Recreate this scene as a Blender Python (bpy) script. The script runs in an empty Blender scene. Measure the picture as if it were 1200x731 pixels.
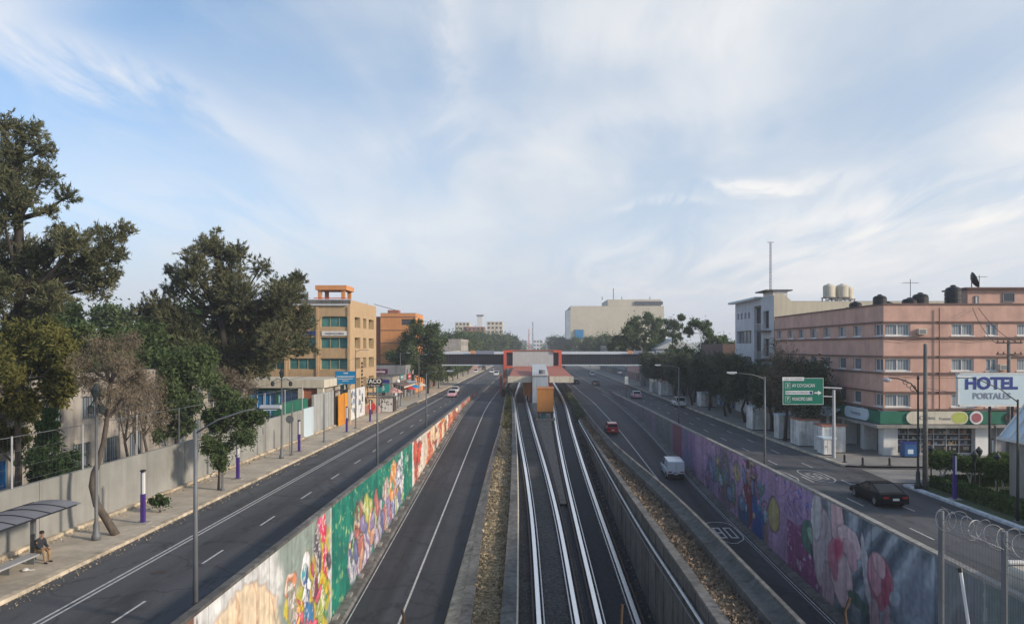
import bpy, bmesh, math, random
import numpy as np
from mathutils import Vector, Matrix
random.seed(7); RNG = np.random.default_rng(11)
PI = math.pi; R = math.radians
sc = bpy.context.scene; COL = sc.collection

# ---------------- camera ----------------
cd = bpy.data.cameras.new('camera'); cam = bpy.data.objects.new('camera', cd); COL.objects.link(cam)
cam.location = (0, 0, 10); cam.rotation_euler = (R(90), 0, 0)
cd.sensor_width = 36; cd.lens = 26.01; cd.shift_x = -23/1200; cd.shift_y = 41.5/1200
cd.clip_start = 0.1; cd.clip_end = 6000
sc.camera = cam

# ---------------- sky, sun, exposure ----------------
SUN_EL, SUN_AZ = R(21), R(112)          # azimuth clockwise from +Y (down the avenue)
world = bpy.data.worlds.new("World"); sc.world = world; world.use_nodes = True
nt = world.node_tree; nt.nodes.clear()
def N(t, **kw):
    n = nt.nodes.new(t)
    for k, v in kw.items(): setattr(n, k, v)
    return n
L = lambda a, b: nt.links.new(a, b)
def Mth(op, a, b=None, clamp=False):
    n = N('ShaderNodeMath', operation=op, use_clamp=clamp)
    for i, v in enumerate((a, b)):
        if v is None: continue
        if isinstance(v, (int, float)): n.inputs[i].default_value = v
        else: L(v, n.inputs[i])
    return n.outputs[0]
def Mix(f, a, b, nodetree=None):
    n = N('ShaderNodeMix', data_type='RGBA')
    for i, v in ((0, f), (6, a), (7, b)):
        if isinstance(v, (int, float)): n.inputs[i].default_value = v
        elif isinstance(v, tuple): n.inputs[i].default_value = (*v, 1)
        else: L(v, n.inputs[i])
    return n.outputs[2]
out = N('ShaderNodeOutputWorld'); bg = N('ShaderNodeBackground'); bg.inputs[1].default_value = 0.12
sky = N('ShaderNodeTexSky', sky_type='NISHITA'); sky.sun_disc = False
sky.sun_elevation = SUN_EL; sky.sun_rotation = SUN_AZ; sky.altitude = 2200; sky.air_density = 1.0; sky.dust_density = 1.2; sky.ozone_density = 1.6
tc = N('ShaderNodeTexCoord'); sep = N('ShaderNodeSeparateXYZ'); L(tc.outputs['Generated'], sep.inputs[0])
x, y, z = sep.outputs
zz = Mth('ADD', Mth('MAXIMUM', z, 0.0), 0.10)
cv = N('ShaderNodeCombineXYZ'); L(Mth('DIVIDE', x, zz), cv.inputs[0]); L(Mth('DIVIDE', y, zz), cv.inputs[1])
def noise(vec, sx, sy, rot, scale, det, rough, dist=0.0, off=(0, 0, 0)):
    mp = N('ShaderNodeMapping'); mp.inputs['Scale'].default_value = (sx, sy, 1); mp.inputs['Rotation'].default_value = (0, 0, rot); mp.inputs['Location'].default_value = off
    L(vec, mp.inputs[0]); n = N('ShaderNodeTexNoise'); n.inputs['Scale'].default_value = scale; n.inputs['Detail'].default_value = det
    n.inputs['Roughness'].default_value = rough; n.inputs['Distortion'].default_value = dist; L(mp.outputs[0], n.inputs['Vector']); return n.outputs[0]
def Ramp(v, a, b):
    n = N('ShaderNodeMapRange', interpolation_type='SMOOTHSTEP'); n.inputs[1].default_value = a; n.inputs[2].default_value = b
    L(v, n.inputs[0]); return n.outputs[0]
n1 = noise(cv.outputs[0], 1, 0.55, R(28), 0.9, 5, 0.52, 0.5, (3.1, 1.7, 0))     # wide veils
n2 = noise(cv.outputs[0], 1.0, 0.35, R(-62), 2.2, 7, 0.6, 0.8, (0.4, 5.3, 0))      # fibres
n3 = noise(tc.outputs['Generated'], 1, 1, 0, 2.6, 4, 0.5, 0.2, (4.4, 0.3, 1.2))                 # puffs
veil = Ramp(Mth('ADD', Mth('MULTIPLY', n1, 0.65), Mth('MULTIPLY', n2, 0.35)), 0.36, 0.66)
# more veil toward +X and the horizon, open blue up on the -X side
az = Mth('ARCTAN2', x, y); el = Mth('ARCSINE', z)
wz = Mth('SUBTRACT', n2, 0.5); wz2 = Mth('SUBTRACT', n1, 0.5)
azw = Mth('ADD', az, Mth('MULTIPLY', wz, 0.22)); elw = Mth('ADD', el, Mth('ADD', Mth('MULTIPLY', wz, 0.10), Mth('MULTIPLY', wz2, 0.10)))
def blob(a0, e0, sa, se, rot=0.0):
    da, de = Mth('SUBTRACT', azw, a0), Mth('SUBTRACT', elw, e0); c_, s_ = math.cos(rot), math.sin(rot)
    p = Mth('ADD', Mth('MULTIPLY', da, c_/sa), Mth('MULTIPLY', de, s_/sa)); q = Mth('ADD', Mth('MULTIPLY', da, -s_/se), Mth('MULTIPLY', de, c_/se))
    return Mth('EXPONENT', Mth('MULTIPLY', Mth('ADD', Mth('MULTIPLY', p, p), Mth('MULTIPLY', q, q)), -1.0))
lr = Ramp(az, -0.62, 0.15)        # open blue on the left, milky veil on the right
base = Mix(Ramp(el, 0.30, 0.0), sky.outputs[0], (3.7, 3.98, 4.35))
base = Mix(0.28, base, (2.3, 3.55, 4.8))
milky = Mth('ADD', Mth('MULTIPLY', lr, 0.58), Mth('MULTIPLY', veil, 0.38), True)
milky = Mth('SUBTRACT', milky, Mth('MULTIPLY', blob(-0.72, 0.42, 0.35, 0.16, 0.3), 0.45), True)
col = Mix(milky, base, Mix(Ramp(Mth('ADD', Mth('MULTIPLY', n3, 0.45), Mth('MULTIPLY', n1, 0.55)), 0.38, 0.62), (3.0, 3.42, 3.95), (4.35, 4.45, 4.55)))
cream = (5.6, 5.35, 5.05)
for (a0, e0, sa, se, rt, amp) in ((-0.50, 0.305, 0.15, 0.034, -0.22, .85), (-0.62, 0.36, 0.14, 0.03, 0.55, .4), (-0.115, 0.40, 0.03, 0.13, 0.12, .5), (0.50, 0.165, 0.36, 0.040, 0.16, .75), (0.42, 0.10, 0.4, 0.03, 0.0, .4), (0.32, 0.205, 0.10, 0.014, 0.03, .75), (0.19, 0.178, 0.055, 0.010, -0.02, .7), (0.15, 0.40, 0.22, 0.05, 0.1, .35), (-0.30, 0.16, 0.30, 0.05, -0.05, .3), (0.62, 0.26, 0.25, 0.05, 0.3, .35), (0.05, 0.29, 0.30, 0.03, 0.1, .3)):
    col = Mix(Mth('MULTIPLY', blob(a0, e0, sa, se, rt), Mth('MULTIPLY', Ramp(Mth('ADD', Mth('MULTIPLY', n2, 0.7), Mth('MULTIPLY', n3, 0.3)), 0.34, 0.58), amp), True), col, cream)
# smog belt on the horizon
col = Mix(Mth('MULTIPLY', Ramp(z, 0.17, -0.02), 0.8), col, (3.6, 3.72, 4.0))
# clearer, deeper blue high overhead, above the frame
col = Mix(Mth('MULTIPLY', Ramp(z, 0.5, 0.85), 0.75), col, sky.outputs[0])
L(col, bg.inputs[0]); L(bg.outputs[0], out.inputs[0])

sl = bpy.data.lights.new('sun', 'SUN'); sl.energy = 2.6; sl.angle = R(5); sl.color = (1.0, 0.86, 0.70)
so = bpy.data.objects.new('sun', sl); COL.objects.link(so)
sdir = Vector((math.sin(SUN_AZ)*math.cos(SUN_EL), math.cos(SUN_AZ)*math.cos(SUN_EL), math.sin(SUN_EL)))
so.rotation_euler = sdir.to_track_quat('Z', 'Y').to_euler()
vs = sc.view_settings; vs.view_transform = 'Standard'; vs.look = 'None'; vs.exposure = 0.72; vs.gamma = 1.0; vs.use_curve_mapping = False
sc.cycles.max_bounces = 6; sc.cycles.diffuse_bounces = 3; sc.cycles.glossy_bounces = 3; sc.cycles.transparent_max_bounces = 8; sc.cycles.volume_bounces = 1

# ---------------- materials ----------------
def mat(name, c, rough=0.85, var=0.15, scale=1.0, st=(1, 1, 1), bump=0.0, metal=0.0, c2=None, big=0.0, bigscale=0.08, spec=0.5, det=5, coord='pos', coat=0.0, streak=0.0, trans=0.0):
    m = bpy.data.materials.new(name); m.use_nodes = True; t = m.node_tree; b = t.nodes['Principled BSDF']
    def nd(ty, **kw):
        n = t.nodes.new(ty)
        for k, v in kw.items(): setattr(n, k, v)
        return n
    b.inputs['Roughness'].default_value = rough; b.inputs['Metallic'].default_value = metal
    b.inputs['Specular IOR Level'].default_value = spec; b.inputs['Coat Weight'].default_value = coat
    src = nd('ShaderNodeNewGeometry').outputs['Position'] if coord == 'pos' else nd('ShaderNodeTexCoord').outputs['Object']
    mp = nd('ShaderNodeMapping'); mp.inputs['Scale'].default_value = st; t.links.new(src, mp.inputs[0])
    n = nd('ShaderNodeTexNoise'); n.inputs['Scale'].default_value = scale; n.inputs['Detail'].default_value = det; n.inputs['Roughness'].default_value = 0.6
    t.links.new(mp.outputs[0], n.inputs['Vector'])
    r = nd('ShaderNodeMapRange'); r.inputs[1].default_value = 0.3; r.inputs[2].default_value = 0.7; t.links.new(n.outputs[0], r.inputs[0])
    mx = nd('ShaderNodeMix', data_type='RGBA'); t.links.new(r.outputs[0], mx.inputs[0])
    lo = tuple(v*(1-var) for v in c) if c2 is None else c
    hi = tuple(min(1, v*(1+var)) for v in c) if c2 is None else c2
    mx.inputs[6].default_value = (*lo, 1); mx.inputs[7].default_value = (*hi, 1)
    o = mx.outputs[2]
    if big:
        n2 = nd('ShaderNodeTexNoise'); n2.inputs['Scale'].default_value = bigscale; n2.inputs['Detail'].default_value = 6; t.links.new(src, n2.inputs['Vector'])
        r2 = nd('ShaderNodeMapRange'); r2.inputs[1].default_value = 0.3; r2.inputs[2].default_value = 0.7; r2.inputs[3].default_value = 1-big; r2.inputs[4].default_value = 1+big; t.links.new(n2.outputs[0], r2.inputs[0])
        m2 = nd('ShaderNodeMix', data_type='RGBA', blend_type='MULTIPLY'); m2.inputs[0].default_value = 1; t.links.new(o, m2.inputs[6]); t.links.new(r2.outputs[0], m2.inputs[7]); o = m2.outputs[2]
    if streak:   # rain streaks running down walls
        mp3 = nd('ShaderNodeMapping'); mp3.inputs['Scale'].default_value = (1.6, 1.6, 0.12); t.links.new(src, mp3.inputs[0])
        n3_ = nd('ShaderNodeTexNoise'); n3_.inputs['Scale'].default_value = 1.5; n3_.inputs['Detail'].default_value = 5; t.links.new(mp3.outputs[0], n3_.inputs['Vector'])
        r3 = nd('ShaderNodeMapRange'); r3.inputs[1].default_value = 0.42; r3.inputs[2].default_value = 0.75; r3.inputs[3].default_value = 1; r3.inputs[4].default_value = 1-streak; t.links.new(n3_.outputs[0], r3.inputs[0])
        m3 = nd('ShaderNodeMix', data_type='RGBA', blend_type='MULTIPLY'); m3.inputs[0].default_value = 1; t.links.new(o, m3.inputs[6]); t.links.new(r3.outputs[0], m3.inputs[7]); o = m3.outputs[2]
    t.links.new(o, b.inputs['Base Color'])
    if bump:
        bp = nd('ShaderNodeBump'); bp.inputs['Strength'].default_value = bump; bp.inputs['Distance'].default_value = 0.05
        t.links.new(n.outputs[0], bp.inputs['Height']); t.links.new(bp.outputs[0], b.inputs['Normal'])
    return m

def asphalt(name, c, dark):
    """long wear streaks along Y, patches and cracks"""
    m = mat(name, c, 0.82, 0.16, 9.0, big=0.14, bigscale=0.12, bump=0.15)
    t = m.node_tree; b = t.nodes['Principled BSDF']; o = b.inputs['Base Color'].links[0].from_socket
    g = t.nodes.new('ShaderNodeNewGeometry'); mp = t.nodes.new('ShaderNodeMapping'); mp.inputs['Scale'].default_value = (0.75, 0.012, 0)
    t.links.new(g.outputs['Position'], mp.inputs[0]); n = t.nodes.new('ShaderNodeTexNoise'); n.inputs['Scale'].default_value = 1.0; n.inputs['Detail'].default_value = 4; t.links.new(mp.outputs[0], n.inputs['Vector'])
    r = t.nodes.new('ShaderNodeMapRange'); r.inputs[1].default_value = 0.35; r.inputs[2].default_value = 0.65; r.inputs[3].default_value = 1-dark; r.inputs[4].default_value = 1+dark; t.links.new(n.outputs[0], r.inputs[0])
    mx = t.nodes.new('ShaderNodeMix'); mx.data_type = 'RGBA'; mx.blend_type = 'MULTIPLY'; mx.inputs[0].default_value = 1; t.links.new(o, mx.inputs[6]); t.links.new(r.outputs[0], mx.inputs[7])
    # cracks
    v = t.nodes.new('ShaderNodeTexVoronoi'); v.feature = 'DISTANCE_TO_EDGE'; v.inputs['Scale'].default_value = 0.22; v.inputs['Randomness'].default_value = 1
    wn = t.nodes.new('ShaderNodeTexNoise'); wn.inputs['Scale'].default_value = 0.8; wn.inputs['Detail'].default_value = 4; t.links.new(g.outputs['Position'], wn.inputs['Vector'])
    va = t.nodes.new('ShaderNodeVectorMath'); va.operation = 'MULTIPLY_ADD'; va.inputs[1].default_value = (2.5, 2.5, 0); t.links.new(wn.outputs['Color'], va.inputs[0]); t.links.new(g.outputs['Position'], va.inputs[2]); t.links.new(va.outputs[0], v.inputs['Vector'])
    r2 = t.nodes.new('ShaderNodeMapRange'); r2.inputs[1].default_value = 0.0; r2.inputs[2].default_value = 0.03; r2.inputs[3].default_value = 0.55; r2.inputs[4].default_value = 1; t.links.new(v.outputs[0], r2.inputs[0])
    m2 = t.nodes.new('ShaderNodeMix'); m2.data_type = 'RGBA'; m2.blend_type = 'MULTIPLY'; m2.inputs[0].default_value = 1; t.links.new(mx.outputs[2], m2.inputs[6]); t.links.new(r2.outputs[0], m2.inputs[7])
    pv = t.nodes.new('ShaderNodeTexVoronoi'); pv.distance = 'CHEBYCHEV'; pv.inputs['Scale'].default_value = 1.0; pm_ = t.nodes.new('ShaderNodeMapping'); pm_.inputs['Scale'].default_value = (0.34, 0.10, 0)
    t.links.new(g.outputs['Position'], pm_.inputs[0]); t.links.new(pm_.outputs[0], pv.inputs['Vector']); sp_ = t.nodes.new('ShaderNodeSeparateColor'); t.links.new(pv.outputs['Color'], sp_.inputs[0])
    r3 = t.nodes.new('ShaderNodeMapRange'); r3.inputs[3].default_value = 0.86; r3.inputs[4].default_value = 1.14; t.links.new(sp_.outputs[0], r3.inputs[0])
    m3 = t.nodes.new('ShaderNodeMix'); m3.data_type = 'RGBA'; m3.blend_type = 'MULTIPLY'; m3.inputs[0].default_value = 1; t.links.new(m2.outputs[2], m3.inputs[6]); t.links.new(r3.outputs[0], m3.inputs[7])
    # oil spots and tar blotches
    on = t.nodes.new('ShaderNodeTexNoise'); on.inputs['Scale'].default_value = 1.3; on.inputs['Detail'].default_value = 3; om = t.nodes.new('ShaderNodeMapping'); om.inputs['Scale'].default_value = (1, .35, 0); t.links.new(g.outputs['Position'], om.inputs[0]); t.links.new(om.outputs[0], on.inputs['Vector'])
    r4 = t.nodes.new('ShaderNodeMapRange'); r4.inputs[1].default_value = 0.60; r4.inputs[2].default_value = 0.72; r4.inputs[3].default_value = 1; r4.inputs[4].default_value = 0.6; t.links.new(on.outputs[0], r4.inputs[0])
    m4 = t.nodes.new('ShaderNodeMix'); m4.data_type = 'RGBA'; m4.blend_type = 'MULTIPLY'; m4.inputs[0].default_value = 1; t.links.new(m3.outputs[2], m4.inputs[6]); t.links.new(r4.outputs[0], m4.inputs[7])
    t.links.new(m4.outputs[2], b.inputs['Base Color']); return m

def leafmat(name, c, c2, tr=0.25, sc_=0.35):
    m = bpy.data.materials.new(name); m.use_nodes = True; t = m.node_tree; t.nodes.clear()
    o = t.nodes.new('ShaderNodeOutputMaterial'); d = t.nodes.new('ShaderNodeBsdfDiffuse'); tl = t.nodes.new('ShaderNodeBsdfTranslucent'); ms = t.nodes.new('ShaderNodeMixShader')
    g = t.nodes.new('ShaderNodeNewGeometry'); n = t.nodes.new('ShaderNodeTexNoise'); n.inputs['Scale'].default_value = sc_; n.inputs['Detail'].default_value = 3; t.links.new(g.outputs['Position'], n.inputs['Vector'])
    a = t.nodes.new('ShaderNodeMath'); a.operation = 'MULTIPLY_ADD'; a.inputs[1].default_value = 0.55; t.links.new(g.outputs['Random Per Island'], a.inputs[0])
    r = t.nodes.new('ShaderNodeMapRange'); r.inputs[1].default_value = 0.35; r.inputs[2].default_value = 0.65; r.inputs[4].default_value = 0.5; t.links.new(n.outputs[0], r.inputs[0]); t.links.new(r.outputs[0], a.inputs[2])
    mx = t.nodes.new('ShaderNodeMix'); mx.data_type = 'RGBA'; mx.inputs[6].default_value = (*c, 1); mx.inputs[7].default_value = (*c2, 1); t.links.new(a.outputs[0], mx.inputs[0])
    for s in (d, tl): t.links.new(mx.outputs[2], s.inputs[0])
    ms.inputs[0].default_value = tr; t.links.new(d.outputs[0], ms.inputs[1]); t.links.new(tl.outputs[0], ms.inputs[2]); t.links.new(ms.outputs[0], o.inputs[0]); return m

def attrmat(name):
    m = mat(name, (1, 1, 1), 0.8, 0.10, 2.5, streak=0.35, big=0.10, bigscale=0.3)
    t = m.node_tree; b = t.nodes['Principled BSDF']; o = b.inputs['Base Color'].links[0].from_socket
    a = t.nodes.new('ShaderNodeAttribute'); a.attribute_name = 'paint'
    mx = t.nodes.new('ShaderNodeMix'); mx.data_type = 'RGBA'; mx.blend_type = 'MULTIPLY'; mx.inputs[0].default_value = 1
    t.links.new(a.outputs['Color'], mx.inputs[6]); t.links.new(o, mx.inputs[7]); t.links.new(mx.outputs[2], b.inputs['Base Color']); return m

def wavemat(name, c, c2, scale, axis='X', rough=0.6, metal=0.0, lo=0.3, hi=0.7):
    m = mat(name, c, rough, metal=metal); t = m.node_tree; b = t.nodes['Principled BSDF']; o = b.inputs['Base Color'].links[0].from_socket
    g = t.nodes.new('ShaderNodeNewGeometry'); w = t.nodes.new('ShaderNodeTexWave'); w.bands_direction = axis; w.inputs['Scale'].default_value = scale; w.inputs['Distortion'].default_value = 0.6; w.inputs['Detail'].default_value = 1
    t.links.new(g.outputs['Position'], w.inputs['Vector'])
    r = t.nodes.new('ShaderNodeMapRange'); r.inputs[1].default_value = lo; r.inputs[2].default_value = hi; t.links.new(w.outputs['Fac'], r.inputs[0])
    mx = t.nodes.new('ShaderNodeMix'); mx.data_type = 'RGBA'; t.links.new(r.outputs[0], mx.inputs[0]); t.links.new(o, mx.inputs[6]); mx.inputs[7].default_value = (*c2, 1); t.links.new(mx.outputs[2], b.inputs['Base Color']); return m

K = {}
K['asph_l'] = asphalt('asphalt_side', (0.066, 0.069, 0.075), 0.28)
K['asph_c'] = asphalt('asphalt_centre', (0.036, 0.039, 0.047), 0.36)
K['asph_old'] = asphalt('asphalt_worn', (0.075, 0.073, 0.072), 0.12)
K['conc'] = mat('concrete', (0.30, 0.285, 0.26), 0.9, 0.2, 3, big=0.22, bigscale=0.35, bump=0.2, streak=0.3)
K['conc_d'] = mat('concrete_stained', (0.15, 0.145, 0.135), 0.9, 0.25, 2.5, big=0.35, bigscale=0.4, bump=0.3, streak=0.55)
K['conc_b'] = mat('concrete_weathered_black', (0.095, 0.095, 0.09), 0.9, 0.3, 2.5, big=0.35, bigscale=0.5, bump=0.3, streak=0.5)
K['walk'] = mat('paving', (0.42, 0.37, 0.295), 0.9, 0.14, 2.2, big=0.2, bigscale=0.4, bump=0.1)
K['walk_r'] = mat('paving_grey', (0.24, 0.23, 0.21), 0.9, 0.14, 2.2, big=0.2, bigscale=0.4)
K['kerb'] = mat('kerb_stone', (0.46, 0.39, 0.29), 0.9, 0.35, 2.2, big=0.35, bigscale=0.8)
K['kerb_w'] = mat('kerb_whitewashed', (0.55, 0.56, 0.57), 0.9, 0.3, 1.8)
K['paint'] = mat('road_paint', (0.62, 0.62, 0.60), 0.8, 0.3, 4, c2=(0.32, 0.32, 0.32))
K['ballast'] = mat('ballast', (0.008, 0.008, 0.009), 0.95, scale=6, c2=(0.12, 0.112, 0.105), bump=0.8, big=0.25, bigscale=0.5)
K['ballast_b'] = mat('ballast_oiled', (0.008, 0.010, 0.016), 0.9, scale=6, c2=(0.032, 0.037, 0.05), bump=0.8, big=0.25)
K['gravel'] = mat('brown_gravel', (0.10, 0.085, 0.07), 0.95, scale=3, c2=(0.22, 0.19, 0.16), bump=0.8)
K['soil'] = mat('litter_soil', (0.085, 0.06, 0.038), 0.95, scale=2.6, c2=(0.36, 0.29, 0.18), bump=0.9, big=0.3, bigscale=0.5)
K['dry'] = leafmat('dry_leaves', (0.22, 0.165, 0.10), (0.54, 0.46, 0.31), 0.1, 0.9)
K['dryr'] = leafmat('dry_leaves_red', (0.12, 0.085, 0.065), (0.34, 0.27, 0.20), 0.1, 0.9)
K['pad'] = mat('polished_steel', (0.93, 0.94, 0.95), 0.32, 0.05, 1.5, metal=0.7)
K['rust'] = mat('rusty_steel', (0.075, 0.055, 0.05), 0.7, 0.3, 3, metal=0.3)
K['rustrod'] = mat('rusty_rod', (0.07, 0.042, 0.025), 0.9, 0.35, 8)
K['rail'] = mat('rail_steel', (0.42, 0.44, 0.47), 0.35, 0.1, 2, metal=0.8)
K['white'] = mat('white_paint', (0.72, 0.72, 0.70), 0.6, 0.08, 2, streak=0.2)
K['white_c'] = mat('cream_paint', (0.62, 0.57, 0.46), 0.8, 0.08, 1.2, streak=0.25)
K['wallgrey'] = mat('grey_painted_wall', (0.275, 0.275, 0.255), 0.9, 0.08, 0.9, big=0.2, bigscale=0.35, streak=0.16)
K['wallgrey2'] = mat('grey_steel_panels', (0.36, 0.37, 0.36), 0.8, 0.08, 1.0, streak=0.2)
K['steel'] = mat('galvanised_pole', (0.15, 0.16, 0.17), 0.6, 0.15, 2, metal=0.2)
K['steel_l'] = mat('pale_galvanised', (0.45, 0.46, 0.47), 0.5, 0.12, 2, metal=0.3)
K['dark'] = mat('dark_green_iron', (0.022, 0.030, 0.030), 0.55, 0.2, 3)
K['black'] = mat('black_plastic', (0.012, 0.013, 0.015), 0.45, 0.15, 3)
K['purple'] = mat('purple_paint', (0.055, 0.025, 0.19), 0.5, 0.1, 2)
K['bark'] = mat('bark', (0.10, 0.082, 0.066), 0.95, 0.35, 5, st=(1, 1, 0.3), bump=0.8)
K['bark_d'] = mat('dark_bark', (0.045, 0.038, 0.032), 0.95, 0.35, 5, st=(1, 1, 0.3), bump=0.8)
K['bark_w'] = mat('whitewashed_bark', (0.5, 0.5, 0.47), 0.95, 0.2, 4)
K['pink_l'] = mat('salmon_stucco', (0.58, 0.36, 0.285), 0.9, 0.08, 1.2, big=0.12, bigscale=0.5, streak=0.12)
K['brownband'] = mat('dark_ledge', (0.16, 0.10, 0.085), 0.8, 0.15, 2)
K['beige'] = mat('beige_stone', (0.48, 0.335, 0.19), 0.85, 0.08, 1.3, big=0.08, streak=0.15)
K['beige2'] = mat('pale_yellow_wall', (0.58, 0.52, 0.40), 0.9, 0.05, 0.4, big=0.08, streak=0.15)
K['orange'] = mat('orange_wall', (0.66, 0.29, 0.11), 0.85, 0.07, 1.0, big=0.08, streak=0.12)
K['orange2'] = wavemat('orange_sheet', (0.62, 0.27, 0.06), (0.42, 0.17, 0.04), 2.6, 'X', 0.5)
K['redor'] = mat('red_orange_steel', (0.62, 0.11, 0.06), 0.5, 0.1, 2)
K['tile'] = wavemat('terracotta_sheet', (0.52, 0.15, 0.085), (0.25, 0.07, 0.045), 1.6, 'X', 0.7)
K['brick'] = mat('brick_face', (0.34, 0.13, 0.08), 0.9, 0.25, 6, st=(1, 1, 4))
K['greysheet'] = wavemat('grey_ribbed_sheet', (0.52, 0.54, 0.54), (0.42, 0.44, 0.45), 0.9, 'X', 0.6)
K['glass'] = mat('window_glass', (0.022, 0.028, 0.035), 0.08, 0.4, 0.6, spec=0.9)
K['glass_t'] = mat('teal_glass', (0.03, 0.13, 0.14), 0.10, 0.5, 0.5, spec=0.9, c2=(0.12, 0.30, 0.28))
K['curtain'] = wavemat('curtained_glass', (0.32, 0.36, 0.38), (0.17, 0.19, 0.21), 1.3, 'X', 0.15, lo=0.35, hi=0.8)
K['curtain_y'] = wavemat('curtained_glass_side', (0.24, 0.28, 0.31), (0.06, 0.07, 0.09), 1.1, 'Y', 0.15, lo=0.4, hi=0.7)
K['brick2'] = mat('dull_brick', (0.17, 0.11, 0.09), 0.9, 0.2, 5, st=(1, 1, 4), big=0.2)
K['stallwhite'] = mat('grimy_white_sheet', (0.66, 0.66, 0.64), 0.6, 0.18, 1.6, big=0.2, bigscale=0.7, streak=0.5)
K['whitewall'] = mat('white_render', (0.55, 0.57, 0.59), 0.9, 0.06, 0.8, big=0.08, streak=0.2)
K['blueglass'] = mat('blue_panes', (0.02, 0.20, 0.50), 0.15, 0.3, 1.5, spec=0.7)
K['darkscreen'] = wavemat('dark_louvre_screen', (0.012, 0.015, 0.025), (0.03, 0.036, 0.05), 0.45, 'X', 0.4, lo=0.6, hi=0.95)
K['yellow'] = wavemat('yellow_gate_sheet', (0.80, 0.34, 0.02), (0.60, 0.25, 0.02), 1.4, 'Y', 0.5)
K['blue'] = mat('blue_sign_sheet', (0.005, 0.21, 0.46), 0.5, 0.06, 1)
K['green'] = mat('green_sign_sheet', (0.0, 0.155, 0.10), 0.4, 0.05, 1)
K['green_b'] = mat('green_fascia', (0.01, 0.14, 0.085), 0.5, 0.15, 0.8)
K['teal'] = mat('teal_sheet', (0.02, 0.27, 0.27), 0.5, 0.1, 1)
K['navy'] = mat('navy_letters', (0.015, 0.035, 0.22), 0.5, 0.05, 1)
K['greyl'] = mat('grey_letters', (0.22, 0.25, 0.34), 0.5, 0.05, 1)
K['signwhite'] = mat('pale_sign_face', (0.55, 0.66, 0.72), 0.4, 0.04, 1)
K['magenta'] = mat('purple_fascia', (0.13, 0.02, 0.10), 0.5, 0.05, 1)
K['red'] = mat('red_paint', (0.55, 0.03, 0.03), 0.4, 0.1, 2)
K['grass'] = mat('lawn', (0.035, 0.055, 0.022), 0.95, scale=3, c2=(0.09, 0.12, 0.05), bump=0.6)
K['earth'] = mat('city_ground', (0.12, 0.115, 0.105), 0.95, 0.25, 0.4, big=0.25, bigscale=0.03)
K['dirtwall'] = mat('rendered_wall', (0.36, 0.33, 0.29), 0.9, 0.12, 0.8, big=0.15, streak=0.3)
K['bluewall'] = mat('pale_blue_wall', (0.36, 0.42, 0.48), 0.9, 0.08, 0.8, big=0.1, streak=0.25)
K['pinkwall'] = mat('dusty_pink_wall', (0.52, 0.30, 0.27), 0.9, 0.08, 0.8, big=0.1, streak=0.2)
K['greywall'] = mat('mid_grey_wall', (0.26, 0.26, 0.27), 0.9, 0.12, 0.8, big=0.15, streak=0.3)
K['cas'] = leafmat('casuarina_needles', (0.055, 0.072, 0.04), (0.23, 0.225, 0.125), 0.3, 0.30)
K['dkgreen'] = leafmat('dark_green_leaves', (0.02, 0.045, 0.022), (0.075, 0.12, 0.045), 0.3)
K['midgreen'] = leafmat('green_leaves', (0.045, 0.078, 0.035), (0.16, 0.21, 0.09), 0.3)
K['olive'] = leafmat('olive_leaves', (0.05, 0.06, 0.022), (0.21, 0.20, 0.065), 0.3, 0.5)
K['brownl'] = leafmat('withered_leaves', (0.10, 0.085, 0.06), (0.28, 0.23, 0.165), 0.2, 0.5)
K['shade'] = leafmat('street_tree_leaves', (0.05, 0.066, 0.045), (0.16, 0.18, 0.11), 0.25, 0.3)
K['hedge'] = leafmat('hedge_leaves', (0.03, 0.06, 0.02), (0.14, 0.20, 0.06), 0.2, 1.2)

# ---------------- builders ----------------
def tag(o, label=None, cat=None, group=None, kind=None):
    if label: o['label'] = label
    if cat: o['category'] = cat
    if group: o['group'] = group
    if kind: o['kind'] = kind
    return o
def thing(name, label, cat, loc=(0, 0, 0), rz=0, group=None):
    o = bpy.data.objects.new(name, None); o.empty_display_size = 0.3; COL.objects.link(o)
    o.location = loc; o.rotation_euler = (0, 0, rz); return tag(o, label, cat, group)
def kids(o): return [c for c in bpy.data.objects if c.parent == o]
KIDS = {}
def copy_tree(o, parent=None):
    c = o.copy(); COL.objects.link(c); c.parent = parent
    for ch in KIDS.get(o.name, []): 
        cc = copy_tree(ch, c); KIDS.setdefault(c.name, []).append(cc)
    return c
def place(o, loc, rz=0, s=None, label=None, group=None):
    c = copy_tree(o); c.location = loc; c.rotation_euler = (0, 0, rz)
    if s is not None: c.scale = s if isinstance(s, tuple) else (s, s, s)
    if label: c['label'] = label
    if group: c['group'] = group
    return c
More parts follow.
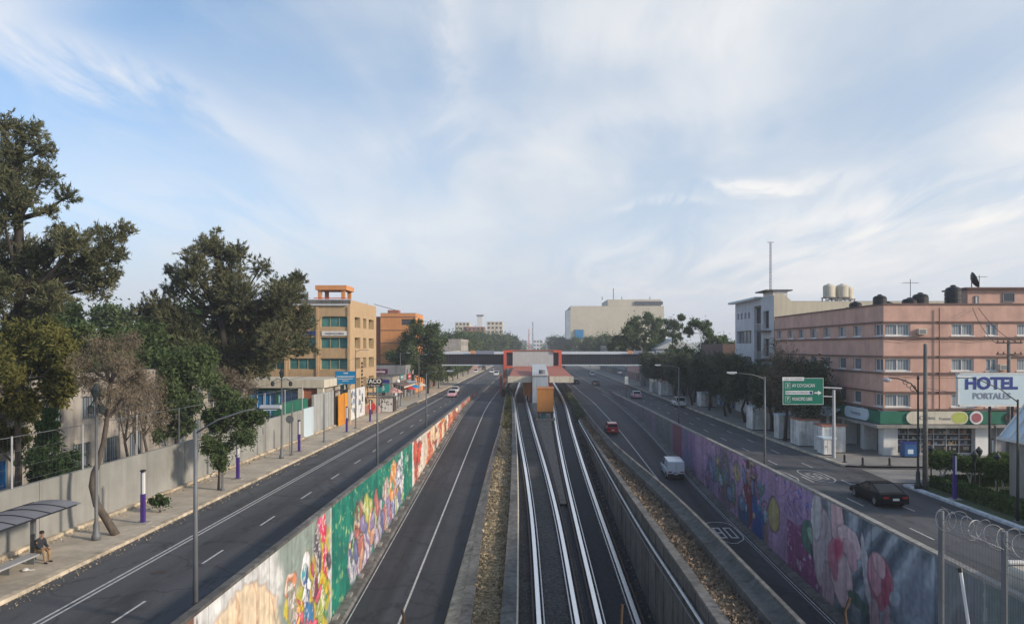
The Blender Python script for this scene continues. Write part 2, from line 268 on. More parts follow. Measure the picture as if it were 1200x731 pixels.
class MB:
    def __init__(s): s.v = []; s.f = []; s.mi = []; s.m = 0; s.ch = []
    def mesh(s, vs, fs):
        b = len(s.v); s.ch.append((b, len(s.f), len(vs), len(fs))); s.v += [tuple(p) for p in vs]; s.f += [tuple(b+i for i in f) for f in fs]; s.mi += [s.m]*len(fs); return s
    def box(s, x0, x1, y0, y1, z0, z1):
        return s.mesh([(x0, y0, z0), (x1, y0, z0), (x1, y1, z0), (x0, y1, z0), (x0, y0, z1), (x1, y0, z1), (x1, y1, z1), (x0, y1, z1)],
                      [(0, 3, 2, 1), (4, 5, 6, 7), (0, 1, 5, 4), (1, 2, 6, 5), (2, 3, 7, 6), (3, 0, 4, 7)])
    def cbox(s, c, d, rz=0, rx=0, ry=0):
        M = Matrix.Translation(c) @ Matrix.Rotation(rz, 4, 'Z') @ Matrix.Rotation(ry, 4, 'Y') @ Matrix.Rotation(rx, 4, 'X')
        h = [q/2 for q in d]; t = MB().box(-h[0], h[0], -h[1], h[1], -h[2], h[2])
        return s.mesh([M @ Vector(p) for p in t.v], t.f)
    def tube(s, pts, r, n=8, cap=True):
        pts = [Vector(p) for p in pts]; rs = r if isinstance(r, (list, tuple)) else [r]*len(pts)
        vs, fs = [], []; up = None
        for i, p in enumerate(pts):
            d = (pts[min(i+1, len(pts)-1)] - pts[max(i-1, 0)]).normalized()
            if up is None: up = Vector((0, 0, 1)) if abs(d.z) < 0.9 else Vector((1, 0, 0))
            a = d.cross(up); 
            if a.length < 1e-4: a = d.cross(Vector((0, 1, 0)))
            a.normalize(); bb = a.cross(d).normalized(); up = bb
            for k in range(n):
                t = 2*PI*k/n; vs.append(p + (a*math.cos(t) + bb*math.sin(t))*rs[i])
        for i in range(len(pts)-1):
            for k in range(n): fs.append((i*n+k, i*n+(k+1) % n, (i+1)*n+(k+1) % n, (i+1)*n+k))
        if cap: fs.append(tuple(range(n-1, -1, -1))); fs.append(tuple((len(pts)-1)*n+k for k in range(n)))
        return s.mesh(vs, fs)
    def lathe(s, c, prof, n=16):
        vs, fs = [], []
        for (r, z) in prof:
            for k in range(n):
                t = 2*PI*k/n; vs.append((c[0]+r*math.cos(t), c[1]+r*math.sin(t), c[2]+z))
        for i in range(len(prof)-1):
            for k in range(n): fs.append((i*n+k, i*n+(k+1) % n, (i+1)*n+(k+1) % n, (i+1)*n+k))
        fs.append(tuple(range(n-1, -1, -1))); fs.append(tuple((len(prof)-1)*n+k for k in range(n)))
        return s.mesh(vs, fs)
    def prism(s, poly, a0, a1, axis='x'):
        f = {'x': lambda a, p: (a, p[0], p[1]), 'y': lambda a, p: (p[0], a, p[1]), 'z': lambda a, p: (p[0], p[1], a)}[axis]
        n = len(poly); vs = [f(a0, p) for p in poly] + [f(a1, p) for p in poly]
        return s.mesh(vs, [tuple(range(n-1, -1, -1)), tuple(range(n, 2*n))] + [(k, (k+1) % n, n+(k+1) % n, n+k) for k in range(n)])
    def split(s, name, m, parent=None, **kw):
        r = []
        for (v0, f0, nv, nf) in s.ch:
            t = MB(); t.mesh(s.v[v0:v0+nv], [tuple(i-v0 for i in f) for f in s.f[f0:f0+nf]]); r.append(t.build(name, m[s.mi[f0]] if isinstance(m, (list, tuple)) else m, parent, **kw))
        return r
    def build(s, name, m, parent=None, world=False, smooth=False, bevel=0):
        me = bpy.data.meshes.new(name); vs = np.array(s.v, dtype=float) if s.v else np.zeros((0, 3))
        if world and parent is not None:
            p = parent; off = Vector((0, 0, 0))
            while p is not None: off += p.location; p = p.parent
            vs = vs - np.array(off)
        me.from_pydata(vs.tolist(), [], s.f)
        for mm in (m if isinstance(m, (list, tuple)) else [m]): me.materials.append(K[mm] if isinstance(mm, str) else mm)
        if any(s.mi): me.polygons.foreach_set('material_index', s.mi)
        bm = bmesh.new(); bm.from_mesh(me); bmesh.ops.recalc_face_normals(bm, faces=bm.faces); bm.to_mesh(me); bm.free()
        if smooth: me.shade_smooth()
        me.update(); o = bpy.data.objects.new(name, me); COL.objects.link(o); o.parent = parent
        if parent is not None: KIDS.setdefault(parent.name, []).append(o)
        if bevel:
            b = o.modifiers.new('bevel', 'BEVEL'); b.width = bevel; b.segments = 2; b.limit_method = 'ANGLE'
        return o
def text(s, size, loc, m, parent, rot=(R(90), 0, 0), align='CENTER', bold=0.0, name='lettering', xs=1.0, depth=0.008, world=True):
    c = bpy.data.curves.new(name, 'FONT'); c.body = s; c.size = size; c.align_x = align; c.align_y = 'CENTER'; c.extrude = depth; c.offset = bold
    tmp = bpy.data.objects.new(name+'_tmp', c); me = bpy.data.meshes.new_from_object(tmp); bpy.data.objects.remove(tmp); bpy.data.curves.remove(c); me.materials.clear(); me.materials.append(K[m])
    o = bpy.data.objects.new(name, me); COL.objects.link(o); o.parent = parent
    o.rotation_euler = rot; o.scale = (xs, 1, 1); l = Vector(loc)
    if world:
        p = parent
        while p is not None: l -= p.location; p = p.parent
    o.location = l; KIDS.setdefault(parent.name, []).append(o); return o
def P(px, py, Y): return ((px-623)/867*Y, Y, 10-(py-407)/867*Y)   # point seen at (px, py) at distance Y

def smooth_fn(pts, sig=4.0):
    xs = np.arange(-120, 2400, 1.0); ys = np.interp(xs, [p[0] for p in pts], [p[1] for p in pts])
    k = np.exp(-0.5*(np.arange(-15, 16)/sig)**2); k /= k.sum(); ys = np.convolve(np.pad(ys, 15, mode='edge'), k, 'valid')
    return lambda Y: float(np.interp(Y, xs, ys))
zL = smooth_fn([(-120, -6.3), (20, -6.3), (35, -6.2), (42, -5.83), (49, -5.3), (104, -1.2), (120, -.25), (134, 0), (2300, 0)])
zR = smooth_fn([(-120, -5.9), (30, -5.6), (46, -5.3), (56, -5), (65, -4.6), (77, -3.8), (87, -2.9), (104, -1.65), (118, -1.0), (135, -.3), (150, 0), (2300, 0)])
WR = smooth_fn([(-120, 17.7), (56, 17.7), (80, 17.25), (110, 16.9), (144, 16.3), (2300, 16.3)])
BX = smooth_fn([(-120, 9.75), (45, 9.75), (56, 9.45), (62, 9.1), (75, 8.55), (100, 8.2), (150, 8.0), (2300, 8.0)])
LR = smooth_fn([(-120, 13.3), (75, 13.3), (82, 13.0), (110, 12.2), (160, 11.0), (2300, 11.0)])
RL = smooth_fn([(-120, -5.05), (42, -5.0), (63, -4.82), (87, -4.75), (104, -4.5), (135, -5.0), (150, -5.4), (180, -6.4), (2300, -6.4)])
BL = smooth_fn([(-120, -3.3), (40, -3.3), (60, -3.85), (83, -4.15), (96, -3.95), (104, -3.95), (150, -4.9), (180, -5.9), (2300, -5.9)])
WLa = smooth_fn([(-120, -1.7), (40, -1.7), (63, -1.85), (78, -2.1), (104, -2.75), (125, -3.4), (150, -4.4), (180, -5.5), (2300, -5.5)])
WLb = smooth_fn([(-120, -.82), (40, -.82), (63, -1.2), (78, -1.54), (104, -2.35), (125, -3.0), (150, -4.1), (180, -5.2), (2300, -5.2)])
C1 = smooth_fn([(-120, 1.9), (30, 1.7), (42, 1.54), (61, 1.2), (79, .46), (104, -.88), (110, -1.1), (130, -1.9), (150, -2.3), (2300, -2.3)], 6)
C2 = smooth_fn([(-120, 5.4), (42, 5.02), (61, 4.75), (79, 4.55), (104, 4.5), (150, 5.1), (2300, 5.1)], 6)
TW = smooth_fn([(-120, 7.2), (35, 7.2), (62, 6.95), (100, 6.9), (150, 7.3), (2300, 7.3)])
ZS = smooth_fn([(-120, -.6), (100, -.5), (140, .2), (160, .4), (2300, .4)])
ZB = smooth_fn([(-120, .1), (90, .1), (120, .5), (150, .8), (2300, .8)])
KR = smooth_fn([(-120, 26.7), (55, 26.6), (64, 26.1), (80, 25.7), (2300, 25.6)])
YS = list(np.arange(-60, 200, 1.0)) + list(range(200, 500, 20)) + list(range(500, 2201, 100))
def loft(name, ys, prof, m, parent=None, label=None, cat=None, kind=None, closed=False, group=None, smooth=False):
    b = MB(); n = None; vs = []; fs = []
    for i, Y in enumerate(ys):
        p = prof(Y); n = len(p); vs += [(q[0], Y, q[1]) for q in p]
        if i:
            a, c = (i-1)*n, i*n
            for k in range(n if closed else n-1): fs.append((a+k, a+(k+1) % n, c+(k+1) % n, c+k))
    if closed: fs.append(tuple(range(n))); fs.append(tuple((len(ys)-1)*n+k for k in reversed(range(n))))
    b.mesh(vs, fs)
    o = b.build(name, m, parent, smooth=smooth); return tag(o, label, cat, group, kind)
def yr(a, b, st=1.0): return [a + i*st for i in range(int((b-a)/st)+1)]
# ================= SETTING =================
g = MB()
for (x0, x1, y0, y1) in ((-900, -11.6, -60, 2200), (-11.6, 900, 2190, 2200)): g.mesh([(x0, y0, -.02), (x1, y0, -.02), (x1, y1, -.02), (x0, y1, -.02)], [(0, 1, 2, 3)])
for i in range(len(YS)-1):
    a, c = YS[i], YS[i+1]; g.mesh([(WR(a)+.1, a, -.02), (900, a, -.02), (900, c, -.02), (WR(c)+.1, c, -.02)], [(0, 1, 2, 3)])
tag(g.build('ground', 'earth'), kind='structure')
loft('avenue_left', YS, lambda Y: [(-20.6, 0), (-11.74 if Y < 156 else -11.5, 0)], 'asph_l', kind='structure')
loft('avenue_right', YS, lambda Y: [(WR(Y)+.24, 0), (KR(Y), 0)], 'asph_l', kind='structure')
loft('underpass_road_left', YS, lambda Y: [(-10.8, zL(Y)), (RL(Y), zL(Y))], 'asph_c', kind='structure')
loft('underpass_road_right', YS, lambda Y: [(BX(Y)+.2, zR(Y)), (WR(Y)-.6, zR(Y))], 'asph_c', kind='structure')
loft('gutter_kerb_left', YS, lambda Y: [(-11.52, zL(Y)+.16), (-10.9, zL(Y)+.14), (-10.78, zL(Y)+.0), (-10.78, zL(Y)-.3)], 'conc_d', kind='structure')
loft('gutter_kerb_right', YS, lambda Y: [(WR(Y)-.62, zR(Y)-.3), (WR(Y)-.62, zR(Y)), (WR(Y)-.5, zR(Y)+.14), (WR(Y)+.02, zR(Y)+.16)], 'conc_d', kind='structure')
# sidewalks and kerbs
loft('sidewalk_left', YS, lambda Y: [(-24.75, .16), (-20.95, .15)], 'walk', kind='structure')
loft('kerb_left', YS, lambda Y: [(-20.95, .156), (-20.62, .15), (-20.58, 0)], 'kerb', kind='structure')
b = MB()
for i in range(len(YS)-1):
    a, c = YS[i], YS[i+1]
    if a >= 62: b.mesh([(KR(a)+.3, a, .15), (33, a, .15), (33, c, .15), (KR(c)+.3, c, .15)], [(0, 1, 2, 3)])
b.mesh([(27.2, 61.6, .15), (33, 61.3, .15), (33, 62, .15), (KR(62)+.3, 62, .15)], [(0, 1, 2, 3)]); b.box(33, 75, 61.3, 67.75, .0, .15)
tag(b.build('sidewalk_right', 'walk_r'), kind='structure')
loft('kerb_right', [y_ for y_ in YS if y_ >= 62], lambda Y: [(KR(Y), 0), (KR(Y)+.02, .15), (KR(Y)+.3, .154)], 'kerb', kind='structure')
b = MB(); b.mesh([(KR(54), 53.2, .005), (75, 53.2, .005), (75, 61.3, .005), (KR(61), 61.9, .005)], [(0, 1, 2, 3)])
tag(b.build('side_street_right', 'asph_old'), kind='structure')
b = MB(); b.mesh([(26.7, 54.6, .03), (40, 54.0, .03), (40, 60.2, .03), (27.0, 60.6, .03)], [(0, 1, 2, 3)])
tag(b.build('raised_crossing', 'walk_r'), kind='structure')
# garden island
b = MB(); b.box(27.1, 75, -30, 53.2, .0, .14); tag(b.build('garden_lawn', 'grass'), kind='structure')
b = MB(); b.box(26.75, 27.1, -30, 53.0, -.01, .18); b.box(26.75, 75, 53.0, 53.3, -.01, .18); tag(b.build('garden_kerb', 'kerb_w', bevel=.03), kind='structure')
b = MB(); b.box(-60, -20.9, 122, 133, .0, .02); b.box(-20.9, -20.5, 122, 133, 0, .165); tag(b.build('side_street_left', 'asph_old'), kind='structure')
# markings
b = MB()
def strip(b, fx, w, y0, y1, fz, n=1, dz=.006):
    for i in range(n):
        a = y0+(y1-y0)*i/n; c = y0+(y1-y0)*(i+1)/n; xa, xc = fx(a), fx(c)
        b.mesh([(xa-w/2, a, fz(a)+dz), (xa+w/2, a, fz(a)+dz), (xc+w/2, c, fz(c)+dz), (xc-w/2, c, fz(c)+dz)], [(0, 1, 2, 3)])
z0 = lambda Y: 0.0
for dx in (-.13, .13): strip(b, lambda Y: -17.9+dx, .10, -20, 420, z0, 40)
for i in range(-3, 45): strip(b, lambda Y: -15.25, .11, 26.9+7.35*i, 29.2+7.35*i, z0)
for i in range(-3, 45): strip(b, lambda Y: 20.95, .11, 38.5+8.2*i, 41.0+8.2*i, z0); strip(b, lambda Y: 23.4, .11, 37+8.2*i, 39.5+8.2*i, z0)
strip(b, lambda Y: -7.6, .13, -10, 420, zL, 300); strip(b, LR, .13, -10, 420, zR, 300)
strip(b, lambda Y: -10.6, .07, -10, 150, zL, 150); strip(b, lambda Y: WR(Y)-.8, .08, -10, 160, zR, 160); strip(b, lambda Y: WR(Y)-1.0, .05, -10, 160, zR, 160)
def loop80(b, cx, cy, w, l, fz):
    pts = [(-w/2, -l*.25), (0, -l/2), (w/2, -l*.25), (w/2, l*.25), (w*.3, l/2), (-w*.3, l/2), (-w/2, l*.25)]
    q = []
    for i in range(len(pts)):
        p, r_ = Vector(pts[i]), Vector(pts[(i+1) % len(pts)]); s_ = Vector(pts[i-1])
        for t in (0.2, 0.5, 0.8): q.append(p.lerp(r_, t))
    n = len(q)
    for i in range(n):
        p, r_ = q[i], q[(i+1) % n]; 
        pi, ri = p*(1-.13/ p.length*1.0), r_*(1-.13/r_.length)
        b.mesh([(cx+v.x, cy+v.y, fz(cy+v.y)+.007) for v in (p, r_, ri, pi)], [(0, 1, 2, 3)])
loop80(b, 15.5, 59.3, 2.5, 6.2, zR); loop80(b, 22.2, 57.5, 1.9, 6.0, z0); loop80(b, 19.4, 57.5, 1.9, 6.0, z0)
def digit(b, segs, cx, cy, w, h, fz, t=.15):
    S = {'a': ((0, 1), (1, 1)), 'b': ((1, 1), (1, .5)), 'c': ((1, .5), (1, 0)), 'd': ((0, 0), (1, 0)), 'e': ((0, 0), (0, .5)), 'f': ((0, .5), (0, 1)), 'g': ((0, .5), (1, .5))}
    for s_ in segs:
        (u0, v0), (u1, v1) = S[s_]; X0, X1 = cx+(u0-.5)*w, cx+(u1-.5)*w; Y0, Y1 = cy+(v0-.5)*h, cy+(v1-.5)*h
        X0, X1 = min(X0, X1)-t/2, max(X0, X1)+t/2; Y0, Y1 = min(Y0, Y1)-t, max(Y0, Y1)+t
        b.mesh([(X0, Y0, fz(Y0)+.008), (X1, Y0, fz(Y0)+.008), (X1, Y1, fz(Y1)+.008), (X0, Y1, fz(Y1)+.008)], [(0, 1, 2, 3)])
digit(b, 'abcdefg', 15.05, 59.3, .5, 2.6, zR); digit(b, 'abcdef', 15.95, 59.3, .5, 2.6, zR)
digit(b, 'acdefg', 21.9, 57.5, .38, 2.4, z0, .09); digit(b, 'abcdef', 22.5, 57.5, .38, 2.4, z0, .09)
digit(b, 'acdefg', 19.1, 57.5, .38, 2.4, z0, .09); digit(b, 'abcdef', 19.7, 57.5, .38, 2.4, z0, .09)
tag(b.build('road_markings', 'paint'), kind='structure')

# ---- central corridor: barriers, beds, track bed ----
KW = lambda Y: .58*(BL(Y)-RL(Y))
mbr = loft('median_barrier', YS, lambda Y: [(RL(Y)-.02, zL(Y)-.3), (RL(Y), zL(Y)+.02), (RL(Y)+.12, zL(Y)+.24), (RL(Y)+.98*KW(Y), zL(Y)+.40)],
     'kerb', label='low concrete barrier with a pale sloped kerb beside the left underpass lanes', cat='barrier')
loft('slab', YS, lambda Y: [(RL(Y)+.96*KW(Y), zL(Y)+.2), (RL(Y)+1.0*KW(Y), zL(Y)+.72), (BL(Y), zL(Y)+.75), (BL(Y), zL(Y)+.2)], 'conc_d', mbr)
b = MB()
for i in range(60):
    Y = 20+i*2.4; b.mesh([(RL(Y)+1.01*KW(Y), Y, zL(Y)+.728), (BL(Y)+.004, Y, zL(Y)+.758), (BL(Y+.05)+.004, Y+.05, zL(Y+.05)+.758), (RL(Y+.05)+1.01*KW(Y), Y+.05, zL(Y+.05)+.728)], [(0, 1, 2, 3)])
o = b.build('joints', 'black', mbr); o['kind'] = 'stuff'
loft('leaf_bed_left', YS, lambda Y: [(BL(Y)-.01, zL(Y)+.5), ((BL(Y)+WLa(Y))/2, zL(Y)+.56), (WLa(Y)+.01, zL(Y)+.5)], 'soil', kind='structure')
loft('track_wall', YS, lambda Y: [(WLa(Y), zL(Y)+.2), (WLa(Y), zL(Y)+1.0), (WLb(Y), zL(Y)+1.0), (WLb(Y), zL(Y)-.4)], 'conc_d',
     label='low weathered concrete wall left of the metro tracks', cat='wall')
loft('cable_duct', yr(-20, 150, 2), lambda Y: [(WLb(Y)+.05+.07*math.cos(t), zL(Y)+.93+.07*math.sin(t)) for t in [k*PI/3 for k in range(6)]], 'white_c', closed=True,
     label='thin pale cable duct running along the low wall left of the tracks', cat='cable duct')
loft('track_bed', YS, lambda Y: [(WLb(Y)-.02, zL(Y)-.12), ((C1(Y)+C2(Y))/2, zL(Y)-.12)], 'ballast', kind='structure')
loft('track_bed_right', YS, lambda Y: [((C1(Y)+C2(Y))/2, zL(Y)-.12), (TW(Y)+.02, zL(Y)-.12)], 'ballast_b', kind='structure')
loft('track_island', yr(66, 150, 2), lambda Y: [(C1(Y)+1.45, zL(Y)-.12), (C1(Y)+1.6+.3*min(1, (Y-66)/40), zL(Y)+.1), (C2(Y)-1.6-.2*min(1, (Y-66)/40), zL(Y)+.1), (C2(Y)-1.45, zL(Y)-.12)], 'gravel', kind='structure')
cw = lambda Y: .12+.30*max(0, min(1, (110-Y)/75))
rwall = thing('retaining_wall', 'dark stained concrete retaining wall with a pale coping right of the metro tracks', 'wall', (TW(30), 30, -3))
loft('wall_face', YS, lambda Y: [(TW(Y)-rwall.location.x, zL(Y)-.3+3), (TW(Y)+.0-rwall.location.x, ZS(Y)-.12+3)], 'conc_b', rwall).location = (0, -30, 0)
loft('coping', YS, lambda Y: [(TW(Y)-.06-rwall.location.x, ZS(Y)-.14+3), (TW(Y)-.06-rwall.location.x, ZS(Y)+3), (TW(Y)-rwall.location.x+cw(Y), ZS(Y)+3), (TW(Y)-rwall.location.x+cw(Y), ZS(Y)-.3+3)], 'conc_d', rwall).location = (0, -30, 0)
b = MB()
for i in range(-10, 120):   # pilaster ribs of the retaining wall
    Y = i*2.5; X = TW(Y)
    if Y < 125: b.box(X-.03, X-.001, Y, Y+.08, zL(Y)-.3, ZS(Y)-.15)
rb = b.build('wall_ribs', 'conc_b', rwall, world=True); rb['kind'] = 'stuff'
HR = smooth_fn([(-120, -1.3), (30, -1.3), (45, -1.55), (60, -1.2), (75, -.85), (106, -.45), (140, -.1), (2300, 0)])
hr = thing('pipe_run', 'pale pipe over a darker pipe along the dark retaining wall right of the tracks', 'pipe', (6.8, 30, -1.3))
b = MB(); b.tube([(TW(Y)-.2, Y, HR(Y)) for Y in yr(-20, 108, 3)], .075, 6); b.build('pipe', 'white', hr, world=True, smooth=True)
b = MB(); b.tube([(TW(Y)-.22, Y, HR(Y)-.45) for Y in yr(-20, 108, 3)], .05, 6); b.build('pipe', 'steel', hr, world=True, smooth=True)
wB = lambda Y: float(np.interp(Y, [30, 60, 100, 130], [.9, .7, .3, .2]))
loft('leaf_bed_right', YS, lambda Y: [(TW(Y)+cw(Y)-.01, ZS(Y)-.15), (BX(Y)-wB(Y)+.02, ZS(Y)-.15)], 'soil', kind='structure')
loft('roadside_barrier', YS, lambda Y: [(BX(Y)-wB(Y), ZS(Y)-.3), (BX(Y)-wB(Y)+.05, (ZS(Y)+ZB(Y))/2), (BX(Y)-wB(Y)*.45, (ZS(Y)+ZB(Y))/2+.03), (BX(Y)-.10, ZB(Y)-.10)], 'conc_b',
     label='dark stepped concrete barrier between the leaf bed and the right underpass lanes', cat='barrier')
o = loft('coping', YS, lambda Y: [(BX(Y)-.11, ZB(Y)-.14), (BX(Y)-.09, ZB(Y)), (BX(Y)+.10, ZB(Y)), (BX(Y)+.14, ZB(Y)-.05), (BX(Y)+.18, zR(Y)-.3)], 'conc_d', bpy.data.objects['roadside_barrier'])
# guide and running rails
def track(C, label):
    t = thing('metro_track', label, 'railway track', (C(30), 30, zL(30)))
    def bar(nm, off, w, za, zb, m):
        loft(nm, yr(-20, 330, 2), lambda Y: [(C(Y)+off-w/2-t.location.x, zL(Y)+za-t.location.z), (C(Y)+off-w/2-t.location.x, zL(Y)+zb-t.location.z), (C(Y)+off+w/2-t.location.x, zL(Y)+zb-t.location.z), (C(Y)+off+w/2-t.location.x, zL(Y)+za-t.location.z)], m, t).location = (0, -30, 0)
        KIDS
    for s in (-1, 1):
        bar('running_pad', s*1.10, .26, -.1, .1, 'pad'); bar('rail', s*.80, .07, -.1, .13, 'rail'); bar('guide_bar', s*1.42, .09, -.1, .16, 'rust')
    b = MB()
    for i in range(27, 133):
        Y = i*1.5
        if Y < 120:
            for s in (-1, 1): b.box(C(Y)+s*.8-.13, C(Y)+s*.8+.13, Y, Y+.16, zL(Y)-.1, zL(Y)-.02)
    s_ = b.build('fasteners', 'rust', t, world=True); s_['kind'] = 'stuff'
    return t
track(C1, 'left metro track, two bright steel strips curving toward the left canopy')
track(C2, 'right metro track, two bright steel strips over dark oiled ballast')

# ---- leaf litter (uncountable) ----
def litter(name, n, fx, fz, m, y0, y1, hmax, s=(.05, .13)):
    Y = y0+(y1-y0)*RNG.random(n)**1.5; u = RNG.random(n)
    hgt = np.abs(RNG.normal(0, hmax, n))
    patch = .5+.5*np.sin(Y*.9)*np.sin(Y*.23+1)
    V = np.zeros((n*3, 3)); cx = np.array([fx(a, b_) for a, b_ in zip(Y, u)]); cz = np.array([fz(a) for a in Y])+hgt*patch+.03
    c = np.stack([cx, Y, cz], 1); d1 = RNG.normal(size=(n, 3)); d1 /= np.linalg.norm(d1, axis=1)[:, None]; d2 = RNG.normal(size=(n, 3)); d2 /= np.linalg.norm(d2, axis=1)[:, None]
    r = (s[0]+(s[1]-s[0])*RNG.random(n))[:, None]*(1+Y[:, None]/90)
    V[0::3] = c+d1*r; V[1::3] = c-d1*r*.4+d2*r*.6; V[2::3] = c-d2*r*.7-d1*r*.3
    me = bpy.data.meshes.new(name); me.from_pydata(V.tolist(), [], [(3*i, 3*i+1, 3*i+2) for i in range(n)]); me.materials.append(K[m])
    o = bpy.data.objects.new(name, me); COL.objects.link(o); return o
tag(litter('leaf_litter', 9000, lambda Y, u: BL(Y)+.05+(WLa(Y)-BL(Y)-.1)*u, lambda Y: zL(Y)+.5, 'dry', 25, 150, .12), 'dry leaves and weeds filling the narrow bed left of the tracks', 'leaf litter', kind='stuff')
tag(litter('leaf_litter', 9000, lambda Y, u: TW(Y)+cw(Y)+(BX(Y)-wB(Y)-TW(Y)-cw(Y))*u, lambda Y: ZS(Y)-.15, 'dryr', 22, 125, .12), 'reddish dry leaves piled in the bed right of the tracks', 'leaf litter', kind='stuff')
tag(litter('leaf_litter', 1500, lambda Y, u: -24.45+.8*u*u, lambda Y: .16, 'dry', 22, 120, .01, (.03, .07)), 'scattered dry leaves along the foot of the long grey wall', 'leaf litter', kind='stuff')
tag(litter('leaf_litter', 1500, lambda Y, u: -20.5+.7*u*u, lambda Y: .005, 'dry', 22, 140, .008, (.02, .06)), 'dry leaves and dust collected against the left kerb', 'leaf litter', kind='stuff')
tag(litter('leaf_litter', 1200, lambda Y, u: TW(Y)-.1-.7*u, lambda Y: zL(Y)-.1, 'dryr', 25, 110, .02, (.03, .09)), 'scraps and leaves lying between the right track and the dark wall', 'leaf litter', kind='stuff')
# dark creeper on the wall toward the station
def leafcloud(pts, n, sig, size, seed=0, elong=1.0):
    rg = np.random.default_rng(seed); pts = np.array(pts); idx = rg.integers(0, len(pts), n)
    c = pts[idx, :3]+rg.normal(size=(n, 3))*pts[idx, 3:4]*sig
    d1 = rg.normal(size=(n, 3)); d1 /= np.linalg.norm(d1, axis=1)[:, None]
    d2 = np.cross(d1, rg.normal(size=(n, 3))); d2 /= np.linalg.norm(d2, axis=1)[:, None]
    r = (size*(.6+.8*rg.random(n)))[:, None]
    V = np.zeros((n*4, 3)); V[0::4] = c+d1*r*elong; V[1::4] = c+d2*r*.45; V[2::4] = c-d1*r*elong; V[3::4] = c-d2*r*.45
    return V
def leafmesh(name, V, m, parent=None, tri=False):
    me = bpy.data.meshes.new(name); n = len(V)//4
    me.vertices.add(len(V)); me.vertices.foreach_set('co', V.astype(np.float32).ravel())
    me.loops.add(len(V)); me.loops.foreach_set('vertex_index', np.arange(len(V), dtype=np.int32))
    me.polygons.add(n); me.polygons.foreach_set('loop_start', np.arange(0, len(V), 4, dtype=np.int32)); me.polygons.foreach_set('loop_total', np.full(n, 4, dtype=np.int32))
    me.materials.append(K[m]); me.update(calc_edges=True); me.validate()
    o = bpy.data.objects.new(name, me); COL.objects.link(o); o.parent = parent
    if parent is not None: KIDS.setdefault(parent.name, []).append(o)
    return o
pts = [(TW(Y)+.1+random.uniform(-.1, .5), Y, ZS(Y)-.3+random.uniform(0, .7), .35) for Y in np.arange(108, 150, .5) for _ in range(2)]
tag(leafmesh('creeper', leafcloud(pts, 4500, .8, .13, 3), 'shade'), 'dark creeper hanging over the track wall close to the right canopy', 'creeper', kind='stuff')
pts = [(BL(Y)+random.uniform(.1, .8), Y, zL(Y)+.5+random.uniform(0, .3), .22) for Y in np.arange(100, 165, .7) for _ in range(2)]
tag(leafmesh('weeds', leafcloud(pts, 5000, 1.0, .12, 4), 'olive'), 'grey-green weeds growing in the median left of the station', 'weeds', kind='stuff')

# ================= MURALS =================
def sstep(a, b, x_): t = np.clip((x_-a)/(b-a), 0, 1); return t*t*(3-2*t)
def fbm(u, v, seed=0, oct_=4):
    rg = np.random.default_rng(seed); r = np.zeros_like(u); a = 1.0; tot = 0
    for o_ in range(oct_):
        for _ in range(3):
            k = rg.normal(size=2)*(1.6**o_)*1.1; ph = rg.random()*6.28; r = r+a*np.sin(u*k[0]+v*k[1]+ph+1.3*np.sin(u*k[1]*.7-v*k[0]*.6+ph*2))
        tot += a*3; a *= .6
    return .5+.5*r/tot*1.7
def over(img, mask, c): m = np.clip(mask, 0, 1)[..., None]; return img*(1-m)+np.array(c)*m
def ell(Y, z, cy, cz, ry, rz, ang=0, soft=.12):
    dy, dz = Y-cy, z-cz; c, s = math.cos(ang), math.sin(ang); a, b_ = (dy*c+dz*s)/ry, (-dy*s+dz*c)/rz
    return 1-sstep(1-soft, 1+soft, np.sqrt(a*a+b_*b_))
def mural(name, label, X, zb, ytop, y0, y1, paint, side, cat='mural wall'):
    root = thing(name, label, cat, (X(y0), 30, 0))
    ys = [y0]
    while ys[-1] < y1: ys.append(ys[-1]+max(.05, (ys[-1]/30)**2*.055))
    ys = np.array(ys); nv = 130; t = np.linspace(0, 1, nv)
    Zb = np.array([zb(Y) for Y in ys]); Zt = np.full(len(ys), ytop-.14); XX = np.array([X(Y) for Y in ys])
    Yg = np.repeat(ys[:, None], nv, 1); Zg = Zb[:, None]+(Zt-Zb)[:, None]*t[None]
    img = paint(Yg, Zg, np.repeat(t[None], len(ys), 0))
    V = np.stack([np.repeat(XX[:, None], nv, 1)-root.location.x, Yg-30, Zg], -1).reshape(-1, 3)
    i = np.arange(len(ys)-1)[:, None]*nv+np.arange(nv-1)[None]; F = np.stack([i, i+nv, i+nv+1, i+1], -1).reshape(-1, 4)
    me = bpy.data.meshes.new('painted_face'); me.from_pydata(V.tolist(), [], F.tolist()); a = me.color_attributes.new('paint', 'FLOAT_COLOR', 'POINT')
    a.data.foreach_set('color', np.concatenate([np.clip(img, 0, 1).reshape(-1, 3), np.ones((len(V), 1))], 1).astype(np.float32).ravel())
    me.materials.append(K['mural']); o = bpy.data.objects.new('painted_face', me); COL.objects.link(o); o.parent = root
    dx = .24*side
    b = MB(); n = len(ys); st = yr(y0, y1, 1)
    loft('wall_body', st, lambda Y: [(X(Y)+.003*side-root.location.x, zb(Y)-.4), (X(Y)+dx-root.location.x, zb(Y)-.4), (X(Y)+dx-root.location.x, ytop-.15), (X(Y)+.003*side-root.location.x, ytop-.15)], 'conc_d', root, closed=True).location = (0, -30, 0)
    loft('coping', st, lambda Y: [(X(Y)-.05*side-root.location.x, ytop-.14), (X(Y)+dx+.05*side-root.location.x, ytop-.14), (X(Y)+dx+.05*side-root.location.x, ytop), (X(Y)-.05*side-root.location.x, ytop)], 'conc_d' if side < 0 else 'conc', root, closed=True).location = (0, -30, 0)
    return root
K['mural'] = attrmat('mural_paint')
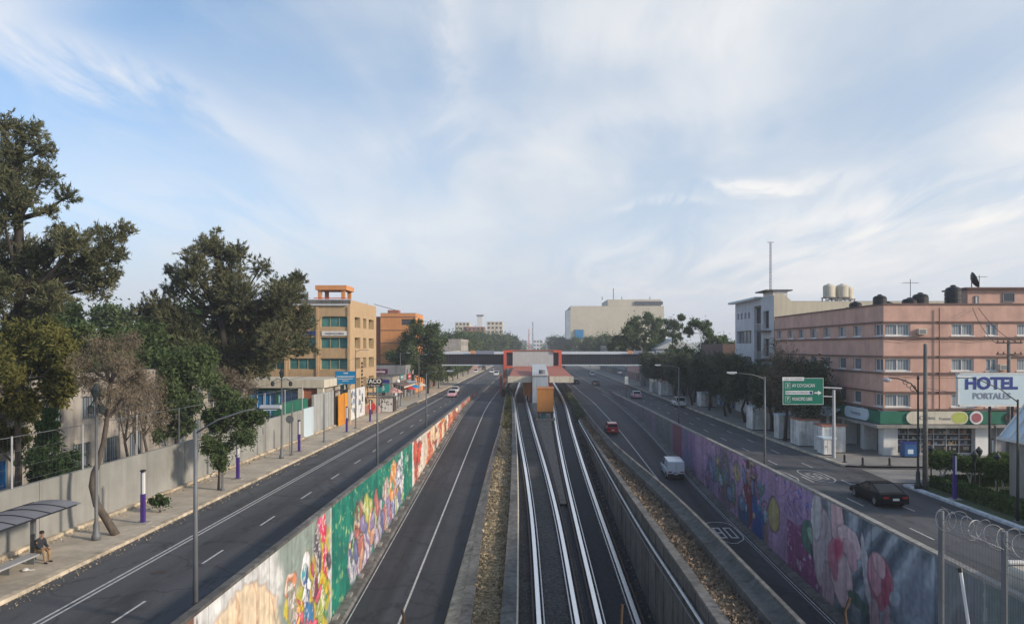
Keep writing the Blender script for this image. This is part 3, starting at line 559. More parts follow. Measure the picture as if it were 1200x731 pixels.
def warp(Y, z, s, k=0):
    return Y+s*(fbm(Y*1.1, z*1.1, 31+k)-.5)*1.6+s*.35*(fbm(Y*4, z*4, 33+k)-.5), z+s*(fbm(Y*1.2, z*1.2, 35+k)-.5)*1.4+s*.35*(fbm(Y*4.2, z*4.2, 37+k)-.5)
def daub(img, Y, z, k):
    g_ = fbm(Y*7, z*7, 41+k)-.5; g2 = fbm(Y*2.2, z*6, 44+k)-.5; return img*(1+.30*g_+.22*g2)[..., None]
def bits(img, Y, z, n, y0, y1, zf, pal, seed, s0=.12, s1=.5, mask=None):
    rg = np.random.default_rng(seed)
    for _ in range(n):
        cy = rg.uniform(y0, y1); za, zb_ = zf(cy); cz = rg.uniform(za, zb_); k = cy/45; r_ = rg.uniform(s0, s1)*k; q = rg.uniform(.3, .8); an = rg.uniform(0, 3.1); c = pal[rg.integers(len(pal))]
        sel = (np.abs(Y[:, 0]-cy) < r_*2.2); 
        if not sel.any(): continue
        Ys_, zs_ = Y[sel], z[sel]; im = img[sel]; im = over(im, ell(Ys_, zs_, cy, cz, r_*1.18, r_*q*1.25, an, .04)*.75, (.05, .05, .07)); im = over(im, ell(Ys_, zs_, cy, cz, r_, r_*q, an, .05), c); im = over(im, ell(Ys_, zs_, cy+r_*.2, cz+r_*.15, r_*.45, r_*q*.3, an, .1)*.6, tuple(min(1, v*1.5+.12) for v in c)); img = img.copy(); img[sel] = im
    return img
def panel_joints(img, Y0_, step):
    return over(img, (np.abs((Y0_+1.1) % step-step/2) < .035*np.maximum(1, Y0_/45))*.55, (.10, .10, .10))
def paintL(Y, z, t):
    Y0_ = Y; Yw, zw = warp(Y, z, .45); m_ = ((Y0_ > 25.4) & (Y0_ < 42.0)) | ((Y0_ > 43.2) & (Y0_ < 70.3)) | (Y0_ > 73); f_ = m_*1.0; Y = Y*(1-f_)+Yw*f_; z = z*(1-f_)+zw*f_
    n = fbm(Y*.9, z*1.2, 5); n2 = fbm(Y*3.5, z*3.5, 6); img = np.zeros(Y.shape+(3,))+np.array((.70, .71, .70))
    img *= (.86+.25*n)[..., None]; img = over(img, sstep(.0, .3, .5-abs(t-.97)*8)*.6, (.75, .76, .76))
    img = over(img, 1-sstep(25.15, 25.25, Y), (.20, .10, .075)); # brick-coloured start
    # big pale peach hand
    hand = ell(Y, z, 30.2, -1.7, 3.9, 1.9, -.30, .05); img = over(img, hand, (.86, .70, .50))
    ln = np.abs(np.sin((Y-26.0)*1.7+np.sqrt(np.abs(z+4.6))*2.2)); img = over(img, hand*(ln < .16)*.65, (.62, .36, .22))
    img = over(img, hand*ell(Y, z, 28.6, -1.9, 1.1, 1.2, .2, .5)*.8, (.72, .40, .20)); edge = ell(Y, z, 30.2, -1.7, 4.0, 1.98, -.30, .03)-hand; img = over(img, edge*.8, (.45, .30, .22))
    # yellow blaze with birds and flowers
    wv = .5*np.sin(z*2.1)+.25*np.sin(z*5)
    img = over(img, sstep(33.2, 34.4, Y+wv*.6)*(1-sstep(42.4, 42.8, Y)), (.28, .34, .31))
    bl = sstep(34.9, 35.05, Y+wv)*(1-sstep(41.6, 42.2, Y+wv))*(1-sstep(-1.6, .1, z+(Y-40)*-.28+.4*np.sin(Y*2.3))); img = over(img, bl, (.70, .56, .05))
    img = over(img, bl*(n2 > .62), (.62, .30, .04)); img = over(img, bl*(n2 < .32)*.8, (.30, .42, .05))
    for (cy, cz, a, bb, c) in ((39.9, -.6, .55, .8, (.75, .06, .12)), (39.0, -.35, .4, .5, (.78, .10, .25)), (38.7, -1.5, .6, 1.3, (.12, .10, .14)), (40.4, -2.6, .6, 1.1, (.75, .05, .16)), (36.4, -1.9, .8, .8, (.78, .80, .82)), (36.6, -3.1, .6, 1.3, (.08, .12, .30)),
                               (38.2, -3.3, .5, 1.0, (.20, .06, .10)), (34.2, -1.8, .7, .6, (.74, .28, .14)), (34.6, -3.2, .5, 1.6, (.32, .30, .26)), (34.1, -5.0, .8, .8, (.70, .25, .10)), (37.1, -4.5, .8, .9, (.06, .22, .45)), (41.3, -3.0, .7, .9, (.62, .64, .68)), (36.1, -2.0, .3, .3, (.05, .35, .40)), (35.3, -4.6, .8, 1.0, (.45, .06, .10)), (39.2, -4.6, .9, 1.0, (.35, .42, .08))):
        cy += 1.1; cz += .55; img = over(img, ell(Y, z, cy, cz, a*1.15, bb*1.08, .3, .05)*.6, (.12, .08, .08)); img = over(img, ell(Y, z, cy, cz, a, bb, .3, .1), c); img = over(img, (ell(Y, z, cy, cz, a, bb, .3, .1)*(fbm(Y*6, z*6, int(cy*7)) > .62))*.7, (.85, .82, .75))
    # deep green field with creatures
    gr = sstep(42.5, 42.6, Y)*(1-sstep(71.1, 71.3, Y)); img = over(img, gr, (.008, .20, .145)); img = over(img, gr*(n > .62)*.45, (.02, .30, .20)); img = over(img, gr*(n2 > .80)*.7, (.30, .50, .25)); img = over(img, gr*(n < .35)*.5, (.005, .13, .11))
    img = over(img, (np.abs(Y-42.35) < .1)*1., (.62, .64, .62))
    for (cy, cz, a, bb, an, c, c2) in ((49.5, -2.1, 1.6, 2.0, .2, (.30, .13, .09), (.62, .45, .30)), (51.8, -1.9, 1.7, 1.6, -.2, (.34, .45, .10), (.70, .62, .20)), (47.4, -3.6, 1.3, 1.8, .3, (.55, .58, .66), (.12, .12, .30)), (51.0, -4.0, 2.8, 1.2, .1, (.55, .50, .58), (.18, .10, .28)),
                                      (55.3, -3.1, 1.8, 2.0, .4, (.48, .46, .60), (.25, .12, .10)), (58.5, -2.4, 1.8, 2.0, .5, (.62, .58, .52), (.30, .10, .12)), (61.8, -1.5, 1.7, 2.1, .3, (.70, .26, .06), (.88, .60, .30)), (62.3, -3.4, 3.2, .9, .1, (.50, .50, .62), (.10, .12, .30)), (65.6, -1.2, .8, 2.3, .1, (.66, .70, .72), (.20, .28, .36)), (53.0, -3.0, .7, 1.4, .6, (.70, .30, .10), (.9, .7, .5)), (68.6, -.2, .9, .35, 0, (.45, .62, .52), (.1, .3, .2))):
        img = over(img, ell(Y, z, cy, cz, a*1.1, bb*1.06, an, .04)*.7, (.03, .06, .07)); mk = ell(Y, z, cy, cz, a, bb, an, .12); st = np.sin(Y*5.2+z*1.3+2*np.sin(z*1.7)) > .35; img = over(img, mk, c); img = over(img, mk*st*.8, c2); img = over(img, mk*(n2 > .7)*.5, (.85, .83, .8))
    # orange, white panels
    orr = sstep(71.2, 71.4, Y); img = over(img, orr, (.72, .62, .50)); per = np.sin((Y-71)*.62+.6*np.sin(z*1.5)); img = over(img, orr*sstep(.0, .25, per), (.74, .20, .07)); img = over(img, orr*sstep(.75, .9, per), (.55, .08, .04)); img = over(img, orr*(n2 > .68)*.6, (.80, .72, .62)); img = over(img, orr*(n2 < .25)*.5, (.60, .14, .06))
    img = over(img, ell(Y, z, 76.5, -1.3, 1.8, 1.5, 0, .1)-ell(Y, z, 76.5, -1.3, 1.2, 1.0, 0, .1), (.86, .82, .76)); img = over(img, (Y0_ > 71.2)*(Y0_ < 72.4)*1., (.72, .72, .70)); img = over(img, orr*(np.abs(t-.95) < .05)*.8, (.78, .74, .70))
    img = over(img, sstep(118, 124, Y)*.5, (.45, .12, .09))
    birds = [(.80, .12, .20), (.85, .68, .10), (.10, .22, .50), (.85, .83, .78), (.12, .30, .14), (.10, .08, .10), (.82, .42, .12), (.45, .08, .14), (.35, .55, .70)]
    img = bits(img, Y, z, 26, 35.2, 42.0, lambda c: (-5.2, -1.6+(c-38.5)*.45), birds, 71, .18, .6)
    beasts = [(.62, .60, .70), (.28, .22, .40), (.55, .30, .20), (.80, .52, .25), (.42, .55, .22), (.75, .72, .68), (.16, .18, .36), (.50, .16, .14), (.82, .66, .55)]
    img = bits(img, Y, z, 46, 46.5, 66.5, lambda c: (-4.8+(c-46)*.08, -2.2+(c-46)*.075), beasts, 72, .3, .95); img = bits(img, Y, z, 40, 43, 70.5, lambda c: (-3.0+(c-46)*.08, .6), [(.02, .30, .20), (.01, .13, .10), (.25, .45, .25)], 73, .10, .35)
    img = bits(img, Y, z, 40, 73, 115, lambda c: (-3.0+(c-73)*.06, .6), [(.86, .80, .70), (.80, .30, .10), (.60, .08, .05), (.88, .62, .40), (.35, .08, .06)], 74, .3, .9)
    img = panel_joints(img, Y0_, 6.1)
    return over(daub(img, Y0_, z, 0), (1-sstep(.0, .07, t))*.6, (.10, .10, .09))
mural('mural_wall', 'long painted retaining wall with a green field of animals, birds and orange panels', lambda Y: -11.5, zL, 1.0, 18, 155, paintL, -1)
def paintR(Y, z, t):
    Y0_ = Y; Y, z = warp(Y, z, .3, 9)
    n = fbm(Y*.8, z*1.1, 15); n2 = fbm(Y*3.2, z*3.0, 16); n3_ = fbm(Y*1.7, z*.5, 18)
    pu = np.array((.45, .28, .44)); img = np.zeros(Y.shape+(3,))+pu; img *= (.80+.4*n)[..., None]
    img = over(img, (n2 > .72)*.5, (.40, .27, .46)); img = over(img, sstep(.62, .8, n3_)*.5*(Y < 60), (.26, .22, .42))
    # lower magenta gateway
    mg = sstep(44.4, 44.6, Y)*(1-sstep(51.2, 51.4, Y))*(z < -1.55-.12*(Y-48)); img = over(img, mg*.9, (.27, .07, .18)); img = over(img, mg*((np.abs((Y*1.1) % 1.5-.75) < .09) | (np.abs((z*1.2) % 1.4-.7) < .08))*.85, (.36, .13, .27)); img = over(img, mg*(n2 > .8), (.5, .35, .45))
    # blue script in the upper purple
    sc_ = sstep(46, 46.2, Y)*(1-sstep(52, 52.3, Y))*(z > -1.7+(Y-49)*.05)*(np.abs(np.sin(Y*3.0+2.4*np.sin(z*3.1))) < .28)*(np.sin(Y*1.15+.4) > -.35); img = over(img, sc_*.85, (.07, .10, .36))
    for cy, cz, r_ in ((54.0, -2.2, 1.15), (63.3, -.65, .85), (69.5, -.9, .8)):
        img = over(img, ell(Y, z, cy, cz, r_*1.15, r_*1.12, 0, .06), (.10, .07, .14)); img = over(img, ell(Y, z, cy, cz, r_, r_, 0, .08), (.46, .37, .13)); img = over(img, ell(Y, z, cy, cz, r_*.8, r_*.8, 0, .5)*.5, (.55, .46, .25))
    # woman with dark hair and blue robe
    img = over(img, ell(Y, z, 59.9, -1.0, 1.7, 2.0, .1), (.10, .05, .06)); img = over(img, ell(Y, z, 60.0, -1.0, 1.0, 1.2, .1), (.35, .20, .15)); img = over(img, ell(Y, z, 60.6, -2.8, 1.6, 2.0, .1), (.22, .05, .06)); img = over(img, ell(Y, z, 57.6, -3.2, 1.5, 1.9, -.2), (.035, .11, .33)); img = over(img, ell(Y, z, 57.3, -1.4, .7, 1.2, .1), (.12, .27, .35)); img = over(img, ell(Y, z, 61.5, -3.8, 1.5, 1.2, 0), (.06, .10, .20)); img = over(img, ell(Y, z, 55.8, -3.9, .8, 1.1, .3)*.8, (.25, .18, .14))
    img = over(img, ell(Y, z, 58.0, -4.2, 1.4, .9, 0)*.8, (.03, .07, .25))
    # saint and bushes
    img = over(img, ell(Y, z, 67.0, -1.5, 1.9, 2.3, 0, .3)*.9, (.12, .12, .10)); img = over(img, ell(Y, z, 66.8, -1.2, .7, 1.3, 0)*.9, (.16, .24, .22)); img = over(img, ell(Y, z, 66, -3.2, 3.0, 1.2, 0, .3)*.8, (.18, .12, .12))
    img = over(img, ell(Y, z, 71.5, -2.2, 2.2, 1.8, 0, .4)*.7, (.16, .15, .28)); img = over(img, (Y > 63)*(Y < 76)*(n2 < .33)*.6, (.10, .13, .22))
    img = over(img, sstep(76, 80, Y)*.75, (.17, .10, .23)); img = over(img, (Y > 80)*(Y < 84)*(n3_ > .5)*.7, (.10, .16, .22)); img = over(img, sstep(84.5, 85, Y)*(1-sstep(89.5, 90.5, Y))*.85, (.21, .06, .075)); img = over(img, sstep(89.8, 91, Y)*(1-sstep(101, 103, Y))*.8, (.11, .15, .13)); img = over(img, (Y > 90)*(Y < 103)*(n2 > .6)*.5, (.18, .22, .12)); img = over(img, sstep(102, 106, Y)*.85, (.15, .15, .15))
    # grey folds of the near part
    gy = 1-sstep(45.0, 45.3, Y); img = over(img, gy, (.17, .205, .25)); fold = np.sin(Y*2.6+z*1.6+2.2*np.sin(z*.8+Y*.35)); img = over(img, gy*sstep(.1, .95, fold)*.75, (.50, .55, .60)); img = over(img, gy*sstep(-.3, -.95, fold)*.6, (.05, .07, .10))
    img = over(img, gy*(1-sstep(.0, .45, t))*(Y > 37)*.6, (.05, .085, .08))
    br = np.abs(np.sin((Y-33)*2.9+np.sin(z*2.6)*1.3+z*1.2)) < .17; img = over(img, br*(z < -1.8)*(Y < 37.0)*.75, (.045, .06, .08)); img = over(img, (Y < 36.8)*(z < -1.2)*(n > .5)*.45, (.42, .46, .50))
    img = bits(img, Y, z, 34, 56, 75, lambda c: (-3.4, .4), [(.16, .22, .34), (.40, .30, .20), (.14, .22, .18), (.50, .24, .40), (.26, .12, .22), (.30, .42, .50)], 81, .2, .7)
    img = bits(img, Y, z, 34, 45.5, 54, lambda c: (-1.2, .6), [(.12, .16, .46), (.45, .30, .55), (.20, .12, .38)], 82, .08, .26); img = bits(img, Y, z, 26, 45, 51, lambda c: (-4.8, -2.0), [(.60, .40, .55), (.36, .08, .22), (.50, .16, .34)], 83, .08, .3)
    # lily petals, pink
    def petal(cy, cz, ry, rz, an, c=(.53, .34, .36)):
        nonlocal img
        img = over(img, ell(Y, z, cy, cz, ry*1.08, rz*1.04, an, .05)*.7, (.15, .08, .10)); m_ = ell(Y, z, cy, cz, ry, rz, an, .06); img = over(img, m_, c); img = over(img, m_*sstep(.2, 1, np.sin((Y-cy)*7*math.cos(an)+(z-cz)*7*math.sin(an)))*.35, tuple(q*.62 for q in c))
    def PE(px, py, rx, rz, an=0, c=(.72, .48, .50)):
        Yc = 17.7*867/(px-623); petal(Yc, 10-(py-407)*Yc/867, rx*Yc/(px-623), rz*Yc/867, an, c)
    PE(948, 630, 9, 20, 0, (.10, .20, .16)); PE(951, 628, 5, 9, .2, (.30, .45, .32)); PE(952, 646, 4, 9, .2, (.05, .12, .10))
    PE(963, 642, 12, 46, 0, (.62, .50, .52)); PE(957, 605, 6, 26, .1, (.66, .62, .62)); PE(970, 690, 6, 32, 0, (.58, .40, .44)); PE(981, 612, 8, 32, -.1, (.76, .50, .52)); PE(994, 632, 14, 15, .2, (.80, .58, .60)); PE(996, 650, 9, 12, .5, (.74, .46, .50)); PE(986, 678, 14, 30, .05, (.78, .55, .56)); PE(977, 655, 5, 26, 0, (.62, .22, .30))
    img = over(img, ell(Y, z, 42.7, -1.6, .65, .6, 0, .4), (.58, .10, .18))
    PE(1015, 668, 5, 40, -.25, (.62, .58, .60)); PE(1031, 683, 15, 30, 0, (.52, .16, .22)); PE(1026, 672, 8, 24, .3, (.72, .36, .42)); PE(1038, 690, 6, 22, -.3, (.46, .10, .16)); PE(1030, 664, 6, 14, 0, (.78, .48, .50)); PE(1024, 722, 6, 24, 0, (.55, .38, .40)); PE(1040, 726, 5, 22, .3, (.46, .30, .34)); PE(1006, 705, 12, 8, .2, (.10, .17, .14)); PE(1050, 700, 7, 10, 0, (.45, .48, .54))
    img = over(img, ell(Y, z, 34.3, -1.6, 1.7, 2.2, .5, .25)*.55, (.40, .44, .50)); img = over(img, ell(Y, z, 34.0, -1.6, .9, 1.3, .4, .4)*.5, (.17, .20, .26))
    img = panel_joints(img, Y0_, 6.1)
    nr = 1-sstep(32.2, 32.4, Y); img = over(img, nr*.85, (.12, .17, .20)); img = over(img, ell(Y, z, 30.2, -1.6, .8, 1.0, 0, .2), (.06, .08, .12)); img = over(img, (Y < 29.2)*1., (.09, .17, .17))
    img = over(img, (np.abs(Y-28.9) < .1)*1., (.35, .38, .38))
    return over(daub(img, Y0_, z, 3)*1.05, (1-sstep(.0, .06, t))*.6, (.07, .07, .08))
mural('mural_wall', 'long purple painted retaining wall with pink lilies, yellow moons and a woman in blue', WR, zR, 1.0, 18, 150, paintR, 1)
# weep-hole ledge stones along both bases
b = MB()
for i in range(40):
    Y = 30+i*3.1
    if Y < 130: b.box(-11.45, -11.15, Y, Y+.7, zL(Y)+.15, zL(Y)+.3)
tag(b.build('drain_blocks', 'conc'), kind='structure')
# ================= BUILDINGS =================
def facade(root, p0, p1, z0, z1, holes, wm, depth=.22, fm='white', pm='curtain', mull=1, sill=True, name='window', fw=.07, arch=False):
    """wall seen from outside, left p0 to right p1, with real openings; every opening gets a window part with a pane"""
    p0, p1 = Vector(p0), Vector(p1); d = (p1-p0); W = d.length; d.normalize(); nrm = Vector((d.y, -d.x))
    def pt(u, v, o=0.0): q = p0+d*u+nrm*o; return (q.x, q.y, v)
    us = sorted({0, W} | {h[0] for h in holes} | {h[1] for h in holes}); vs = sorted({z0, z1} | {h[2] for h in holes} | {h[3] for h in holes})
    us = [u for u in us if 0 <= u <= W]; b = MB()
    for i in range(len(us)-1):
        for j in range(len(vs)-1):
            cu, cv_ = (us[i]+us[i+1])/2, (vs[j]+vs[j+1])/2
            if any(h[0] < cu < h[1] and h[2] < cv_ < h[3] for h in holes): continue
            b.mesh([pt(us[i], vs[j]), pt(us[i+1], vs[j]), pt(us[i+1], vs[j+1]), pt(us[i], vs[j+1])], [(0, 1, 2, 3)])
    for h in holes:
        u0, u1, v0, v1 = h[:4]; c = [(u0, v0), (u1, v0), (u1, v1), (u0, v1)]
        for k in range(4):
            a, e = c[k], c[(k+1) % 4]; b.mesh([pt(*a), pt(*e), pt(*e, -depth), pt(*a, -depth)], [(0, 1, 2, 3)])
    b.build('wall', wm, root, world=True)
    for h in holes:
        u0, u1, v0, v1 = h[:4]; mu = h[4] if len(h) > 4 else mull; PM = h[5] if len(h) > 5 else pm
        f = MB(); o0, o1 = -depth+.02, -depth+.09
        def bar(a0, a1, b0, b1, oo0=o0, oo1=o1):
            q = [pt(a0, b0, oo0), pt(a1, b0, oo0), pt(a1, b0, oo1), pt(a0, b0, oo1), pt(a0, b1, oo0), pt(a1, b1, oo0), pt(a1, b1, oo1), pt(a0, b1, oo1)]
            f.mesh(q, [(0, 1, 2, 3), (7, 6, 5, 4), (0, 4, 5, 1), (1, 5, 6, 2), (2, 6, 7, 3), (3, 7, 4, 0)])
        bar(u0, u1, v0, v0+fw); bar(u0, u1, v1-fw, v1); bar(u0, u0+fw, v0+fw, v1-fw); bar(u1-fw, u1, v0+fw, v1-fw)
        for k in range(mu): uu = u0+(u1-u0)*(k+1)/(mu+1); bar(uu-fw*.4, uu+fw*.4, v0+fw, v1-fw)
        if sill: bar(u0-.06, u1+.06, v0-.09, v0-.005, -.02, .08)
        w = f.build(name, fm, root, world=True)
        if arch:
            pass
        g_ = MB().mesh([pt(u0, v0, -depth), pt(u1, v0, -depth), pt(u1, v1, -depth), pt(u0, v1, -depth)], [(0, 1, 2, 3)])
        g_.build('pane', PM, w, world=True)
def shell(root, x0, x1, y0, y1, z1, wm, faces='NEW', z0=-.02, roof='conc_d', par=.5):
    b = MB()
    F = {'S': [(x0, y0), (x1, y0)], 'N': [(x1, y1), (x0, y1)], 'W': [(x0, y1), (x0, y0)], 'E': [(x1, y0), (x1, y1)]}
    for f in faces: (a, c), (e, g_) = F[f]; b.mesh([(a, c, z0), (e, g_, z0), (e, g_, z1), (a, c, z1)], [(0, 1, 2, 3)])
    if faces: b.build('wall', wm, root, world=True)
    r = MB(); r.box(x0+.25, x1-.25, y0+.25, y1-.25, z1-par-.15, z1-par)
    for (a, c, e, g_) in ((x0, x1, y0, y0+.25), (x0, x1, y1-.25, y1), (x0, x0+.25, y0+.25, y1-.25), (x1-.25, x1, y0+.25, y1-.25)): r.box(a+.003, c-.003, e+.003, g_-.003, z1-par, z1+.05)
    r.build('roof', [roof], root, world=True)
def win(root, x0, x1, y0, y1, z0, z1, m='glass', name='window', fm=None):
    """window in a far facade: frame with a pane in front of the wall plane"""
    f = MB(); th = .08
    if abs(y1-y0) < abs(x1-x0):
        f.box(x0, x1, y0-.10, y0-.01, z0, z0+th); f.box(x0, x1, y0-.10, y0-.01, z1-th, z1); f.box(x0, x0+th, y0-.10, y0-.01, z0+th, z1-th); f.box(x1-th, x1, y0-.10, y0-.01, z0+th, z1-th)
        o = f.build(name, fm or 'greywall', root, world=True); MB().box(x0+th, x1-th, y0-.05, y0-.01, z0+th, z1-th).build('pane', m, o, world=True)
    else:
        s = -1 if x0 > 0 else 1; X = x0; a, c = (X+.01*s, X+.10*s); a, c = min(a, c), max(a, c)
        f.box(a, c, y0, y1, z0, z0+th); f.box(a, c, y0, y1, z1-th, z1); f.box(a, c, y0, y0+th, z0+th, z1-th); f.box(a, c, y1-th, y1, z0+th, z1-th)
        o = f.build(name, fm or 'greywall', root, world=True); a2, c2 = (X+.01*s, X+.05*s); MB().box(min(a2, c2), max(a2, c2), y0+th, y1-th, z0+th, z1-th).build('pane', m, o, world=True)

# ---- salmon hotel ----
HX, HY = 32.2, 67.7
hotel = thing('hotel_building', 'long salmon pink three-storey hotel over shops with dark ledges, on the corner', 'building', (HX, HY, 0))
rowsz = [(11.08, 12.16), (7.84, 8.98), (4.56, 5.74)]
fh = []
for zi, (a, c) in enumerate(rowsz):
    fh += [(.0, 2.45, a, c, 1), (6.2, 8.25, a, c, 1), (9.35, 10.45, a, c, 1), (12.2, 14.4, a, c, 1), (17, 19, a, c, 1), (21.5, 23.5, a, c, 1), (26, 28, a, c, 1)]
fh[:0] = []
facade(hotel, (HX, HY), (62, HY), 4.2, 13.9, [(h[0]+.12,)+h[1:] if h[0] == 0 else h for h in fh], 'pink_l', pm='curtain', fw=.10)
sh = []; SW = 98-HY
for a, c in rowsz:
    for i, yc in enumerate((68.6, 73.2, 76.7, 80.7, 84.5, 88.3, 92.1, 96.1)):
        w = .9 if i else .85; u = 98-yc
        sh.append((u-w, min(SW-.12, u+w), a, c, 1 if i == 0 else 0))
facade(hotel, (HX, 98), (HX, HY), 4.2, 13.9, sh, 'pink_l', pm='curtain_y')
shell(hotel, HX, 62, HY, 98, 13.9, 'pink_l', 'NE', z0=0, par=.6)
b = MB()
for z_ in (12.3, 10.86, 9.14, 7.62, 5.88, 4.3):
    b.box(HX-.14, 62, HY-.14, HY-.003, z_-.05, z_+.09); b.box(HX-.14, HX-.003, HY-.003, 98, z_-.05, z_+.09)
b.box(HX-.1, 62, HY-.1, HY-.004, 13.9, 14.03); b.box(HX-.1, HX-.004, HY-.004, 98, 13.9, 14.03)
b.split('ledge', 'brownband', hotel, world=True)
# shop floor
sf = MB(); sf.box(HX+1.2, 61.8, HY+1.0, 97.5, 0, 4.19); sf.build('shop_interior', 'greywall', hotel, world=True)
pl = MB()
for x0_, x1_ in ((HX, HX+1.3), (40.6, 41.8), (44.9, 45.7), (49.2, 50.6), (54, 55), (59, 60)): pl.box(x0_, x1_, HY-.02, HY+1.0, 0, 4.2)
for y_ in (71.6, 76, 80, 84, 88, 92, 96.5): pl.box(HX-.02, HX+1.2, y_, y_+.8, 0, 4.2)
pl.split('shop_pillar', 'white', hotel, world=True)
for i, (x0_, x1_, m_) in enumerate(((HX+1.3, 40.6, 'glass'), (41.8, 44.9, 'greywall'), (45.7, 49.2, 'glass'), (50.6, 54, 'glass'), (55, 59, 'glass'))):
    f = MB(); f.box(x0_, x1_, HY+.5, HY+.56, 2.75, 2.85); f.box(x0_, x1_, HY+.5, HY+.56, 0, .3)
    n_ = 6 if i == 0 else 3
    for k in range(n_+1): xx = x0_+(x1_-x0_-.06)*k/n_; f.box(xx, xx+.06, HY+.5, HY+.56, .3, 2.75)
    if i == 0:
        for zz_ in (1.0, 1.5, 2.0): f.box(x0_+.1, x1_-.1, HY+.56, HY+.8, zz_, zz_+.06)
    o = f.build('shopfront', 'steel_l', hotel, world=True); MB().box(x0_, x1_, HY+.6, HY+.64, .02, 2.9).build('pane', m_, o, world=True)
# shelves of packets behind the first front
b = MB()
for k in range(70):
    xx = HX+1.6+random.random()*6.3; zz_ = random.choice((.55, 1.06, 1.56, 2.06)); b.m = random.randrange(5); b.box(xx, xx+random.uniform(.1, .3), HY+.565, HY+.598, zz_, zz_+random.uniform(.15, .36))
b.build('shop_goods', ['greywall', 'brick', 'beige', 'greyl', 'dirtwall'], hotel, world=True)['kind'] = 'stuff'
fs = MB(); fs.box(HX-.5, 60, HY-.45, HY-.15, 3.05, 4.15); fs.box(HX-.5, HX-.15, HY-.15, 84, 3.05, 4.15); fs.build('green_fascia', 'green_b', hotel, world=True)
aw = MB(); aw.box(HX-1.1, 41.6, HY-1.1, HY-.15, 2.74, 2.98); aw.box(41.9, 61, HY-1.0, HY-.15, 2.76, 3.0); aw.box(HX-1.0, HX-.15, HY-.15, 82, 2.74, 2.97); aw.build('awning_ledge', 'conc', hotel, world=True)
def pill(parent, x0, x1, y, z0_, z1_, m, name, dep=.14):
    r_ = (z1_-z0_)/2; q = [(x1-r_+r_*math.cos(t), z0_+r_+r_*math.sin(t)) for t in np.linspace(-PI/2, PI/2, 10)]+[(x0+r_-r_*math.cos(t), z0_+r_+r_*math.sin(t)) for t in np.linspace(PI/2, -PI/2, 10)]
    o = MB().prism(q, y-dep, y, 'y').build(name, m, parent, world=True); return o
o = thing('shop_sign', 'long rounded yellowish shop sign with dark scribbled writing on the green fascia', 'sign', (37, HY-.46, 3))
pill(o, 34.0, 39.6, HY-.46, 3.05, 4.2, 'white_c', 'panel'); text('Carnes', .5, (35.9, HY-.62, 3.62), 'greywall', o); text('Frescas', .36, (37.5, HY-.62, 3.55), 'greywall', o)
pill(o, 38.1, 39.5, HY-.602, 3.15, 4.1, mat('lime_patch', (.42, .47, .10), .6), 'green_patch', .01)
o = thing('shop_sign', 'round white-rimmed shop sign with a dark red disc on the green fascia', 'sign', (40.3, HY-.46, 3.6))
pill(o, 39.75, 40.95, HY-.46, 3.03, 4.23, 'white', 'rim'); pill(o, 39.92, 40.78, HY-.602, 3.2, 4.06, mat('dark_red_disc', (.35, .10, .12), .6), 'disc', .02)
o = thing('shop_sign', 'reddish shop sign with pale writing beside the round sign, under the hotel board', 'sign', (45, HY-.46, 3.6))
pill(o, 43.0, 48.6, HY-.46, 3.1, 4.12, mat('red_brown_panel', (.26, .09, .08), .6), 'panel'); text('farmacia', .6, (45.8, HY-.62, 3.6), 'white', o)
o = thing('shop_sign', 'long rounded pale blue-grey shop sign on the shaded street side of the hotel', 'sign', (HX-.55, 72, 3.6))
b = MB(); r_ = .55; q = [(74.6-r_+r_*math.cos(t), 3.65+r_*math.sin(t)) for t in np.linspace(-PI/2, PI/2, 10)]+[(69.4+r_-r_*math.cos(t), 3.65+r_*math.sin(t)) for t in np.linspace(PI/2, -PI/2, 10)]
b.prism(q, HX-.66, HX-.52, 'x'); b.build('panel', 'signwhite', o, world=True); text('Farmacias', .55, (HX-.68, 72, 3.65), 'greyl', o, rot=(R(90), 0, R(-90)))
# canvas awnings on the street side
o = thing('shop_awning', 'striped pale canvas awning on the shaded street side of the hotel', 'awning', (HX-1, 78, 3))
MB().prism([(HX-.16, 3.9), (HX-1.7, 3.0), (HX-1.7, 2.9), (HX-.16, 3.78)], 76, 80.5, 'y').build('canvas', 'signwhite', o, world=True); b = MB(); b.tube([(HX-1.65, 76.05, 2.95), (HX-.16, 76.05, 3.2)], .03, 6); b.tube([(HX-1.65, 80.4, 2.95), (HX-.16, 80.4, 3.2)], .03, 6); b.build('stay', 'steel', o, world=True)
# roof things
def tank(x_, y_, z_, r_, h, m, label, stand=0, group=None):
    t = thing('water_tank', label, 'water tank', (x_, y_, z_), 0, group)
    b = MB(); z1_ = stand; pr = [(r_*.96, z1_), (r_, z1_+.04)]
    n_ = 5
    for k in range(n_): a = z1_+.06+(h*.78)*k/n_; c = z1_+.06+(h*.78)*(k+1)/n_; pr += [(r_, a), (r_, a+(c-a)*.7), (r_*.965, a+(c-a)*.8), (r_*.965, c-.02)]
    pr += [(r_*.98, z1_+h*.84), (r_*.8, z1_+h*.92), (r_*.35, z1_+h*.97)]
    b.lathe((0, 0, 0), pr, 20); b.build('shell', m, t, smooth=False); b = MB(); b.lathe((0, 0, z1_+h*.95), [(r_*.33, 0), (r_*.33, h*.06), (r_*.1, h*.08)], 14); b.build('lid', m, t)
    if stand:
        b = MB(); b.box(-r_, r_, -r_, r_, stand-.12, stand-.01); 
        for sx in (-1, 1):
            for sy in (-1, 1): b.box(sx*r_*.85-.06, sx*r_*.85+.06, sy*r_*.85-.06, sy*r_*.85+.06, 0, stand-.12)
        b.build('stand', 'conc', t)
    return t
RZ = 13.3
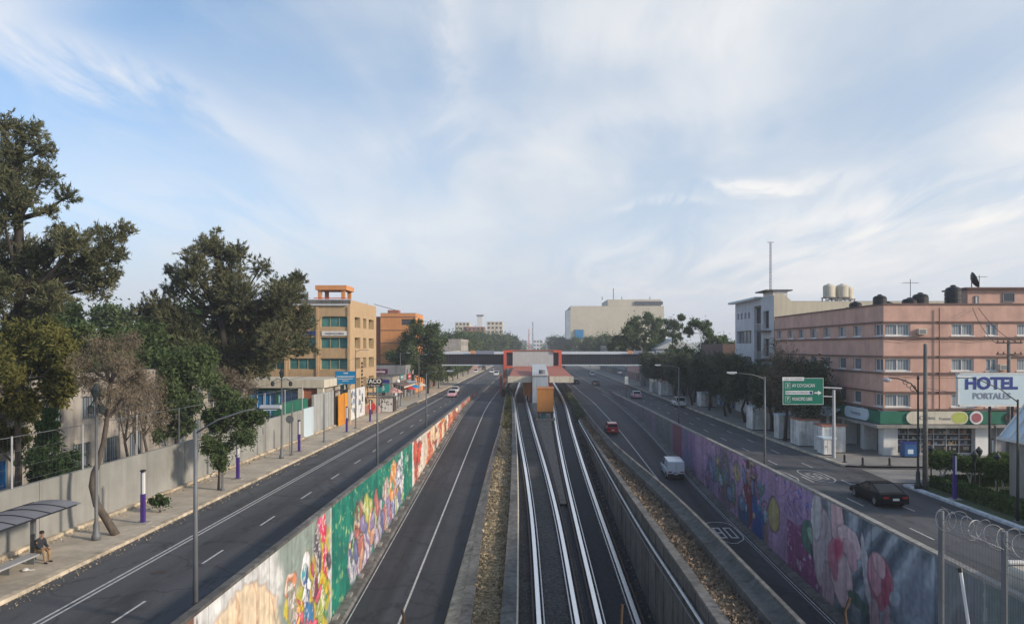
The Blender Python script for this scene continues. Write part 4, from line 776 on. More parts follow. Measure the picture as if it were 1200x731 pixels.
for (px, w, Y, h, lab) in ((1117, 1.2, 74, 2.35, 'tallest black ribbed water tank, beside the rooftop shed'), (1128, .85, 77, 2.1, 'black water tank tucked between the tallest tank and the rooftop shed'),
                           (1078.5, 1.15, 74, 1.75, 'round black water tank standing just right of the low one by the antenna'), (1066, 1.1, 74, 1.35, 'low black water tank under the thin rooftop antenna'),
                           (1031, 1.0, 74, 1.6, 'black water tank at the front corner of the salmon roof'), (1041, .8, 77, 1.2, 'small dark tank right behind the front corner tank of the salmon roof'),
                           (1002.5, 1.0, 80, 1.35, 'black water tank on the shaded street side of the salmon roof'), (993, .8, 84, 1.0, 'half hidden dark tank farther along the salmon roof edge'), (970, .9, 90, .95, 'lone low dark tank at the back of the salmon roof')):
    tank((px-623)/867*Y+.0, Y, RZ, w*.66, h*1.22, 'black', lab)
for i, (px, Y) in enumerate(((971.5, 100.5), (978, 104), (987, 100.5), (993.5, 104))):
    tank((px-623)/867*Y, Y, 15.8, .78, 1.8, 'white_c', ('leftmost', 'second', 'third', 'rightmost')[i]+' of the four cream water tanks raised on concrete stands', stand=1.0, group='cream tanks on stands')
sh_ = thing('rooftop_shed', 'pink rooftop stair shed with a flat overhanging slab and small dark window', 'shed', (46, 75, RZ))
MB().box(43.9, 50.3, 74.5, 78, RZ, 15.85).build('wall', 'pink_l', sh_, world=True); MB().box(43.5, 51.0, 74.0, 78.5, 15.86, 16.02).build('roof_slab', 'brownband', sh_, world=True)
win(sh_, 47.4, 48.6, 74.5, 74.6, 14.55, 15.5, 'glass'); win(sh_, 44.6, 45.0, 74.5, 74.6, 14.0, 15.2, 'white', 'door')
d = thing('satellite_dish', 'dark mesh satellite dish seen edge-on beside the rooftop shed', 'dish', (44.9, 75.5, 16.02))
b = MB(); b.lathe((0, 0, 0), [(.04, 0), (.35, .04), (.65, .17), (.85, .34), (.83, .36), (.62, .2), (.33, .07), (.03, .03)], 20); o = b.build('reflector', 'black', d, smooth=True); o.location = (0, 0, .75); o.rotation_euler = (R(15), R(68), 0)
b = MB(); b.tube([(0, 0, 0), (0, 0, .8)], .05, 8); b.tube([(0, 0, .8), (.5, .1, 1.1)], .02, 6); b.build('mast', 'steel', d)
def antenna(x_, y_, z_, h, label, arms=3):
    t = thing('tv_antenna', label, 'antenna', (x_, y_, z_)); MB().tube([(0, 0, 0), (0, 0, h)], .035, 6).build('mast', 'steel', t)
    b = MB(); b.tube([(-.8, 0, h*.9), (.8, 0, h*.9)], .02, 5)
    for k in range(6): b.tube([(-.75+.3*k, -.3, h*.9), (-.75+.3*k, .3, h*.9)], .012, 4)
    b.build('elements', 'steel', t)
antenna(38.4, 75, RZ, 3.6, 'thin rooftop antenna over the low black tank'); antenna(47.8, 79, 16, 1.7, 'small antenna standing behind the rooftop shed'); antenna(53.2, 76, RZ, 1.6, 'small antenna on the salmon roof right of the shed')
b = thing('rooftop_pipework', 'thin pipes and brackets along the salmon roof between the tanks', 'pipework', (36, 74, RZ)); m_ = MB()
for x_ in (34.5, 35.1, 36.3, 37.0, 41.3, 42.0, 52, 54): m_.tube([(x_, 74, RZ), (x_, 74, RZ+1.1)], .035, 5)
m_.tube([(34.5, 74, RZ+1.0), (37, 74, RZ+1.0)], .03, 5); m_.build('pipe', 'steel_l', b, world=True)

# ---- white corner building with balconies ----
wb = thing('white_apartment_block', 'white four-storey block with a dark balcony recess and square windows', 'building', (HX, 98.3, 0))
hh = []
for i in range(4): hh.append((1.2+i*1.9, 2.2+i*1.9, 14.3, 15.2, 0, 'glass'))
hh += [(1.0, 8.6, 10.6, 12.5, 3, 'curtain_y'), (1.0, 8.6, 6.8, 8.6, 3, 'curtain_y'), (1.0, 8.6, 3.2, 5.0, 3, 'curtain_y'), (10, 13.2, 1.5, 15.9, 1, 'glass'), (14.2, 16.6, 12.6, 15.0, 1, 'glass'), (14.2, 16.6, 8.8, 11.2, 1, 'glass'), (14.2, 16.6, 5.2, 7.6, 1, 'glass')]
facade(wb, (HX, 117), (HX, 98.3), 0, 16.9, hh, 'whitewall', fm='greywall', depth=.45, sill=False)
MB().mesh([(HX, 98.3, 0), (60, 98.3, 0), (60, 98.3, 16.1), (34.6, 98.3, 16.1), (33.4, 98.3, 17.2), (HX, 98.3, 17.2)], [(0, 1, 2, 3, 4, 5)]).build('side_wall', 'beige2', wb, world=True)
shell(wb, HX, 60, 98.3, 117, 16.1, 'whitewall', 'NE', par=.4)
b = MB(); b.box(HX-.9, HX+3, 104, 118, 16.92, 17.1); b.build('eave', 'signwhite', wb, world=True)
b = MB()
for k in range(12): b.box(HX-1.1, HX-.2, 104.3+k*1.15, 104.6+k*1.15, 16.75, 16.915)
b.split('rafter', 'white', wb, world=True)
MB().box(HX-.9, HX+2.6, 98.6, 103.6, 17.55, 17.72).build('roof_slab', 'conc_d', wb, world=True); MB().box(HX+.1, HX+2, 98.9, 103.2, 16.5, 17.54).build('stair_head', 'white', wb, world=True)
b = MB()
for z_ in (12.3, 8.5, 4.9): b.box(HX-.9, HX, 99.2, 103.6, z_-.14, z_); 
b.split('balcony', 'conc_d', wb, world=True)
b = MB()
for z_ in (12.3, 8.5, 4.9):
    b.box(HX-.9, HX-.86, 99.2, 103.6, z_+.9, z_+.95)
    for k in range(18): b.box(HX-.9, HX-.87, 99.2+k*.25, 99.23+k*.25, z_, z_+.9)
[q.__setitem__('kind', 'stuff') for q in (b.build('railing', 'steel_l', wb, world=True),)]
m_ = thing('radio_mast', 'tall thin radio mast standing on the white apartment block', 'mast', (33.9, 105, 17.1)); b = MB()
for a in range(3):
    t = 2*PI*a/3; b.tube([(.16*math.cos(t), .16*math.sin(t), 0), (.12*math.cos(t), .12*math.sin(t), 7.8)], .03, 5)
for k in range(16):
    z_ = k*.48
    for a in range(3): t, u = 2*PI*a/3, 2*PI*(a+1)/3; b.tube([(.15*math.cos(t), .15*math.sin(t), z_), (.15*math.cos(u), .15*math.sin(u), z_+.48)], .014, 4)
b.build('lattice', 'steel', m_); b = MB(); b.tube([(-.45, 0, 7.8), (.45, 0, 7.8)], .04, 5); b.build('head', 'steel', m_)

# ---- right row behind the trees ----
def lowb(x0, x1, y0, y1, h, wm, label, name='shop_building', side='W', wins=None, m='glass', roofm='conc_d', cat='building', storeys=None):
    t = thing(name, label, cat, ((x0 if side == 'W' else x1), y0, 0)); wins = wins or []
    X = x0 if side == 'W' else x1; W = y1-y0; ns = storeys or max(1, int(h/3.2)); holes = []
    n_ = max(1, int(W/3.4))
    for s_ in range(ns):
        for k in range(n_):
            u = (k+.5)*W/n_; z_ = s_*h/ns
            if s_ == 0: holes.append((u-1.2, u+1.2, .02, 2.5, 1))
            else: holes.append((u-.75, u+.75, z_+1.0, z_+2.4, 1))
    a, c = ((X, y1), (X, y0)) if side == 'W' else ((X, y0), (X, y1))
    facade(t, a, c, 0, h, holes, wm, fm='greywall', pm=m, sill=False, depth=.18, name='window')
    sw = [(W_*1.0-.8+o_, W_*1.0+.8+o_, 1.2+z_, 2.5+z_, 1) for W_ in (x1-x0,) for o_ in () for z_ in ()]
    F = 'SNE' if side == 'W' else 'SNW'
    shell(t, x0, x1, y0, y1, h, wm, F, par=.35, roof=roofm); return t
lowb(32.6, 48, 117.4, 133, 6.6, 'bluewall', 'pale blue two-storey house with a glazed upper gallery past the white block', m='blueglass')
lowb(34.5, 58, 133.5, 150, 10.6, 'brick2', 'brick-faced three-storey building behind the right street trees')
lowb(32.4, 46, 150.5, 168, 5.0, 'greywall', 'low grey shop with dark shutters behind the right street trees')
lowb(32.6, 45, 169, 182, 6.2, 'dirtwall', 'rendered two-storey shop building at the right end of the footbridge')
t = lowb(33.0, 44, 196, 212, 9.6, 'bluewall', 'pale house with a grey gable rising over trees right of the footbridge'); MB().prism([(32.6, 9.6), (44.4, 9.6), (38.5, 12.4)], 195.6, 212.4, 'y').build('gable_roof', 'greysheet', t, world=True)
lowb(31, 44, 214, 240, 5.6, 'pinkwall', 'dusty pink shop row past the right end of the footbridge')
lowb(30.5, 46, 242, 275, 7.8, 'greywall', 'grey shop row far down the right pavement')
lowb(30.5, 50, 278, 330, 10.8, 'dirtwall', 'rendered four-floor building far down the right pavement')
t = thing('shop_canopy', 'teal shop front canopy beneath the right end of the footbridge', 'canopy', (31, 186, 0)); MB().box(28.4, 33, 184, 195, 3.3, 5.2).build('fascia', 'teal', t, world=True); MB().box(29.2, 33, 184.5, 194.5, 0, 3.29).build('shopfront', 'blueglass', t, world=True)
# big pale block with blank side wall
big = thing('office_block', 'huge pale yellow block with a blank side wall and small blue billboard', 'building', (27.3, 520, 0))
z_h = 39.0
shell(big, 27.3, 93, 520, 590, z_h, 'beige2', 'SNE', par=.8)
holes = [(2+k*7, 7+k*7, 3+s_*4.4, 6.2+s_*4.4, 1) for k in range(9) for s_ in range(8)]
facade(big, (27.3, 590), (27.3, 520), 0, z_h, holes, 'bluewall', fm='greywall', pm='glass', sill=False, depth=.6)
MB().box(54, 92, 525, 570, z_h-.9, z_h+5.0).build('penthouse', 'beige2', big, world=True); MB().box(24, 27.2, 519, 530, 16, z_h-3).build('side_tower', 'bluewall', big, world=True)
b = MB(); b.box(73, 93, 524.2, 524.9, z_h+1.2, z_h+3.6); b.build('window_band', 'glass', big, world=True); b = MB()
for x_ in (50, 58, 64, 84): b.box(x_, x_+.5, 527, 527.5, z_h+4.9, z_h+7+(x_ == 58)*6)
b.build('antenna', 'steel', big, world=True)
t = thing('billboard', 'blue billboard panel mounted low on the blank pale side wall', 'billboard', (33, 519, 22)); MB().box(30.5, 36.2, 518.7, 519.6, 16.3, 22.2).build('panel', 'blue', t, world=True); MB().box(30.2, 36.5, 519.601, 519.99, 16, 22.5).build('frame', 'steel', t, world=True)

# ---- left row ----
bg_ = thing('office_building', 'beige stone office building with rounded teal glass bays and a rooftop pergola', 'building', (-25, 102, 0))
BYR = [(12.8, 14.3), (9.85, 11.4), (6.95, 8.5), (3.6, 5.6)]
hol = []
for a, c in BYR:
    for k in range(4): u1 = 16.6-.35-k*4.35; hol.append((u1-3.75, u1, a, c, 2, 'glass_t'))
facade(bg_, (-41.6, 102), (-25, 102), 0, 15.7, hol, 'beige', fm='beige', pm='glass_t', sill=False, depth=.35, mull=2)
hol = [(u0, u1, a, c, 0, 'glass_t') for a, c in BYR for u0, u1 in ((2.6, 6.0), (7.8, 9.9), (11.6, 15.2))]
facade(bg_, (-25, 102), (-25, 119), 0, 15.7, hol, 'beige', fm='beige', pm='glass_t', sill=False, depth=.7)
# rounded upper corners of the top bays
b = MB()
for k in range(4):
    u1 = -25-.35-k*4.35; u0 = u1-3.75
    for (cx, s_) in ((u0, 1), (u1, -1)):
        q = [(cx, 14.3)]+[(cx+s_*(.55-.55*math.cos(t)), 13.75+.55*math.sin(t)) for t in np.linspace(0, PI/2, 7)]
        b.prism(q, 101.98, 102.3, 'y')
b.build('arch_corner', 'beige', bg_, world=True)
shell(bg_, -41.6, -25, 102, 119, 16.5, 'beige', 'NW', par=.6)
MB().box(-41.6, -25, 102, 102.2, 15.7, 16.0).build('parapet', 'beige', bg_, world=True); MB().box(-25.2, -25, 102.2, 119, 15.7, 16.55).build('parapet', 'beige', bg_, world=True)
MB().prism([(101.7, 15.75), (101.7, 15.85), (103.6, 16.75), (103.6, 16.6)], -41.6, -25.3, 'x').build('sloped_eave', 'greysheet', bg_, world=True)
b = MB(); [b.box(-25.06-.0-k*4.35-.30, -25.05-k*4.35, 101.85, 101.997, 0, 15.6) for k in range(4)]; b.split('pier', 'beige', bg_, world=True)
b = MB(); b.box(-28.9, -25.4, 101.9, 101.99, 11.62, 12.25); b.build('shop_band', 'white', bg_, world=True); b = MB(); b.box(-33.3, -29.8, 101.9, 101.99, 11.62, 12.25); b.build('blue_band', 'navy', bg_, world=True)
text('comedores y salones', .42, (-27.15, 101.88, 11.93), 'brownband', bg_, xs=.75)
for (yy, nm) in ((105.5, '3'), (109.5, 'z'), (114, '3')): pass
b = MB()
for k in range(7): b.box(-24.97, -24.93, 108.5, 109.3, 4.2+k*.55, 4.55+k*.55)
b.build('wall_letters', 'black', bg_, world=True)
pg = thing('rooftop_pergola', 'open rooftop pergola in orange render over the beige office building', 'pergola', (-28, 105, 16.5))
b = MB()
for x_ in (-30.2, -26.9):
    for y_ in (104.5, 108): b.box(x_, x_+.5, y_, y_+.5, 15.9, 18.1)
b.split('post', 'orange', pg, world=True); MB().box(-30.5, -26.1, 104.2, 108.8, 18.1, 18.75).build('roof', 'orange', pg, world=True)
b = MB(); b.box(-30.6, -26.0, 103.9, 103.96, 16.9, 17.0)
for k in range(24): b.box(-30.6+k*.2, -30.56+k*.2, 103.9, 103.95, 16, 16.9)
b.build('railing', 'redor', pg, world=True)
og = thing('orange_building', 'orange five-storey building with plain ribbed sides beyond the beige offices', 'building', (-25.5, 162, 0))
OX0, OX1, OY0, OY1, OZ = -33.2, -25.5, 162.5, 174, 17.5
facade(og, (OX0, OY0), (OX1, OY0), 0, OZ, [(4.6, 6.9, 14.9, 16.2, 1, 'glass')], 'orange', fm='brownband', sill=False)
facade(og, (OX1, OY0), (OX1, OY1), 0, OZ, [(2+k*3.2, 4+k*3.2, 2.0+s_*3.2, 3.5+s_*3.2, 1, 'glass') for k in range(3) for s_ in range(4)], 'orange', fm='brownband', sill=False)
shell(og, OX0, OX1, OY0, OY1, OZ, 'orange', 'N', par=.4); MB().box(-36, OX0-.003, OY0+1, OY1, 0, 16.8).build('side_block', 'brick', og, world=True)
b = MB(); [b.box(OX0, OX1+.06, OY0-.07, OY0-.003, z_, z_+.14) for z_ in (13.7, 10.9, 8.2, 16.6)]; b.split('ledge', 'brownband', og, world=True)
t = thing('rooftop_tank_frame', 'dark red water frame on the flat roof of the orange building', 'tank frame', (-31, 166, 17.1)); b = MB(); b.box(-32, -29.6, 164.5, 167, 17.1, 18.3); b.build('box', 'brick', t, world=True); b = MB(); b.tube([(-35, 164, 19.6), (-30, 166, 18.2)], .06, 5); b.tube([(-36.3, 163, 17), (-36.3, 163, 20)], .04, 5); b.build('pipe', 'rust', t, world=True)
lowb(-40, -25.2, 134, 148, 4.6, 'dirtwall', 'low rendered corner shop past the left side street', side='E'); lowb(-42, -25.4, 149, 161, 6.4, 'greywall', 'grey two-storey shop before the orange building', side='E')
t = thing('shop_awning', 'brown awning with a pale edge over the left corner shop', 'awning', (-24.5, 136, 3)); MB().prism([(-25.15, 3.6), (-23.2, 2.9), (-23.2, 2.75), (-25.15, 3.4)], 134.5, 147, 'y').build('canvas', 'brownband', t, world=True); MB().box(-23.24, -23.15, 134.5, 147, 2.6, 2.88).build('valance', 'white_c', t, world=True)
for i, (y0_, y1_, h, m_, lab) in enumerate(((175, 190, 8.0, 'brick', 'brick-red shop building hidden behind the left roadside tree'), (196, 222, 5.2, 'dirtwall', 'low rendered shops past the left end of the footbridge'), (224, 262, 8.8, 'white_c', 'cream two-storey building far down the left pavement'), (266, 300, 13.0, 'dirtwall', 'pale rendered block far down the left pavement'), (306, 352, 9.0, 'pinkwall', 'dusty pink block farthest down the left pavement'))):
    lowb(-44, -25.4, y0_, y1_, h, m_, lab, side='E')
def tower(x0, x1, y0, y1, h, wm, label, cols, rows, side=None, m='glass', top=None):
    t = thing('tower_block', label, 'building', (x0, y0, 0)); dx = (x1-x0)/cols; dz = h/rows
    facade(t, (x0, y0), (x1, y0), 0, h, [(k*dx+dx*.2, k*dx+dx*.8, s_*dz+dz*.35, s_*dz+dz*.8, 0) for k in range(cols) for s_ in range(rows)], wm, fm='greywall', pm=m, sill=False, depth=.3)
    F = 'NEW'; shell(t, x0, x1, y0, y1, h, wm, F, par=.8); return t
tower(-58, -47, 560, 575, 29.0, 'white_c', 'pink-white apartment tower left of the red block on the skyline', 4, 9)
tower(-34, -22, 560, 575, 29.5, 'white_c', 'pale yellow apartment tower right of the red block on the skyline', 4, 9)
t = tower(-50, -34.5, 540, 555, 25, 'brick', 'dark red block with a white water stand between the two pale skyline towers', 5, 7); MB().box(-40, -36, 543, 547, 25, 33).build('tank_stand', 'white', t, world=True); MB().box(-40.6, -35.4, 542.5, 547.5, 33, 34).build('tank', 'greywall', t, world=True)
tower(-62, -42, 430, 450, 15, 'white_c', 'low cream block in front of the skyline towers', 4, 4)
tower(16, 34, 820, 840, 21, 'greywall', 'grey glassy block far right of the road end in haze', 4, 5, m='blueglass'); tower(2, 15, 1000, 1020, 20, 'white', 'small white block nearest the hazy end of the avenue', 3, 4)
tower(-30, -8, 1250, 1270, 22, 'greywall', 'faint grey block at the hazy left end of the avenue', 4, 5)
for (x_, Y, z_, w, lab) in ((-3.0, 800, 30, 1.0, 'left red and white mast at the hazy end of the avenue'), (1.2, 780, 37, .9, 'taller dark mast at the hazy end of the avenue')):
    t = thing('radio_mast', lab, 'mast', (x_, Y, 0)); b = MB()
    for a in range(4): b.tube([(w*math.cos(a*PI/2), w*math.sin(a*PI/2), 0), (.3*math.cos(a*PI/2), .3*math.sin(a*PI/2), z_)], .13, 4)
    for k in range(12):
        r0 = w+(.3-w)*k/12
        for a in range(4): b.tube([(r0*math.cos(a*PI/2), r0*math.sin(a*PI/2), z_*k/12), (r0*math.cos((a+1)*PI/2), r0*math.sin((a+1)*PI/2), z_*(k+1)/12)], .08, 4)
    b.build('lattice', 'redor' if x_ < 0 else 'steel', t); b = MB(); [b.box(-1.1, 1.1, -.5, .5, z_*q, z_*q+1.6) for q in (.7, .82)]; b.build('panel', 'white', t)
# low building with blue panes and cream slab behind the left wall
lb = thing('classroom_building', 'low building with blue-paned windows under a thick cream roof slab', 'building', (-25.6, 90, 0))
facade(lb, (-42, 90), (-25.6, 90), 0, 5.0, [(1+k*3.4, 4.1+k*3.4, 1.2, 4.7, 3, 'blueglass') for k in range(4)], 'green_b', fm='signwhite', sill=False)
shell(lb, -42, -25.6, 90, 99, 5.1, 'dirtwall', 'NEW', par=.05); MB().box(-42.6, -25.0, 89.2, 99, 5.12, 6.1).build('roof_slab', 'white_c', lb, world=True)
b = MB(); b.box(-25.9, -25.2, 89.3, 90.0, 0, 5.11); b.box(-28.2, -27.6, 89.3, 90.0, 0, 5.11); b.split('column', 'white_c', lb, world=True); MB().box(-27.6, -25.9, 89.6, 89.99, 0, 5.0).build('brick_panel', 'brick', lb, world=True)
# school building with blue windows far left
sb = thing('school_building', 'cream single-storey building with bright blue window frames behind the grey wall', 'building', (-31, 40, 0))
hol = [(7.6, 11.2, 1.7, 3.35, 3, 'blueglass'), (11.9, 13.8, 1.7, 3.35, 3, 'blueglass')]+[(u, u+2.0, 1.5, 3.4, 1, 'curtain_y') for u in (16.5, 20, 23.5, 27)]+[(u, u+2.0, 5, 6.6, 1, 'curtain_y') for u in (1, 5, 9, 13, 17, 21, 25)]
facade(sb, (-31, 30), (-31, 44.9), 0, 8.2, [h for h in hol if h[1] < 14.5], 'dirtwall', fm='blueglass', sill=False, depth=.2); facade(sb, (-31, 44.9), (-31, 62), 0, 8.2, [(h[0]-14.9, h[1]-14.9)+h[2:] for h in hol if h[0] > 15], 'dirtwall', fm='steel', sill=False, depth=.2)
shell(sb, -44, -31, 30, 62, 8.2, 'white_c', 'SNW', par=.3); 
facade(thing('school_annex', 'grey and cream building with tall windows behind the bare trees', 'building', (-33, 66, 0)), (-33, 64), (-33, 86), 0, 7.0, [(u, u+2.2, 1.0, 2.9, 1, 'curtain_y') for u in (1, 4.5, 8, 11.5, 15, 18.5)]+[(u, u+2.2, 4.2, 6.1, 1, 'curtain_y') for u in (1, 4.5, 8, 11.5, 15, 18.5)], 'dirtwall', fm='steel_l', sill=False)
shell(bpy.data.objects['school_annex'], -45, -33, 64, 86, 7.0, 'dirtwall', 'SNW', par=.3)

# ================= STATION AND FOOTBRIDGE =================
br = thing('footbridge', 'long covered footbridge with dark louvred sides crossing the whole avenue', 'footbridge', (0, 190, 5.4))
for (x0, x1) in ((-27.5, -6.9), (7.6, 31.5)):
    MB().box(x0, x1, 189.4, 193.6, 5.35, 5.62).build('deck', 'signwhite', br, world=True)
    b = MB(); b.box(x0, x1, 189.45, 189.53, 5.63, 8.15); b.box(x0, x1, 193.45, 193.53, 5.63, 8.15); b.build('louvre_screen', 'darkscreen', br, world=True)
    MB().box(x0-.1, x1+.1, 189.1, 193.9, 8.16, 8.3).build('roof', 'steel', br, world=True); MB().prism([(189.12, 8.31), (193.88, 8.31), (191.5, 8.95)], x0-.1, x1+.1, 'x').build('roof_ridge', 'greysheet', br, world=True)
    b = MB(); n_ = int((x1-x0)/2.3)
    for k in range(n_+1): xx = x0+(x1-x0-.14)*k/n_; b.box(xx, xx+.10, 189.38, 189.44, 5.63, 8.15)
    b.split('mullion', 'black', br, world=True)
b = MB()
for x_ in (-24.4, -6.9, 8.2, 28.6): b.box(x_-.45, x_+.45, 190.6, 192.2, 0, 5.34)
b.split('pier', 'conc', br, world=True)
for x0, nm, m_ in ((-15.6, 'o', 'orange'), (24.6, 'o', 'orange')): MB().box(x0, x0+1.1, 188.6, 189.09, 8.4, 9.2).build('roof_sign', m_, br, world=True)
for x0, x1 in ((-14.3, -9.6), (26.0, 28.4)): MB().box(x0, x1, 188.7, 189.09, 8.3, 9.15).build('roof_sign', 'greyl', br, world=True)
for s_, (xa, xb) in ((1, (-27.5, -24.6)), (-1, (28.2, 31.5))):   # stairs down to each pavement
    st = MB(); n_ = 26
    for k in range(n_): st.box(xa, xb, 189.3-(k+1)*.32, 189.3-k*.32+.02, 5.3-k*.2-.25, 5.3-k*.2)
    st.build('stair', 'conc', br, world=True)
sta = thing('metro_station', 'surface metro station with grey concourse box, red portals and terracotta platform canopies', 'station', (1, 135, 0))
MB().box(-4.8, 5.5, 187.5, 196, 5.0, 9.1).build('concourse', 'greysheet', sta, world=True); MB().box(-5.0, 5.7, 187.3, 196.2, 9.11, 9.35).build('concourse_roof', 'brick', sta, world=True)
b = MB()
for xa, xb in ((-7.1, -4.85), (5.55, 7.6)):
    b.box(xa, xb, 187.0, 187.8, 8.7, 9.3); b.box(xa, xb, 187.0, 187.8, 4.7, 5.35)
b.box(-7.1, -6.4, 187.0, 187.8, 5.36, 8.69); b.box(6.85, 7.6, 187.0, 187.8, 5.36, 8.69); b.split('portal_frame', 'redor', sta, world=True)
b = MB(); b.box(-6.35, -4.85, 187.9, 188, 5.4, 8.65); b.box(5.55, 6.8, 187.9, 188, 5.4, 8.65); b.split('portal_screen', 'darkscreen', sta, world=True)
b = MB(); b.box(-7.1, -6.5, 186.8, 187.7, 0, 4.69); b.box(-6.9, -6.4, 160, 160.5, 0, 4.2); b.split('portal_leg', 'brick', sta, world=True)
for (xa, xb, xe) in ((-4.3, -.05, -3.9), (3.3, 7.6, 8.2)):
    # wide terracotta roof rising toward the concourse
    r = MB(); r.mesh([(xa, 135, 4.35), (xb, 135, 4.35), (xb, 186.9, 5.1), (xa, 186.9, 5.1), (xa, 135, 4.5), (xb, 135, 4.5), (xb, 186.9, 5.25), (xa, 186.9, 5.25)], [(0, 3, 2, 1), (4, 5, 6, 7), (0, 1, 5, 4), (1, 2, 6, 5), (2, 3, 7, 6), (3, 0, 4, 7)]); r.build('canopy_roof', 'tile', sta, world=True)
    MB().box(xa-.05, xb+.05, 134.8, 134.99, 3.6, 4.75).build('canopy_fascia', 'white_c', sta, world=True)
    b = MB(); xs_ = xa-.02 if xa < 0 else xb-.02; b.box(xs_, xs_+.04, 135.0, 187, 3.6, 4.34); b.build('canopy_side', 'white_c', sta, world=True)
    b = MB(); xx = xb-.5 if xa < 0 else xa+.3
    for k in range(8): b.box(xx, xx+.25, 136+k*6.5, 136.3+k*6.5, -.1, 4.34)
    b.split('canopy_column', 'redor', sta, world=True)
MB().box(-.75, 3.9, 138, 186, -.1, .95).build('platform', 'conc', sta, world=True)
MB().box(-.7, 3.4, 138.2, 185, .96, 1.0).build('platform_floor', 'walk_r', sta, world=True)
MB().box(.15, 3.0, 133.0, 160, -.1, 4.9).build('service_block', 'bluewall', sta, world=True)
b = MB(); b.mesh([(.1, 132.9, 5.11), (3.05, 132.9, 5.11), (3.05, 160, 6.4), (.1, 160, 6.4)], [(0, 1, 2, 3)]); b.box(.1, 3.05, 132.8, 132.98, 4.9, 5.1); b.build('service_roof', 'greysheet', sta, world=True)
b = MB(); b.tube([(1.9, 135, 5.2), (1.9, 135, 5.9)], .6, 14); b.build('vent_cowl', 'steel', sta, world=True)
MB().box(-1.6, .1, 139, 141, .95, 3.5).build('booth', 'orange2', sta, world=True)
# side walls and fence of the station yard
loft('station_wall', yr(150, 330, 10), lambda Y: [(-6.0, 0), (-6.0, 1.5), (-5.85, 1.5), (-5.85, 0)], 'conc_d', label='low wall left of the station tracks beside the road', cat='wall')
loft('station_wall', yr(150, 330, 10), lambda Y: [(7.9, 0), (7.9, 1.6), (8.05, 1.6), (8.05, 0)], 'conc_b', label='dark low wall right of the station tracks beside the road', cat='wall')
# orange cabin on legs between the tracks
oc = thing('signal_cabin', 'orange ribbed metal cabin raised on a dark frame between the metro tracks', 'cabin', (2.05, 110, zL(110)))
b = MB(); b.box(.85, 3.25, 110, 113.0, .45, 3.85); b.build('cabin_box', 'orange2', oc, world=True); MB().box(.75, 3.35, 109.9, 113.1, 3.86, 4.05).build('roof', 'orange', oc, world=True); MB().box(.8, 3.3, 109.95, 113.05, .2, .44).build('floor_frame', 'rust', oc, world=True)
b = MB()
for x_ in (1.0, 2.95):
    for y_ in (110.1, 112.7): b.box(x_, x_+.18, y_, y_+.18, zL(110)-.1, .2)
b.split('leg', 'rust', oc, world=True); b = MB(); b.box(1.45, 2.1, 110.8, 112.5, zL(110), -.05); b.build('equipment_box', 'teal', oc, world=True)
b = MB()
for k in range(8): b.box(.1, .75, 113.0-k*.3, 113.3-k*.3, .25-k*.17, .3-k*.17)
b.build('steps', 'steel', oc, world=True)
MB().box(.6, 3.5, 109.6, 114, zL(110)-.1, zL(110)+.25).build('plinth', 'conc', oc, world=True)

for i, (x_, z_) in enumerate(((43.0, 7.95), (35.6, 11.2), (40.9, 4.75))):
    t = thing('air_conditioner', ('air conditioner box under a middle-floor hotel window', 'air conditioner box beside the top corner window of the hotel', 'air conditioner box low on the hotel front above the fascia')[i], 'air conditioner', (x_, HY, z_)); MB().box(x_-.38, x_+.38, HY-.42, HY-.01, z_-.02, z_+.5).build('case', 'white_c', t, world=True, bevel=.02); MB().box(x_-.28, x_+.28, HY-.435, HY-.421, z_+.06, z_+.42).build('grille', 'greywall', t, world=True)
t = thing('drain_pipe', 'pale drain pipe running down the hotel front', 'pipe', (37.2, HY, 4.2)); MB().tube([(37.2, HY-.2, 4.35), (37.2, HY-.2, 13.6)], .05, 6).build('pipe', 'brownband', t, world=True)
for i, (z_) in enumerate((11.0, 7.7)):
    t = thing('wall_cable', ('black cable looped under the top windows of the hotel', 'black cable looped under the middle windows of the hotel')[i], 'cable', (33, HY, z_)); MB().tube([(32.6+k*1.6, HY-.2, z_-.25-.10*(k % 2)-.05*math.sin(k*1.7)) for k in range(17)], .022, 5).build('cable', 'black', t, world=True)
def sprays(lobes, n, leaf, seed, elong, per, up=.55):
    """feathery crowns: many upswept twigs, each lined with needle tufts"""
    rg = np.random.default_rng(seed+7); wts = np.array([l[3]**2.2 for l in lobes]); wts /= wts.sum(); nt_ = n//per; li = rg.choice(len(lobes), nt_, p=wts); Lb = np.array(lobes)[li]
    d = rg.normal(size=(nt_, 3)); d /= np.linalg.norm(d, axis=1)[:, None]; q = (.12+.98*rg.random(nt_)**.75)[:, None]
    st = Lb[:, :3]+d*q*np.stack([Lb[:, 3], Lb[:, 3], Lb[:, 4]], 1)
    dr = d*.8+np.array((0, 0, up))+rg.normal(size=(nt_, 3))*.45; dr /= np.linalg.norm(dr, axis=1)[:, None]
    ln = (.25+.6*rg.random(nt_)**2)*np.minimum(Lb[:, 3], 2.0)
    s = rg.random((nt_, per)); sg = .07+.10*rg.random(nt_)
    c = st[:, None]+dr[:, None]*(s*ln[:, None])[..., None]+rg.normal(size=(nt_, per, 3))*(sg[:, None]*(1.25-s))[..., None]
    a = dr[:, None]*1.0+rg.normal(size=(nt_, per, 3))*.55; a /= np.linalg.norm(a, axis=2)[..., None]; b_ = np.cross(a, rg.normal(size=(nt_, per, 3))); b_ /= np.linalg.norm(b_, axis=2)[..., None]
    r = (leaf*(.6+.8*rg.random((nt_, per))))[..., None]; V = np.stack([c+a*r*elong, c+b_*r*.3, c-a*r*elong*.6, c-b_*r*.3], 2); return V.reshape(-1, 3)
